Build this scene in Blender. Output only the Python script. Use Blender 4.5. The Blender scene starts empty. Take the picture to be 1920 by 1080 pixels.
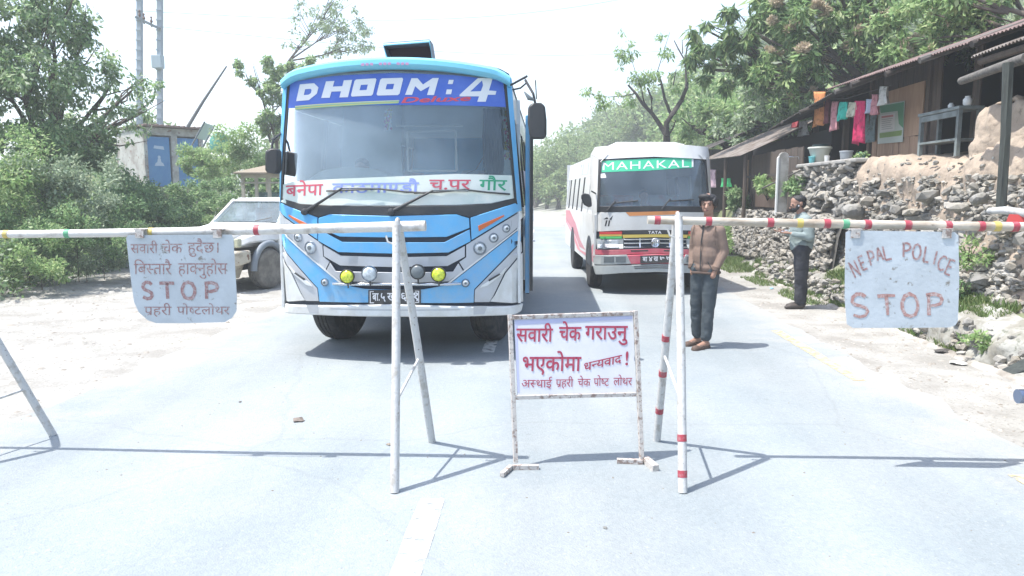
import bpy, bmesh, math, random
import numpy as np
from mathutils import Vector, Matrix, noise
R = math.radians
PI = math.pi
rnd = random.Random(7)
C = bpy.context.scene.collection
# ---------------------------------------------------------------- camera (road runs along +Y, x to the right, metres)
CAM_H = 1.63; FPX = 1400.0
pitch = math.atan((540-362)/FPX); yaw = math.atan(65/FPX)
cam = bpy.data.cameras.new('camera'); cam.lens = FPX/1920*36; cam.sensor_width = 36; cam.clip_end = 3000; cam.clip_start = .05
co = bpy.data.objects.new('camera', cam); C.objects.link(co)
co.location = (0, 0, CAM_H); co.rotation_euler = (PI/2 - pitch, 0, yaw)
bpy.context.scene.camera = co
_fw = (-math.sin(yaw)*math.cos(pitch), math.cos(yaw)*math.cos(pitch), -math.sin(pitch)); _rt = (math.cos(yaw), math.sin(yaw), 0)
_up = (_rt[1]*_fw[2], -_rt[0]*_fw[2], _rt[0]*_fw[1]-_rt[1]*_fw[0])
def D(px, py, Y):
    """world (x, z) at distance Y along the road of a spot measured in the 1920 px photograph"""
    a = (px-960)/FPX; b = (540-py)/FPX; d = [_fw[i]+a*_rt[i]+b*_up[i] for i in range(3)]; t = Y/d[1]
    return d[0]*t, CAM_H+d[2]*t
def G(px, py, z=0.0):
    a = (px-960)/FPX; b = (540-py)/FPX; d = [_fw[i]+a*_rt[i]+b*_up[i] for i in range(3)]; t = (z-CAM_H)/d[2]
    return d[0]*t, d[1]*t
# ---------------------------------------------------------------- tags, empties, copies
def tag(o, label=None, cat=None, group=None, kind=None):
    if label: o['label'] = label
    if cat: o['category'] = cat
    if group: o['group'] = group
    if kind: o['kind'] = kind
    return o
def empty(name, loc, label, cat, group=None, rz=0.0):
    o = bpy.data.objects.new(name, None); C.objects.link(o); o.location = loc; o.rotation_euler = (0, 0, rz)
    o.empty_display_size = .2
    return tag(o, label, cat, group)
def copy_tree(o, parent=None):
    c = o.copy(); C.objects.link(c)
    if parent: c.parent = parent
    for ch in list(o.children): copy_tree(ch, c)
    return c
def root_matrix(o):
    m = Matrix()
    while o: m = Matrix.LocRotScale(o.location, o.rotation_euler, o.scale) @ m; o = o.parent
    return m
# ---------------------------------------------------------------- materials
MATS = {}
def mat(name, col, rough=.7, col2=None, scale=6.0, lo=.42, hi=.62, metal=0.0, bump=0.0, bscale=40.0, col3=None, scale3=25.0, lo3=.6, hi3=.7, spec=.5, coat=0.0, stretch=None, emit=None):
    if name in MATS: return MATS[name]
    m = bpy.data.materials.new(name); m.use_nodes = True; nt = m.node_tree; N = nt.nodes; L = nt.links
    b = N['Principled BSDF']; b.inputs['Roughness'].default_value = rough; b.inputs['Metallic'].default_value = metal
    b.inputs['Specular IOR Level'].default_value = spec
    b.inputs['Coat Weight'].default_value = coat
    b.inputs['Base Color'].default_value = (*col, 1)
    tc = N.new('ShaderNodeTexCoord'); vec = tc.outputs['Object']
    if stretch:
        mp = N.new('ShaderNodeMapping'); mp.inputs['Scale'].default_value = stretch; L.new(vec, mp.inputs[0]); vec = mp.outputs[0]
    src = None
    def layer(c, sc, a, z, prev):
        nz = N.new('ShaderNodeTexNoise'); nz.inputs['Scale'].default_value = sc; nz.inputs['Detail'].default_value = 6; nz.inputs['Roughness'].default_value = .62
        L.new(vec, nz.inputs['Vector'])
        mr = N.new('ShaderNodeMapRange'); mr.inputs[1].default_value = a; mr.inputs[2].default_value = z; L.new(nz.outputs[0], mr.inputs[0])
        mx = N.new('ShaderNodeMix'); mx.data_type = 'RGBA'; L.new(mr.outputs[0], mx.inputs[0])
        if prev is None: mx.inputs[6].default_value = (*col, 1)
        else: L.new(prev, mx.inputs[6])
        mx.inputs[7].default_value = (*c, 1); return mx.outputs[2]
    if col2: src = layer(col2, scale, lo, hi, None)
    if col3: src = layer(col3, scale3, lo3, hi3, src)
    if src: L.new(src, b.inputs['Base Color'])
    if bump:
        nz = N.new('ShaderNodeTexNoise'); nz.inputs['Scale'].default_value = bscale; nz.inputs['Detail'].default_value = 5; L.new(vec, nz.inputs['Vector'])
        bp = N.new('ShaderNodeBump'); bp.inputs['Strength'].default_value = bump; bp.inputs['Distance'].default_value = .02
        L.new(nz.outputs[0], bp.inputs['Height']); L.new(bp.outputs[0], b.inputs['Normal'])
    if emit: b.inputs['Emission Color'].default_value = (*emit[0], 1); b.inputs['Emission Strength'].default_value = emit[1]
    MATS[name] = m; return m
def glass(name, tint=(.75, .8, .84), veil=.12, veilcol=(.6, .68, .74), rough=.03, grad=None):
    """tinted see-through pane with a thin coat of road dust; grad paints uneven haze across it"""
    m = bpy.data.materials.new(name); m.use_nodes = True; nt = m.node_tree; N = nt.nodes; L = nt.links; N.clear()
    out = N.new('ShaderNodeOutputMaterial'); tr = N.new('ShaderNodeBsdfTransparent'); tr.inputs[0].default_value = (*tint, 1)
    gl = N.new('ShaderNodeBsdfGlossy'); gl.inputs['Roughness'].default_value = rough
    df = N.new('ShaderNodeBsdfDiffuse'); df.inputs[0].default_value = (*veilcol, 1)
    lw = N.new('ShaderNodeFresnel'); lw.inputs[0].default_value = 1.5
    nz = N.new('ShaderNodeTexNoise'); nz.inputs['Scale'].default_value = 1.6; nz.inputs['Detail'].default_value = 4
    tc = N.new('ShaderNodeTexCoord'); L.new(tc.outputs['Object'], nz.inputs['Vector'])
    mr = N.new('ShaderNodeMapRange'); mr.inputs[1].default_value = .35; mr.inputs[2].default_value = .7; mr.inputs[3].default_value = veil*.6; mr.inputs[4].default_value = veil*1.5
    L.new(nz.outputs[0], mr.inputs[0])
    vo = mr.outputs[0]
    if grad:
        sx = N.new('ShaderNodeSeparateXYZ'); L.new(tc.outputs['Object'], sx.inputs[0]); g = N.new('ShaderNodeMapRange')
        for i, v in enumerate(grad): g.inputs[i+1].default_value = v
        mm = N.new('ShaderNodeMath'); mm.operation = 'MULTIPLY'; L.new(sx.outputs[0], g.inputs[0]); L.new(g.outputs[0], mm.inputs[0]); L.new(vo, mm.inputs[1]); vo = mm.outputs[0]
    m1 = N.new('ShaderNodeMixShader'); L.new(vo, m1.inputs[0]); L.new(tr.outputs[0], m1.inputs[1]); L.new(df.outputs[0], m1.inputs[2])
    m2 = N.new('ShaderNodeMixShader'); L.new(lw.outputs[0], m2.inputs[0]); L.new(m1.outputs[0], m2.inputs[1]); L.new(gl.outputs[0], m2.inputs[2])
    L.new(m2.outputs[0], out.inputs[0]); MATS[name] = m; return m
def road_dust(m, z0=.3, z1=1.5, amt=.75, c=(.42, .385, .33)):
    """dried road dust, thickest low on the bodywork"""
    nt = m.node_tree; N = nt.nodes; L = nt.links; b = N['Principled BSDF']; bc = b.inputs['Base Color']
    mx = N.new('ShaderNodeMix'); mx.data_type = 'RGBA'
    if bc.links: L.new(bc.links[0].from_socket, mx.inputs[6])
    else: mx.inputs[6].default_value = bc.default_value
    mx.inputs[7].default_value = (*c, 1); g = N.new('ShaderNodeNewGeometry'); s = N.new('ShaderNodeSeparateXYZ'); L.new(g.outputs['Position'], s.inputs[0])
    r1 = N.new('ShaderNodeMapRange'); r1.inputs[1].default_value = z0; r1.inputs[2].default_value = z1; r1.inputs[3].default_value = amt; r1.inputs[4].default_value = .10; L.new(s.outputs[2], r1.inputs[0])
    n = N.new('ShaderNodeTexNoise'); n.inputs['Scale'].default_value = 5; n.inputs['Detail'].default_value = 8; n.inputs['Roughness'].default_value = .7; L.new(g.outputs['Position'], n.inputs['Vector'])
    r2 = N.new('ShaderNodeMapRange'); r2.inputs[1].default_value = .38; r2.inputs[2].default_value = .68; r2.inputs[3].default_value = .15; L.new(n.outputs[0], r2.inputs[0])
    mm = N.new('ShaderNodeMath'); mm.operation = 'MULTIPLY'; L.new(r1.outputs[0], mm.inputs[0]); L.new(r2.outputs[0], mm.inputs[1]); L.new(mm.outputs[0], mx.inputs[0]); L.new(mx.outputs[2], bc)
    ro = N.new('ShaderNodeMapRange'); ro.inputs[3].default_value = b.inputs['Roughness'].default_value; ro.inputs[4].default_value = .9; L.new(mm.outputs[0], ro.inputs[0]); L.new(ro.outputs[0], b.inputs['Roughness'])
def leafmat(name, cols, dry=None, trans=.35, rough=.55):
    """leaf colours vary leaf by leaf"""
    m = bpy.data.materials.new(name); m.use_nodes = True; nt = m.node_tree; N = nt.nodes; L = nt.links; N.clear()
    out = N.new('ShaderNodeOutputMaterial'); g = N.new('ShaderNodeNewGeometry')
    cr = N.new('ShaderNodeValToRGB'); el = cr.color_ramp.elements
    el[0].color = (*cols[0], 1); el[1].color = (*cols[-1], 1); el[0].position = 0; el[1].position = 1
    for i, c in enumerate(cols[1:-1]):
        e = el.new((i+1)/(len(cols)-1)); e.color = (*c, 1)
    L.new(g.outputs['Random Per Island'], cr.inputs[0])
    b = N.new('ShaderNodeBsdfPrincipled'); b.inputs['Roughness'].default_value = rough; b.inputs['Specular IOR Level'].default_value = .4
    t = N.new('ShaderNodeBsdfTranslucent'); mx = N.new('ShaderNodeMixShader'); mx.inputs[0].default_value = trans
    L.new(cr.outputs[0], b.inputs['Base Color']); L.new(cr.outputs[0], t.inputs[0])
    L.new(b.outputs[0], mx.inputs[1]); L.new(t.outputs[0], mx.inputs[2]); L.new(mx.outputs[0], out.inputs[0])
    MATS[name] = m; return m
# ---------------------------------------------------------------- mesh builder
class MB:
    def __init__(s): s.v = []; s.f = []; s.m = []
    def add(s, vs, fs, m=0):
        n = len(s.v); s.v += [tuple(p) for p in vs]; s.f += [tuple(i+n for i in f) for f in fs]; s.m += [m]*len(fs); return s
    def box(s, c, d, rz=0, rx=0, ry=0, m=0):
        M = Matrix.Translation(c) @ Matrix.Rotation(rz, 4, 'Z') @ Matrix.Rotation(ry, 4, 'Y') @ Matrix.Rotation(rx, 4, 'X')
        vs = [M @ Vector((x*d[0]/2, y*d[1]/2, z*d[2]/2)) for x in (-1, 1) for y in (-1, 1) for z in (-1, 1)]
        return s.add(vs, [(0, 1, 3, 2), (4, 6, 7, 5), (0, 4, 5, 1), (2, 3, 7, 6), (0, 2, 6, 4), (1, 5, 7, 3)], m)
    def tube(s, pts, r, n=10, m=0, sq=None, cap=True):
        pts = [Vector(p) for p in pts]; rings = []
        for i, p in enumerate(pts):
            d = (pts[min(i+1, len(pts)-1)] - pts[max(i-1, 0)]).normalized()
            a = d.cross(Vector((0, 0, 1)))
            if a.length < .05: a = d.cross(Vector((0, 1, 0)))
            a.normalize(); b = d.cross(a)
            rr = r[i] if isinstance(r, (list, tuple)) else r
            k = 4 if sq else n; ph = PI/4 if sq else 0
            rings.append([p + (a*math.cos(2*PI*j/k+ph) + b*math.sin(2*PI*j/k+ph))*rr*(1.414 if sq else 1) for j in range(k)])
        k = len(rings[0]); vs = [q for g in rings for q in g]; fs = []
        for i in range(len(rings)-1):
            for j in range(k): fs.append((i*k+j, i*k+(j+1) % k, (i+1)*k+(j+1) % k, (i+1)*k+j))
        if cap: fs += [tuple(range(k))[::-1], tuple(range((len(rings)-1)*k, len(rings)*k))]
        return s.add(vs, fs, m)
    def lathe(s, prof, o, axis='Z', n=24, m=0, M=None):
        """profile (radius, height) turned about an axis through o"""
        vs = []; fs = []
        for r, h in prof:
            for j in range(n):
                c, t = math.cos(2*PI*j/n)*r, math.sin(2*PI*j/n)*r
                p = {'Z': (c, t, h), 'Y': (c, h, t), 'X': (h, c, t)}[axis]
                if M is not None: p = M @ Vector(p)
                vs.append((p[0]+o[0], p[1]+o[1], p[2]+o[2]))
        for i in range(len(prof)-1):
            for j in range(n): fs.append((i*n+j, i*n+(j+1) % n, (i+1)*n+(j+1) % n, (i+1)*n+j))
        fs += [tuple(range(n))[::-1], tuple(range((len(prof)-1)*n, len(prof)*n))]
        return s.add(vs, fs, m)
    def slab(s, poly, fn, t0, t1, m=0, seg=None):
        """polygon (u, v) lifted by fn(u, v, offset) between two offsets; seg cuts it so that it follows a curved surface"""
        bm = bmesh.new(); bm.faces.new([bm.verts.new((a, b, 0)) for a, b in poly])
        if seg:
            for ax in (0, 1):
                lo = min(p[ax] for p in poly); hi = max(p[ax] for p in poly); k = int((hi-lo)/seg)
                for i in range(1, k+1):
                    no = (1, 0, 0) if ax == 0 else (0, 1, 0); pc = [0, 0, 0]; pc[ax] = lo+(hi-lo)*i/(k+1)
                    bmesh.ops.bisect_plane(bm, geom=bm.verts[:]+bm.edges[:]+bm.faces[:], plane_co=pc, plane_no=no)
        bmesh.ops.triangulate(bm, faces=[f for f in bm.faces if len(f.verts) > 4])
        bm.verts.index_update(); n = len(bm.verts); top = [(v.co.x, v.co.y) for v in bm.verts]
        vs = [fn(a, b, t1) for a, b in top] + [fn(a, b, t0) for a, b in top]
        fs = [tuple(v.index for v in f.verts) for f in bm.faces]; back = [tuple(i+n for i in f[::-1]) for f in fs]
        side = []
        for e in bm.edges:
            if len(e.link_faces) == 1:
                l = e.link_loops[0]; a, b = l.vert.index, l.link_loop_next.vert.index; side.append((b, a, a+n, b+n))
        bm.free(); return s.add(vs, fs+back+side, m)
    def build(s, name, mats, parent=None, smooth=False, bevel=0, loc=None, label=None, subs=0, local=False, weld=False):
        if not isinstance(mats, (list, tuple)): mats = [mats]
        me = bpy.data.meshes.new(name); vs = s.v
        if parent and not local:
            inv = root_matrix(parent).inverted(); vs = [inv @ Vector(p) for p in vs]
        elif loc: vs = [(p[0]-loc[0], p[1]-loc[1], p[2]-loc[2]) for p in vs]
        me.from_pydata([tuple(p) for p in vs], [], s.f)
        for m in mats: me.materials.append(m)
        if len(mats) > 1: me.polygons.foreach_set('material_index', s.m)
        if weld:
            bm = bmesh.new(); bm.from_mesh(me); bmesh.ops.remove_doubles(bm, verts=bm.verts, dist=1e-4); bm.to_mesh(me); bm.free()
        me.validate()
        if smooth:
            me.polygons.foreach_set('use_smooth', [True]*len(me.polygons)); me.set_sharp_from_angle(angle=R(smooth if smooth is not True else 40))
        o = bpy.data.objects.new(name, me); C.objects.link(o)
        if parent: o.parent = parent
        elif loc: o.location = loc
        if bevel:
            b = o.modifiers.new('bevel', 'BEVEL'); b.width = bevel; b.segments = 2; b.limit_method = 'ANGLE'; b.angle_limit = R(40)
        if subs:
            b = o.modifiers.new('sub', 'SUBSURF'); b.levels = subs; b.render_levels = subs
        if label: o['label'] = label
        return o
def text_mb(mb, VF, fn, m=0):
    V, F = VF; return mb.add([fn(x, y) for x, y in V], F, m)
def fit(VF, x0, x1, y0, h, curve=None):
    """scale a string so it spans x0..x1 with cap height h"""
    V, F = VF; a = min(v[0] for v in V); b = max(v[0] for v in V); k = (x1-x0)/(b-a)
    return [(x0+(x-a)*k, y0+y*h/.62) for x, y in V], F
def vis(s):
    out = list(s); i = 0
    while i < len(out):
        if out[i] == 'ि': out.insert(i-1, out.pop(i))
        i += 1
    return ''.join(out)
def blob(name, parts, mat_, parent, voxel=.012, smooth_it=4, loc=None, local=True, dis=0, label=None):
    """one continuous closed surface grown round tapered limbs: parts = [(p, q, r0, r1)] or [(centre, (rx, ry, rz))] or with a rotation"""
    mb = MB()
    for p in parts:
        if len(p) == 4:
            a, b = Vector(p[0]), Vector(p[1]); r0, r1 = p[2], p[3]; d = (b-a); l = d.length or 1e-6; d.normalize()
            pr = [(max(1e-4, r0*math.cos(t)), -r0*math.sin(t)) for t in (1.5, 1.1, .7, .3)] + [(r0, 0), ((r0+r1)/2, l/2), (r1, l)] + [(max(1e-4, r1*math.cos(t)), l+r1*math.sin(t)) for t in (.3, .7, 1.1, 1.5)]
            q = Vector((0, 0, 1)).rotation_difference(d).to_matrix()
            mb.lathe(pr, a, n=14, M=q)
        else:
            c, rr = p[0], p[1]; e = p[2] if len(p) == 3 else (0, 0, 0)
            M = Matrix.Rotation(e[2], 3, 'Z') @ Matrix.Rotation(e[1], 3, 'Y') @ Matrix.Rotation(e[0], 3, 'X')
            pr = [(max(1e-4, math.sin(t)), -math.cos(t)) for t in [PI*i/10 for i in range(11)]]
            mb.lathe(pr, c, n=16, M=M @ Matrix.Diagonal(rr))
    o = mb.build(name, mat_, None)
    md = o.modifiers.new('r', 'REMESH'); md.mode = 'VOXEL'; md.voxel_size = voxel; md.use_smooth_shade = True
    if smooth_it:
        sm = o.modifiers.new('s', 'SMOOTH'); sm.iterations = smooth_it; sm.factor = .5
    if dis:
        tx = bpy.data.textures.new('folds', 'CLOUDS'); tx.noise_scale = .09
        dm = o.modifiers.new('d', 'DISPLACE'); dm.texture = tx; dm.strength = dis; dm.mid_level = .5
    bpy.context.view_layer.update()
    me = bpy.data.meshes.new_from_object(o.evaluated_get(bpy.context.evaluated_depsgraph_get()))
    old = o.data; o.modifiers.clear(); o.data = me; bpy.data.meshes.remove(old)
    me.polygons.foreach_set('use_smooth', [True]*len(me.polygons)); me.name = name
    if parent: o.parent = parent
    elif loc: o.location = loc
    if label: o['label'] = label
    return o
def np_mesh(name, V, quads, mats, parent=None, loc=None, mi=None):
    me = bpy.data.meshes.new(name); V = np.asarray(V, dtype=np.float32).reshape(-1, 3)
    if loc is not None: V = V - np.array(loc, dtype=np.float32)
    q = np.asarray(quads, dtype=np.int32).reshape(-1, 4)
    me.vertices.add(len(V)); me.vertices.foreach_set('co', V.ravel())
    me.loops.add(q.size); me.loops.foreach_set('vertex_index', q.ravel())
    me.polygons.add(len(q)); me.polygons.foreach_set('loop_start', np.arange(0, q.size, 4, dtype=np.int32))
    for m in mats: me.materials.append(m)
    if mi is not None: me.polygons.foreach_set('material_index', np.asarray(mi, dtype=np.int32))
    me.update(calc_edges=True)
    o = bpy.data.objects.new(name, me); C.objects.link(o)
    if parent: o.parent = parent
    elif loc is not None: o.location = loc
    return o
# ---------------------------------------------------------------- lettering
_cu = bpy.data.curves.new('lettering', 'FONT'); _to = bpy.data.objects.new('lettering', _cu)
bpy.context.scene.collection.objects.link(_to)
_gc = {}
def _raw(s, off):
    _cu.body = s; _cu.offset = off; _cu.resolution_u = 3
    _to.update_tag(); bpy.context.view_layer.update()
    me = bpy.data.meshes.new_from_object(_to.evaluated_get(bpy.context.evaluated_depsgraph_get()))
    vs = [(v.co.x, v.co.y) for v in me.vertices]; fs = [tuple(p.vertices) for p in me.polygons]
    bpy.data.meshes.remove(me)
    return vs, fs
def glyph(ch, off=0.0):
    k = (ch, off)
    if k not in _gc:
        vs, fs = _raw(ch, off)
        a = max(v[0] for v in _raw(ch + 'H', 0)[0]) - max(v[0] for v in _raw('H', 0)[0]) if ch != ' ' else .26
        _gc[k] = (vs, fs, a)
    return _gc[k]
def half(ch, off, cut):
    vs, fs, a = glyph(ch, off)
    bm = bmesh.new(); bv = [bm.verts.new((x, y, 0)) for x, y in vs]
    for f in fs:
        try: bm.faces.new([bv[i] for i in f])
        except ValueError: pass
    lim = a - cut
    bmesh.ops.bisect_plane(bm, geom=bm.verts[:] + bm.edges[:] + bm.faces[:], plane_co=(lim, 0, 0), plane_no=(1, 0, 0), clear_outer=True)
    bm.verts.index_update()
    r = ([(v.co.x, v.co.y) for v in bm.verts], [tuple(v.index for v in f.verts) for f in bm.faces], lim)
    bm.free(); return r
def layout(s, off=0.0, slant=0.0, track=0.0):
    """2D mesh of a string; '/' after a letter = its half form, '^' = the slanting ra stroke under it"""
    V, F, x = [], [], 0.0
    i = 0; last = 0
    while i < len(s):
        ch = s[i]
        if ch == '^':
            n = len(V); cx = x - .12
            V += [(cx, .12), (cx, .20), (cx - .24, .02), (cx - .21, -.05)]; F.append((n, n+1, n+2, n+3)); i += 1; continue
        if i + 1 < len(s) and s[i+1] == '/':
            vs, fs, a = half(ch, off, .185); i += 2
        else:
            vs, fs, a = glyph(ch, off); i += 1
            if a > .05: a += track
        n = len(V); V += [(vx + x, vy) for vx, vy in vs]; F += [tuple(n + k for k in f) for f in fs]
        x += a
    V = [(vx + slant * vy, vy) for vx, vy in V]
    return V, F
def strokes(lines, w):
    """2D mesh of polylines painted with a flat brush; w = width or (start, end)"""
    V, F = [], []
    for pl in lines:
        n = len(pl); base = len(V)
        closed = n > 2 and pl[0] == pl[-1]
        if closed: pl = pl[:-1]; n -= 1
        for i, (x, y) in enumerate(pl):
            a = pl[i-1] if (i > 0 or closed) else None
            b = pl[(i+1) % n] if (i < n-1 or closed) else None
            def nrm(p, q):
                dx, dy = q[0]-p[0], q[1]-p[1]; l = math.hypot(dx, dy) or 1; return (-dy/l, dx/l)
            if a is None: m = nrm((x, y), b)
            elif b is None: m = nrm(a, (x, y))
            else:
                p, q = nrm(a, (x, y)), nrm((x, y), b); mx, my = p[0]+q[0], p[1]+q[1]; l = mx*mx+my*my
                s = min(2/l if l > 1e-6 else 1, 1.6); m = (mx*s, my*s)
            ww = (w if not isinstance(w, tuple) else w[0] + (w[1]-w[0])*i/max(1, n-1)) / 2
            V += [(x+m[0]*ww, y+m[1]*ww), (x-m[0]*ww, y-m[1]*ww)]
        for i in range(n if closed else n-1):
            j = (i+1) % n
            F.append((base+2*i, base+2*i+1, base+2*j+1, base+2*j))
    return V, F
# ---------------------------------------------------------------- light, sky, air
SUN = Vector((-.60, -.16, 1.47)).normalized()
elev = math.asin(SUN.z); azim = math.atan2(SUN.x, SUN.y)
wd = bpy.data.worlds.new("World"); bpy.context.scene.world = wd; wd.use_nodes = True
sk = wd.node_tree.nodes.new('ShaderNodeTexSky'); sk.sky_type = 'NISHITA'; sk.sun_disc = False
sk.sun_elevation = elev; sk.sun_rotation = azim; sk.dust_density = 2.0; sk.air_density = 1.0; sk.ozone_density = 1.0
bgn = wd.node_tree.nodes['Background']; wd.node_tree.links.new(sk.outputs[0], bgn.inputs[0]); bgn.inputs[1].default_value = .15
sl = bpy.data.lights.new('sun', 'SUN'); sl.energy = 3.6; sl.angle = R(.5); sl.color = (1, .965, .9)
so = bpy.data.objects.new('sun', sl); C.objects.link(so); so.rotation_euler = SUN.to_track_quat('Z', 'Y').to_euler(); so.location = (-8, -4, 20)
vw = bpy.context.scene.view_settings; vw.view_transform = 'Standard'; vw.look = 'None'; vw.gamma = 1; vw.use_curve_mapping = False; vw.exposure = 1.28
cy = bpy.context.scene.cycles; cy.max_bounces = 8; cy.diffuse_bounces = 3; cy.glossy_bounces = 3; cy.transparent_max_bounces = 12; cy.transmission_bounces = 4; cy.volume_bounces = 1
hz = MB().box((0, 118, 29), (420, 260, 60)).build('haze', [mat('unused', (1, 1, 1))])
hz.data.materials.clear(); hm = bpy.data.materials.new('haze'); hm.use_nodes = True; hm.node_tree.nodes.clear()
ho = hm.node_tree.nodes.new('ShaderNodeOutputMaterial'); hv = hm.node_tree.nodes.new('ShaderNodeVolumePrincipled')
hv.inputs['Color'].default_value = (.93, .97, 1, 1); hv.inputs['Density'].default_value = .0028; hv.inputs['Anisotropy'].default_value = .2
hm.node_tree.links.new(hv.outputs[0], ho.inputs['Volume']); hz.data.materials.append(hm); tag(hz, kind='stuff')
# ---------------------------------------------------------------- terrain
def sst(a, b, x):
    t = min(1, max(0, (x-a)/(b-a))); return t*t*(3-2*t)
def road_c(y): return -.5 - (.030*(y-42)**2 if y > 42 else 0)
def height(x, y):
    xr = x - (road_c(y)+.5)
    h = 0.0
    toe = -6.4 - .19*max(0, min(y, 40)); d = toe - x
    if d > 0:
        h = (2.25*sst(0, 4.6, d) + .06*min(40, max(0, d-5)))*(1-sst(27, 36, y)) + .14*noise.noise(Vector((x*.5, y*.5, 0)))*min(1, d)
    elif xr < -4.2: h = .05*noise.noise(Vector((x*.9, y*.9, 3)))*min(1, (-4.2-xr)) - .0
    if x > 4.3:
        e = x-4.3
        near = 1.50*sst(.55, 1.1, e) + .35*sst(0, .15, e) + .15*sst(.2, .6, e)
        mid = .25*sst(0, .3, e) + .95*sst(.35, .6, e) + .95*sst(1.0, 1.5, e)
        far = .35*sst(0, 1.0, e) + .95*sst(.6, 1.2, e)
        k = sst(12, 13.5, y); k2 = sst(15.5, 18, y); h = (near*(1-k) + mid*k)*(1-k2) + far*k2
        if e > 7: h += .42*(min(e, 45)-7)*sst(6, 12, y)*(1-sst(30, 45, y)*.4)
    if y > 34: h += sst(34, 100, y)*.45*max(0, x+2)*(1 if x < 60 else 60/x)
    return h
xs = sorted(set([round(v, 3) for v in list(np.arange(-14, -4, .3)) + [-3.9, -3, -2, -1, 0, 1, 2, 3, 3.4, 3.8, 4.1, 4.2, 4.3, 4.38, 4.46, 4.6, 4.75, 4.85, 4.95, 5.05, 5.15, 5.25, 5.35, 5.45, 5.6, 6, 6.6, 7.2, 8, 9, 10, 11.5, 13, 15, 18, 22, 27, 33, 40, 50, 65, 90, 130, 200, 400, 900] + [-15, -16.5, -18, -20, -23, -27, -33, -40, -50, -70, -100, -150, -250, -450, -900]]))
ys = list(np.arange(-4, 30, .5)) + list(np.arange(30, 60, 1.5)) + list(np.arange(60, 130, 5)) + [140, 155, 175, 200, 240, 300, 400, 600, 1200]
ys = [-60, -20, -10, -6] + ys
mb = MB(); nx = len(xs)
for y in ys:
    for x in xs:
        xx = x + (road_c(min(y, 62))+.5)*(1 if y < 62 else max(0, 1-(y-62)/60)); mb.v.append((xx, y, height(xx, y)))
for j in range(len(ys)-1):
    for i in range(nx-1): mb.f.append((j*nx+i, j*nx+i+1, (j+1)*nx+i+1, (j+1)*nx+i)); mb.m.append(0)
gm = mat('dusty_ground', (.33, .325, .305), .95, (.245, .235, .215), 1.7, .42, .62, col3=(.17, .16, .145), scale3=30, lo3=.57, hi3=.66, bump=.55, bscale=26)
nt = gm.node_tree; N = nt.nodes; L = nt.links; b = N['Principled BSDF']; src = b.inputs['Base Color'].links[0].from_socket
geo = N.new('ShaderNodeNewGeometry'); sep = N.new('ShaderNodeSeparateXYZ'); L.new(geo.outputs['Position'], sep.inputs[0])
nz = N.new('ShaderNodeTexNoise'); nz.inputs['Scale'].default_value = 1.3; nz.inputs['Detail'].default_value = 7
md = N.new('ShaderNodeMath'); md.operation = 'MULTIPLY_ADD'; md.inputs[1].default_value = 1.6; L.new(nz.outputs[0], md.inputs[0]); L.new(sep.outputs[2], md.inputs[2])
tc = N.new('ShaderNodeTexCoord'); L.new(tc.outputs['Object'], nz.inputs['Vector'])
mr = N.new('ShaderNodeMapRange'); mr.inputs[1].default_value = 1.0; mr.inputs[2].default_value = 1.5; L.new(md.outputs[0], mr.inputs[0])
mx = N.new('ShaderNodeMix'); mx.data_type = 'RGBA'; L.new(mr.outputs[0], mx.inputs[0]); L.new(src, mx.inputs[6]); mx.inputs[7].default_value = (.13, .15, .07, 1)
L.new(mx.outputs[2], b.inputs['Base Color'])
tag(mb.build('ground', gm, smooth=True), kind='structure')
# road sheet with ragged edges
def strip(name, m, xl, xr, y0, y1, z, step=.25, jl=0.0, jr=0.0, nx=6, curve=True):
    mb = MB(); k = 0; y = y0
    while y < y1 + 1e-6:
        st = step if y < 40 else step*4
        a = xl + jl*(noise.noise(Vector((0, y*1.3, 5)))+.6*noise.noise(Vector((0, y*4.5, 9))))
        c = xr + jr*(noise.noise(Vector((7, y*1.1, 5)))+.6*noise.noise(Vector((7, y*4.1, 9))))
        for i in range(nx+1): mb.v.append((a+(c-a)*i/nx + (road_c(y)+.5 if curve else 0), y, z))
        k += 1; y += st
    for j in range(k-1):
        for i in range(nx): mb.f.append((j*(nx+1)+i, j*(nx+1)+i+1, (j+1)*(nx+1)+i+1, (j+1)*(nx+1)+i)); mb.m.append(0)
    return tag(mb.build(name, m), kind='structure')
asph = mat('worn_asphalt', (.245, .277, .293), .9, (.290, .313, .322), .5, .4, .62, col3=(.33, .345, .35), scale3=38, lo3=.6, hi3=.72, bump=.35, bscale=110, spec=.25)
nt = asph.node_tree; N = nt.nodes; L = nt.links; b = N['Principled BSDF']; src = b.inputs['Base Color'].links[0].from_socket
tc = N.new('ShaderNodeTexCoord'); v = N.new('ShaderNodeTexVoronoi'); v.inputs['Scale'].default_value = 55; L.new(tc.outputs['Object'], v.inputs['Vector'])
mr = N.new('ShaderNodeMapRange'); mr.inputs[1].default_value = 0; mr.inputs[2].default_value = 1; mr.inputs[3].default_value = .92; mr.inputs[4].default_value = 1.06; L.new(v.outputs['Color'], mr.inputs[0])
mx = N.new('ShaderNodeMix'); mx.data_type = 'RGBA'; mx.blend_type = 'MULTIPLY'; mx.inputs[0].default_value = 1; L.new(src, mx.inputs[6]); L.new(mr.outputs[0], mx.inputs[7])
n2 = N.new('ShaderNodeTexNoise'); n2.inputs['Scale'].default_value = 3.2; n2.inputs['Detail'].default_value = 8; n2.inputs['Roughness'].default_value = .75; L.new(tc.outputs['Object'], n2.inputs['Vector'])
m2 = N.new('ShaderNodeMapRange'); m2.inputs[1].default_value = .64; m2.inputs[2].default_value = .70; L.new(n2.outputs[0], m2.inputs[0])
mq = N.new('ShaderNodeMath'); mq.operation = 'MULTIPLY'; mq.inputs[1].default_value = .35; L.new(m2.outputs[0], mq.inputs[0])
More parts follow.
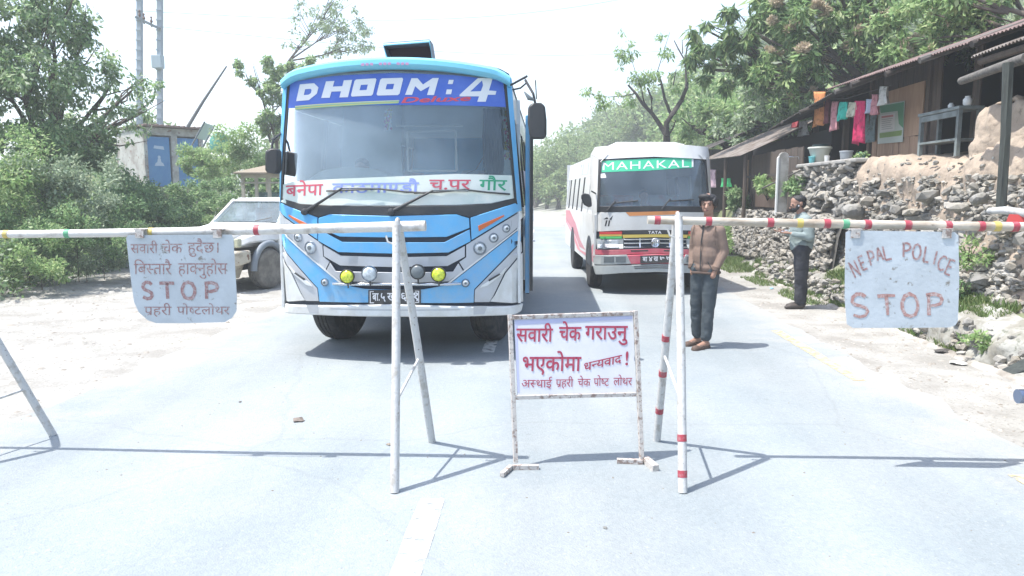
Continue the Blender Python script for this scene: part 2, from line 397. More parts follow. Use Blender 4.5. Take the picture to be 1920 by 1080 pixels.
m3 = N.new('ShaderNodeMix'); m3.data_type = 'RGBA'; L.new(mq.outputs[0], m3.inputs[0]); L.new(mx.outputs[2], m3.inputs[6]); m3.inputs[7].default_value = (.14, .15, .16, 1)
mp = N.new('ShaderNodeMapping'); mp.inputs['Scale'].default_value = (1.1, .07, 1); L.new(tc.outputs['Object'], mp.inputs[0])
n5 = N.new('ShaderNodeTexNoise'); n5.inputs['Scale'].default_value = 1.0; n5.inputs['Detail'].default_value = 5; L.new(mp.outputs[0], n5.inputs['Vector'])
r5 = N.new('ShaderNodeMapRange'); r5.inputs[1].default_value = .38; r5.inputs[2].default_value = .62; r5.inputs[3].default_value = .90; r5.inputs[4].default_value = 1.06; L.new(n5.outputs[0], r5.inputs[0])
m5 = N.new('ShaderNodeMix'); m5.data_type = 'RGBA'; m5.blend_type = 'MULTIPLY'; m5.inputs[0].default_value = 1; L.new(m3.outputs[2], m5.inputs[6]); L.new(r5.outputs[0], m5.inputs[7])
# dust drifting in from both verges
sx = N.new('ShaderNodeSeparateXYZ'); L.new(tc.outputs['Object'], sx.inputs[0])
ax_ = N.new('ShaderNodeMath'); ax_.operation = 'ADD'; ax_.inputs[1].default_value = .42; L.new(sx.outputs[0], ax_.inputs[0])
ab = N.new('ShaderNodeMath'); ab.operation = 'ABSOLUTE'; L.new(ax_.outputs[0], ab.inputs[0])
nd = N.new('ShaderNodeTexNoise'); nd.inputs['Scale'].default_value = 1.5; nd.inputs['Detail'].default_value = 8; nd.inputs['Roughness'].default_value = .7; L.new(tc.outputs['Object'], nd.inputs['Vector'])
ma = N.new('ShaderNodeMath'); ma.operation = 'MULTIPLY_ADD'; ma.inputs[1].default_value = 2.6; L.new(nd.outputs[0], ma.inputs[0]); L.new(ab.outputs[0], ma.inputs[2])
rd = N.new('ShaderNodeMapRange'); rd.inputs[1].default_value = 4.2; rd.inputs[2].default_value = 5.1; rd.inputs[4].default_value = .85; L.new(ma.outputs[0], rd.inputs[0])
md_ = N.new('ShaderNodeMix'); md_.data_type = 'RGBA'; L.new(rd.outputs[0], md_.inputs[0]); L.new(m5.outputs[2], md_.inputs[6]); md_.inputs[7].default_value = (.36, .35, .325, 1)
# thin cracks
vc = N.new('ShaderNodeTexVoronoi'); vc.feature = 'DISTANCE_TO_EDGE'; vc.inputs['Scale'].default_value = .42; nw = N.new('ShaderNodeMix'); nw.data_type = 'RGBA'; nw.inputs[0].default_value = .22; L.new(tc.outputs['Object'], nw.inputs[6]); L.new(nd.outputs['Color'], nw.inputs[7]); L.new(nw.outputs[2], vc.inputs['Vector'])
rc = N.new('ShaderNodeMapRange'); rc.inputs[1].default_value = .002; rc.inputs[2].default_value = .007; rc.inputs[3].default_value = .16; rc.inputs[4].default_value = 0; L.new(vc.outputs['Distance'], rc.inputs[0])
mk = N.new('ShaderNodeMix'); mk.data_type = 'RGBA'; L.new(rc.outputs[0], mk.inputs[0]); L.new(md_.outputs[2], mk.inputs[6]); mk.inputs[7].default_value = (.16, .17, .175, 1)
L.new(mk.outputs[2], b.inputs['Base Color'])
strip('road', asph, -3.82, 3.05, -8, 95, .004, jl=.10, jr=.12, nx=2)
def worn(name, c):
    m = mat(name, c, .85); nt = m.node_tree; N = nt.nodes; L = nt.links; b = N['Principled BSDF']
    tc = N.new('ShaderNodeTexCoord'); n2 = N.new('ShaderNodeTexNoise'); n2.inputs['Scale'].default_value = 14; n2.inputs['Detail'].default_value = 6; L.new(tc.outputs['Object'], n2.inputs['Vector'])
    m2 = N.new('ShaderNodeMapRange'); m2.inputs[1].default_value = .36; m2.inputs[2].default_value = .5; m2.inputs[3].default_value = .12; L.new(n2.outputs[0], m2.inputs[0]); L.new(m2.outputs[0], b.inputs['Alpha']); return m
wp = worn('worn_white_paint', (.66, .66, .64)); yp = worn('worn_yellow_paint', (.62, .50, .28))
for a, c in ((-3, .6), (1.6, 3.85), (7.5, 9.9), (13, 15.5), (19, 21.5), (25, 27.5), (31, 33.5)):
    strip('road_marking', wp, -.665, -.535, a, c, .008, step=.2, jl=.008, jr=.008, nx=1)
for a, c in ((-6, -3.6), (.9, 2.0), (3.1, 4.45), (6.5, 8.9), (14, 16), (20, 22), (27, 29)):
    strip('road_marking', yp, 2.68, 2.79, a, c, .008, step=.2, jl=.015, jr=.015, nx=1)
# loose grit on the shoulders and on the asphalt (uncountable)
def grit(name, n, xa, xb, ya, yb, smin, smax, m, seed, z0=0.0):
    r = np.random.RandomState(seed); V = []; Q = []
    for i in range(n):
        x = r.uniform(xa, xb); y = ya + (yb-ya)*r.rand()**1.6; s = smin+(smax-smin)*r.rand()**3; z = height(x, y)+z0
        a = r.rand()*6.28; w = s*r.uniform(.5, 1); h = s*r.uniform(.35, .7); ca, sa = math.cos(a), math.sin(a)
        p = [(-s, -w*.6, 0), (s, -w, 0), (s*.8, w, 0), (-s*.9, w*.8, 0), (-s*.5, -w*.3, h), (s*.5, -w*.4, h*.8), (s*.35, w*.4, h), (-s*.4, w*.4, h*.7)]
        k = len(V); V += [(x+u*ca-v*sa, y+u*sa+v*ca, z+q-.15*s) for u, v, q in p]
        Q += [[k+j for j in f] for f in ((0, 1, 5, 4), (1, 2, 6, 5), (2, 3, 7, 6), (3, 0, 4, 7), (4, 5, 6, 7))]
    return tag(np_mesh(name, V, Q, [m]), kind='stuff')
gr1 = mat('shoulder_grit', (.36, .34, .31), .95, (.2, .18, .155), 3, .45, .6)
grit('shoulder_grit', 4200, -9, -3.75, 3, 22, .006, .035, gr1, 1)
grit('shoulder_grit', 2600, 2.95, 4.4, 3, 18, .005, .03, gr1, 2)
grit('rubble', 420, -8.6, -4.6, 6, 16, .03, .085, mat('pale_rubble', (.42, .41, .38), .9, (.28, .26, .23), 4), 3)
grit('road_grit', 900, -3.7, 3, 1.5, 16, .003, .009, mat('dark_grit', (.16, .14, .12), .9), 4, .004)
# ---------------------------------------------------------------- foliage
LM = dict(
    mango=leafmat('mango_leaves', [(0.052, 0.098, 0.039), (0.098, 0.182, 0.058), (0.169, 0.273, 0.098), (0.273, 0.338, 0.143)], trans=.35, rough=.4),
    bloom=leafmat('mango_blossom', [(0.390, 0.286, 0.208), (0.500, 0.429, 0.312), (0.442, 0.364, 0.234)], trans=.25),
    broad=leafmat('broad_leaves', [(0.083, 0.151, 0.064), (0.142, 0.246, 0.100), (0.233, 0.365, 0.157), (0.399, 0.500, 0.257)], trans=.42),
    light=leafmat('pale_leaves', [(0.166, 0.270, 0.100), (0.266, 0.412, 0.157), (0.433, 0.500, 0.257)], trans=.45),
    dusty=leafmat('dusty_leaves', [(0.156, 0.208, 0.130), (0.247, 0.325, 0.208), (0.403, 0.468, 0.325)], trans=.35),
    far=leafmat('far_leaves', [(0.133, 0.206, 0.086), (0.200, 0.285, 0.114), (0.300, 0.365, 0.157)], trans=.35),
    dark=leafmat('shade_leaves', [(0.067, 0.127, 0.057), (0.109, 0.199, 0.079), (0.166, 0.270, 0.114)], trans=.35))  # shade under the left tree is put into these darker leaf colours
bark = mat('bark', (.10, .08, .065), .95, (.055, .045, .038), 8, bump=.6, bscale=30, stretch=(1, 1, .3))
bark_pale = mat('pale_bark', (.19, .17, .145), .95, (.10, .09, .075), 9, bump=.5, bscale=30)
def leaves(cl, n, size, r, droop=.3, wid=.42, jit=.3):
    """n leaf rhombs around clumps cl = rows (x, y, z, radius)"""
    cl = np.asarray(cl, dtype=float); w = cl[:, 3]**2; w /= w.sum(); idx = r.choice(len(cl), n, p=w)
    d = r.normal(size=(n, 3)); d /= np.linalg.norm(d, axis=1)[:, None]; rad = r.rand(n)**.45
    P = cl[idx, :3] + d*(cl[idx, 3]*rad)[:, None]*np.array([1, 1, .8])
    ax = r.normal(size=(n, 3)) + d*.6; ax[:, 2] -= droop*2.2; ax /= np.linalg.norm(ax, axis=1)[:, None]
    sd = np.cross(ax, r.normal(size=(n, 3))*.55+np.array([-.25, -.15, .8])); sd /= np.linalg.norm(sd, axis=1)[:, None]+1e-9
    s = size*(1+jit*r.normal(size=n)).clip(.4, 1.9); s = s[:, None]; nn = np.cross(ax, sd)
    V = np.stack([P, P+ax*s*.45+sd*s*wid*.5+nn*s*.06, P+ax*s-nn*s*.05, P+ax*s*.5-sd*s*wid*.5+nn*s*.06], axis=1).reshape(-1, 3)
    return V, np.arange(n*4).reshape(-1, 4)
def clumps(ells, r, per=14, rr=(.22, .42), shell=.55):
    """clump centres spread through ellipsoids (x, y, z, rx, ry, rz)"""
    out = []
    for (x, y, z, a, b_, c) in ells:
        m = max(5, int(per*(a*b_*c)**.5))
        for i in range(m):
            d = r.normal(size=3); d /= np.linalg.norm(d); t = shell+(1-shell)*r.rand()**.7 if r.rand() > .25 else r.rand()*shell
            k = r.uniform(*rr)*min(a, b_, c)*1.1
            out.append((x+d[0]*a*t, y+d[1]*b_*t, z+d[2]*c*t, max(.12, k)))
    return out
def tree(name, base, ells, n, size, mats_, label, cat='tree', group=None, trunk=.14, seed=1, droop=.3, wid=.42, per=14, rr=(.22, .42), limbs=True, bk=None, extra=None, shell=.55, lean=0.0, twigs=3):
    r = np.random.RandomState(seed); base = (base[0], base[1], height(base[0], base[1]) if len(base) < 3 else base[2])
    root = empty(name, base, label, cat, group)
    cl = clumps(ells, r, per, rr, shell)
    if trunk:
        mb = MB(); zc = min(e[2]-e[5]*.6 for e in ells); zc = max(zc, base[2]+.3); cx = np.mean([e[0] for e in ells]); cyy = np.mean([e[1] for e in ells])
        fork = Vector((base[0]*.7+cx*.3, base[1]*.7+cyy*.3, zc)); mid = Vector(base).lerp(fork, .5)+Vector((trunk*r.uniform(-1, 1), 0, 0))
        mb.tube([Vector(base)-Vector((0, 0, .15)), mid, fork], [trunk*1.25, trunk, trunk*.85], 9)
        for e in ells:
            e3 = Vector(e[:3]); q = fork.lerp(e3, .5)+Vector(r.uniform(-.2, .2, 3)); mb.tube([fork, q, e3+Vector((0, 0, e[5]*.3))], [trunk*.75, trunk*.45, trunk*.15], 7)
            for k in range(twigs):
                t = Vector((e[0]+r.uniform(-.8, .8)*e[3], e[1]+r.uniform(-.8, .8)*e[4], e[2]+r.uniform(-.3, .9)*e[5])); mb.tube([q.lerp(e3, .5*r.rand()), q.lerp(t, .6)+Vector(r.uniform(-.15, .15, 3)), t], [trunk*.35, trunk*.2, trunk*.06], 5)
        mb.build('trunk', bk or bark, root, smooth=60)
    V, Q = leaves(cl, n, size, r, droop, wid); mi = None
    if len(mats_) > 1: mi = (r.rand(n) < .3).astype(int)
    np_mesh('crown', V, Q, [LM[k] for k in mats_], root, mi=mi, loc=base)
    if extra:
        k2, n2, s2 = extra; c2 = cl
        V, Q = leaves([(c[0]+r.normal()*c[3]*.5, c[1]-c[3]*.5, c[2]+c[3]*.5, c[3]*.55) for c in c2 if r.rand() < .5], n2, s2, r, -.3, .5); np_mesh('blossom', V, Q, [LM[k2]], root, loc=base)
    return root
def px3(px, py, Y):
    x, z = D(px, py, Y); return x, Y, z
def el(px, py, Y, rx, rz, ry=None):
    x, z = D(px, py, Y); return (x, Y, z, rx, ry or rx, rz)
def ground_under(px, Y, dy=0):
    x, _ = D(px, 300, Y); return (x, Y+dy)
# ---------------------------------------------------------------- barrier poles, trestles, signs
pole_w = mat('chalky_white_pole', (.58, .56, .53), .6, (.36, .32, .28), 12, .52, .68, col3=(.16, .13, .11), scale3=60, lo3=.68, hi3=.73, bump=.2)
pole_b = mat('bare_wood_pole', (.50, .45, .38), .65, (.30, .24, .18), 7, .45, .62, col3=(.09, .07, .06), scale3=30, lo3=.66, hi3=.7, bump=.25, stretch=(.4, 1, 1))
steel = mat('flaking_white_steel', (.50, .50, .49), .6, (.38, .36, .33), 20, .52, .64, col3=(.15, .11, .085), scale3=70, lo3=.63, hi3=.69, bump=.2)
rust = mat('rusty_frame', (.48, .45, .42), .7, (.24, .18, .155), 34, .5, .6, col3=(.12, .08, .06), scale3=90, lo3=.6, hi3=.66, bump=.3)
band = {k: mat(k+'_band', c, .55, tuple(q*.6+.12 for q in c), 45, .5, .66) for k, c in dict(red=(.34, .045, .065), yellow=(.50, .39, .10), green=(.09, .31, .17)).items()}
def barpt(A, B, t, sag=.012):
    return Vector(A).lerp(Vector(B), t) + Vector((0, .006*math.sin(9*t), -sag*math.sin(PI*t)))
def bar(name, A, B, r0, r1, m, bands, label, group):
    root = empty(name, (A[0], A[1], 0), label, 'barrier pole', group)
    mb = MB(); n = 30; mb.tube([barpt(A, B, i/n) for i in range(n+1)], [(r0+(r1-r0)*i/n)*(1+.035*math.sin(i*2.7)) for i in range(n+1)], 16)
    mb.build('pole', m, root, smooth=60)
    for px, k in bands:
        x, _ = D(px, 425, (A[1]+B[1])/2); t = (x-A[0])/(B[0]-A[0]); dt = (.014 if A[0] < 0 else .017)/abs(B[0]-A[0])
        mb = MB(); mb.tube([barpt(A, B, t-dt+rnd.uniform(-.0006, .0006)), barpt(A, B, t), barpt(A, B, t+dt)], (r0+(r1-r0)*t)*1.045+.0012, 16)
        mb.build('painted_band', band[k], root, smooth=60, label=k+' painted band')
    return root
bar('barrier_pole', (-4.35, 4.33, 1.375), (-.70, 4.30, 1.442), .019, .031, pole_w, [(10, 'yellow'), (127, 'green'), (285, 'yellow'), (483, 'red')],
    'chalky white barrier pole with few bands ending in front of the blue bus', 'poles across the road')
bar('barrier_pole', (.585, 4.38, 1.475), (4.6, 4.42, 1.43), .023, .030, pole_b, [(1231, 'red'), (1327, 'red'), (1443, 'red'), (1498, 'yellow'), (1549, 'red'), (1584, 'green'), (1625, 'red'), (1700, 'red'), (1775, 'red'), (1837, 'red'), (1867, 'yellow'), (1901, 'red')],
    'bare wooden barrier pole with many red bands in front of the white minibus', 'poles across the road')
def trestle(foot_f, foot_r, apex, label, m, rings=None, brf=(.32, .42), r=.025, cat='trestle'):
    root = empty('barrier_trestle', ((foot_f[0]+foot_r[0])/2, (foot_f[1]+foot_r[1])/2, 0), label, cat, 'steel trestles under the barrier poles')
    a = Vector(apex)
    F0 = Vector((foot_f[0], foot_f[1], .004)); R0 = Vector((foot_r[0], foot_r[1], .004))
    topf = a+Vector((0, -.035, .03)); topr = a+Vector((0, .035, -.005))
    for P, T in ((F0, topf), (R0, topr)): MB().tube([P, P.lerp(T, .5)+Vector((.003, 0, 0)), T], [r, r*.98, r*.92], 14).build('leg', m, root, smooth=60)
    p = F0.lerp(topf, brf[0]); q = R0.lerp(topr, brf[1]); MB().tube([p, q], .009, 8).build('brace', m, root, smooth=60)
    mb = MB(); ring = [a+Vector((0, math.cos(t)*.042, math.sin(t)*.042+.002)) for t in [PI*.1*k-.6 for k in range(15)]]
    mb.tube(ring, .010, 8); mb.box((a.x, a.y-.048, a.z-.01), (.032, .014, .085)); mb.build('pole_cradle', m, root, smooth=50, bevel=.003)
    MB().tube([a+Vector((-.06, -.045, -.05)), a+Vector((-.05, -.05, -.085)), a+Vector((-.015, -.05, -.10)), a+Vector((.01, -.045, -.07))], .006, 7).build('hook', m, root, smooth=60)
    for leg, t in (rings or []):
        P, T = (F0, topf) if leg == 'f' else (R0, topr); d = (T-P).normalized()*.019; c = P.lerp(T, t)
        MB().tube([c-d, c+d], r*1.06, 14).build('painted_band', band['red'], root, smooth=60, label='red painted band')
    return root
trestle((-.823, 3.878), (-.746, 4.718), (-.862, 4.30, 1.437), 'white painted trestle in front of the blue bus with thin brace', steel)
trestle((.752, 3.951), (.735, 4.81), (.756, 4.382, 1.472), 'white trestle with red bands on its legs beside the standing man', steel, rings=[('f', .19), ('f', .065), ('r', .155), ('r', .335), ('r', .50)])
trestle((-3.62, 3.86), (-3.33, 4.74), (-3.72, 4.33, 1.387), 'grey steel trestle at the left edge with one leg on the asphalt', steel, brf=(.2, .25))
# ---- sign plates hanging from the poles
paint_br = mat('faded_maroon_paint', (.30, .165, .16), .8, (.40, .33, .33), 60, .47, .62)
paint_br2 = mat('faded_brown_red_paint', (.36, .20, .18), .8, (.46, .38, .37), 50, .48, .62)
paint_red = mat('maroon_sign_paint', (.32, .03, .07), .7, (.36, .08, .12), 40, .5, .7)
plate = mat('dirty_blue_white_plate', (.47, .515, .55), .6, (.40, .44, .47), 3.5, .4, .62, col3=(.22, .21, .19), scale3=22, lo3=.62, hi3=.69, bump=.1)
def word(mb, s, x0, x1, yh, yb, fn, off=.012, tilt=0.0, slant=.05):
    V, F = layout(vis(s), off, slant); a = min(v[0] for v in V); b = max(v[0] for v in V)
    V = [(x0+(x-a)/(b-a)*(x1-x0), yb+(yh-yb)*y/.63 + tilt*(x-a)/(b-a)) for x, y in V]
    mb.add([fn(x, y, .0018) for x, y in V], F)
LET = {
 'S': [[(.92, .84), (.72, .97), (.42, 1), (.15, .88), (.08, .70), (.22, .56), (.55, .47), (.85, .36), (.93, .20), (.75, .04), (.42, 0), (.05, .12)]],
 'T': [[(0, .93), (.5, .95), (1, .93)], [(.5, .95), (.52, 0)]],
 'O': [[(.5, 1), (.2, .9), (.03, .62), (.03, .36), (.2, .08), (.5, 0), (.8, .08), (.97, .36), (.97, .62), (.8, .9), (.5, 1)]],
 'P': [[(.12, 0), (.16, .94)], [(0, .93), (.55, .97), (.88, .88), (.98, .70), (.86, .52), (.5, .44), (.16, .44)]],
 'N': [[(.1, 0), (.08, 1)], [(.08, .98), (.9, .02)], [(.9, 0), (.92, 1)]],
 'E': [[(.12, 0), (.12, 1)], [(.12, .95), (.9, .97)], [(.12, .5), (.75, .52)], [(.12, .04), (.95, .04)]],
 'A': [[(0, 0), (.48, 1)], [(.48, 1), (.98, 0)], [(.2, .36), (.78, .36)]],
 'L': [[(.12, 1), (.12, .04)], [(.12, .04), (.9, .06)]],
 'I': [[(.5, 0), (.5, 1)]],
 'C': [[(.95, .84), (.7, .98), (.38, .96), (.1, .72), (.06, .38), (.28, .06), (.62, 0), (.94, .14)]]}
def letter(mb, ch, x0, x1, yt, yb, fn, w, rot=0.0):
    V, F = strokes([[(x0+a*(x1-x0), b*(yb-yt)) for a, b in pl] for pl in LET[ch]], w)
    cx = (x0+x1)/2; h = (yb-yt)/2; out = []; rot = -rot; V = [(cx+(x-cx)*(1-.55*abs(rot)), y) for x, y in V]
    for x, y in V:
        dx, dy = x-cx, y-h; out.append((cx+dx*math.cos(rot)+dy*math.sin(rot), (yt+yb)/2-(dy*math.cos(rot)-dx*math.sin(rot))))
    mb.add([fn(x, y, .0018) for x, y in out], F)
def hang_sign(poly, Y, tilt, label, name, holes):
    def fn(px, py, o):
        x, z = D(px, py, Y); return (x, Y-o+tilt*(1.40-z), z)
    pts = [fn(a, b, 0) for a, b in poly]; cx = sum(p[0] for p in pts)/len(pts)
    root = empty(name, (cx, Y, min(p[2] for p in pts)), label, 'sign', 'metal signs hung from the barrier poles')
    MB().slab(poly, fn, -.0025, 0).build('plate', plate, root)
    return root, fn
polyL = [(236, 446), (240, 441), (434, 440), (437, 446), (438, 500), (439, 560), (437, 586), (428, 599), (414, 607), (340, 609), (284, 609), (268, 603), (252, 588), (244, 568), (240, 520)]
sL, fL = hang_sign(polyL, 4.262, .10, 'pale blue metal sign with faded script above and below STOP, hung left of the bus', 'stop_sign', None)
mb = MB()
for a in (('सवारी', 244, 295, 458, 475), ('चेक', 303, 341, 457, 475), ('हुदैछ।', 351, 409, 455, 474), ('बिस/तारै', 248, 319, 495, 515), ('हाक/नुहोस', 331, 424, 494, 515), ('प^हरी', 263, 315, 577, 593), ('पोष/टलोथर', 325, 425, 577, 592)):
    word(mb, *a, fL, off=.0)
for ch, a, b_ in (('S', 261, 281, ), ('T', 294, 322), ('O', 336, 361), ('P', 379, 404)): letter(mb, ch, a, b_, 530, 562, fL, 6.2)
mb.build('lettering', paint_br, sL)
polyR = [(1586, 436), (1592, 432), (1790, 435), (1797, 441), (1796, 520), (1791, 600), (1786, 608), (1776, 612), (1690, 613), (1595, 613), (1584, 606), (1581, 560), (1583, 500)]
sR, fR = hang_sign(polyR, 4.345, -.06, 'large pale metal sign reading NEPAL POLICE STOP hung from the banded pole', 'police_sign', None)
mb = MB()   # letters on an arch; px from the photograph
def z3(x, y): return 1560+x/4.696, 400+y/4.696
for ch, x0, x1, yt, yb, rot in (('N', 150, 232, 415, 560, .42), ('E', 228, 295, 370, 500, .36), ('P', 308, 372, 325, 455, .27), ('A', 378, 442, 300, 415, .22), ('L', 440, 520, 285, 412, .2), ('P', 615, 688, 258, 385, -.02), ('O', 702, 780, 272, 405, -.14), ('L', 798, 862, 295, 435, -.2), ('I', 880, 925, 330, 450, -.28), ('C', 918, 1005, 372, 500, -.35), ('E', 990, 1065, 400, 545, -.42)):
    a, t = z3(x0, yt); b_, u = z3(x1, yb); letter(mb, ch, a, b_, t, u, fR, 3.9, rot)
mb.build('lettering', paint_br, sR)
mb = MB()
for ch, x0, x1, yt, yb, rot in (('S', 150, 305, 705, 905, .12), ('T', 385, 545, 710, 890, .04), ('O', 595, 740, 705, 900, 0), ('P', 812, 955, 700, 890, .02)):
    a, t = z3(x0, yt); b_, u = z3(x1, yb); letter(mb, ch, a, b_, t, u, fR, (7.2, 5.0), rot)
mb.build('lettering', paint_br2, sR)
for root, fn, xs_, Y in ((sL, fL, (262, 408), 4.262), (sR, fR, (1604, 1775), 4.345)):
    for px in xs_:
        x, z = D(px, 434, Y); mb = MB()
        mb.box((x, Y-.006, z-.012), (.05, .006, .05)); mb.box((x, Y+.028, z+.012), (.07, .07, .008)); mb.tube([(x, Y-.008, z-.02), (x, Y+.004, z-.02)], .006, 6)
        mb.build('hanging_bracket', rust, root)
# ---- the sign stand on the asphalt
AX, AY, BX, BY = -.204, 4.264, .599, 4.39
def pl(px, py, o=0.0):
    """spot of the photograph on the stand's upright plane"""
    Y = 4.32
    for _ in range(4): x, z = D(px, py, Y); Y = AY+(x-AX)*(BY-AY)/(BX-AX)+z*.17
    n = Vector((BY-AY, -(BX-AX), 0)).normalized(); return (x+n.x*o, Y+n.y*o, z)
st = empty('sign_stand', ((AX+BX)/2, (AY+BY)/2, 0), 'framed white notice with maroon script standing on the road between the trestles', 'sign stand')
def sq(name, pts, r): MB().tube([pl(*p) if len(p) == 2 else p for p in pts], r, sq=True).build(name, rust, st, bevel=.002)
sq('leg', [(956, 590), (960, 690), (967, 868)], .0125); sq('leg', [(1191, 582), (1196, 680), (1203, 862)], .0125)
sq('frame_rail', [(961, 595), (1187, 587)], .012); sq('frame_rail', [(967, 745), (1192, 739)], .012)
for s, (x, y) in ((1, (AX, AY)), (-1, (BX, BY))):
    MB().tube([(x+.01*s, y-.01, .018), (x+.165*s, y+.0, .018)], .014, sq=True).build('foot', rust, st, bevel=.002)
MB().tube([(AX, AY-.01, .02), (AX-.045, AY-.14, .02)], .013, sq=True).build('foot', rust, st, bevel=.002)
MB().tube([(BX+.005, BY+.03, .022), (BX+.05, BY-.13, .022)], .02, sq=True).build('foot', rust, st, bevel=.002)
panelm = mat('white_flex_panel', (.60, .60, .64), .55, (.54, .55, .61), 4, .4, .6, col3=(.40, .39, .40), scale3=18, lo3=.66, hi3=.72)
MB().slab([(964, 599), (1186, 591), (1191, 735), (970, 741)], pl, -.004, .002).build('panel', panelm, st)
MB().slab([(965, 600), (1185, 592), (1185.5, 598), (970, 609), (974, 735), (970.5, 736)], pl, .002, .0032).build('panel_border', mat('pale_violet_border', (.42, .44, .60), .6), st)
mb = MB(); fS = lambda x, y, o: pl(x, y, .003+o)
for a in (('सवारी', 968, 1037, 616, 640), ('चेक', 1048, 1090, 613, 638), ('गराउनु', 1097, 1177, 611, 636), ('भएकोमा', 980, 1090, 669, 695)): word(mb, *a, fS, off=.013)
word(mb, 'धन/यवाद', 1095, 1166, 681, 695, fS, off=.012, tilt=-16); word(mb, '!', 1172, 1178, 661, 684, fS, off=.01)
mb.build('lettering', paint_red, st)
mb = MB()
for a in (('अस/थाई', 978, 1035, 712, 726), ('प^हरी', 1042, 1075, 711, 725), ('चेक', 1083, 1107, 710, 724), ('पोष/ट', 1113, 1142, 709, 723), ('लोथर', 1150, 1185, 708, 722)): word(mb, *a, fS, off=.0)
mb.build('lettering', paint_red, st)
# ---------------------------------------------------------------- blue coach
BX0 = -1.452
blue = mat('blue_coach_paint', (.065, .36, .68), .38, (.085, .38, .68), 1.5, coat=.5, spec=.5)
sky_blue = mat('pale_blue_visor_paint', (.17, .52, .68), .4, coat=.4)
silver = mat('silver_coach_paint', (.46, .49, .53), .4, (.43, .455, .49), 3, metal=.15, coat=.3)
wht = mat('white_coach_paint', (.66, .68, .68), .45, (.52, .54, .52), 2.5, .5, .7, coat=.3)
blk = mat('black_plastic', (.018, .02, .024), .5)
gap = mat('dark_grille', (.012, .02, .035), .6)
rub = mat('tyre_rubber', (.028, .028, .030), .9, (.075, .07, .062), 9, .45, .7, bump=.2)
chrome = mat('chrome', (.55, .57, .60), .22, metal=1.0)
orange = mat('orange_lens', (.55, .12, .03), .3)
lens = mat('lamp_lens', (.50, .55, .58), .12, (.30, .33, .36), 30, coat=1, spec=.8)
yel = mat('yellow_lamp_lens', (.62, .68, .03), .2, (.40, .48, .02), 40, .45, .55, coat=1)
grl = mat('grey_lamp_cover', (.12, .14, .15), .35)
under = mat('underbody', (.012, .012, .013), .9)
road_dust(blue, .4, 1.5, .55); road_dust(silver, .4, 1.5, .6); road_dust(wht, .35, 1.4, .6); road_dust(blk, .3, 1.5, .4, (.2, .19, .17))
def Fy(x, z):
    u = abs((x-BX0)/1.2); y = 7.0 + .26*u**2.6 + .10*max(0, (u-.92)/.08)**2
    return y + (.10*(z-1.45) if z > 1.45 else .05*(1.45-z)**2)
def bsurf(px, py, off=0.0):
    Y = 7.1
    for _ in range(8): x, z = D(px, py, Y); Y = Fy(x, z)-off
    return x, z
def onbus(x, z, o): return (x, Fy(x, z)-o, z)
bus = empty('coach', (BX0, 10.8, 0), 'blue and white coach with a DHOOM:4 banner facing the barrier', 'bus')
def panel(name, pts, m, t0, t1, center=False, one=False, bev=.005, seg=.12, label=None, parent=None):
    P = [(BX0, bsurf(740, p[1])[1]) if p[0] == 'c' else bsurf(*p) for p in pts]
    mb = MB()
    if center:
        L_ = [(2*BX0-x, z) for x, z in P[::-1] if abs(x-BX0) > 1e-4]; mb.slab(P+L_, onbus, t0, t1, seg=seg); return mb.build(name, m, parent or bus, smooth=30, bevel=bev, weld=True, label=label)
    r = []
    for s in ((1,) if one else (1, -1)):
        mb = MB(); mb.slab(P if s == 1 else [(2*BX0-x, z) for x, z in P[::-1]], onbus, t0, t1, seg=seg); r.append(mb.build(name, m, parent or bus, smooth=30, bevel=bev, weld=True, label=label))
    return r
# front backing (dark, seen only in the slots and seams)
mb = MB(); zs = [.46+.96*j/14 for j in range(15)]; us = [-1.19+2.38*i/30 for i in range(31)]
for z in zs:
    for u in us: mb.v.append(onbus(BX0+u, z, 0))
for j in range(14):
    for i in range(30): mb.f.append((j*31+i, j*31+i+1, (j+1)*31+i+1, (j+1)*31+i)); mb.m.append(0)
mb.build('front_backing', gap, bus, smooth=True)
panel('hood', [('c', 405), (856, 402), (880, 409), (881, 427), (838, 444), ('c', 445)], blue, 0, .028, center=True)
panel('grille_band', [('c', 454), (834, 454), (881, 430), (883, 452), (871, 458), (842, 473), ('c', 475)], blue, 0, .030, center=True)
panel('grille_band', [('c', 482), (838, 480), (872, 461), (872, 481), (840, 498), ('c', 500)], silver, 0, .032, center=True)
panel('grille_band', [('c', 510), (850, 509), (860, 493), (869, 508), (842, 527), ('c', 530)], silver, 0, .032, center=True)
panel('wing_panel', [(882.5, 408), (966, 381), (974, 385), (974, 395), (884.5, 450)], blue, 0, .026)
panel('lamp_panel', [(874.5, 459), (974, 398), (975, 423), (871.5, 507), (861.5, 491), (874.5, 482)], silver, 0, .024)
panel('light_trim', [(975.5, 424.5), (975.5, 427.5), (842, 532), (838, 531)], wht, .0, .034, bev=0)
panel('lower_panel', [('c', 543), (795, 542), (842, 533), (975.5, 429), (977, 452), (889.5, 542), (888.5, 567), ('c', 567)], blue, 0, .024, center=True)
panel('corner_panel', [(978, 454), (979, 471), (946, 511), (926, 553), (918, 566), (889.8, 566), (890.8, 543)], silver, 0, .023)
panel('corner_skirt', [(980, 473), (981, 565), (919, 565), (928, 553), (948, 512)], wht, 0, .025)
panel('corner_vent', [(946, 503), (951, 499), (945, 512), (915, 535), (900, 539), (905, 533), (936, 514)], wht, .02, .036, bev=.003)
panel('corner_vent_slot', [(937, 512), (939, 514), (918, 527), (916, 524)], blk, .02, .0375, bev=0)
panel('bumper', [('c', 569), (981, 568), (978, 582), (966, 588), (900, 591), ('c', 592)], wht, -.02, .065, center=True, bev=.012)
panel('bumper_patch', [(889, 572), (915, 572), (909, 587), (889, 588)], silver, .064, .0665, bev=0)
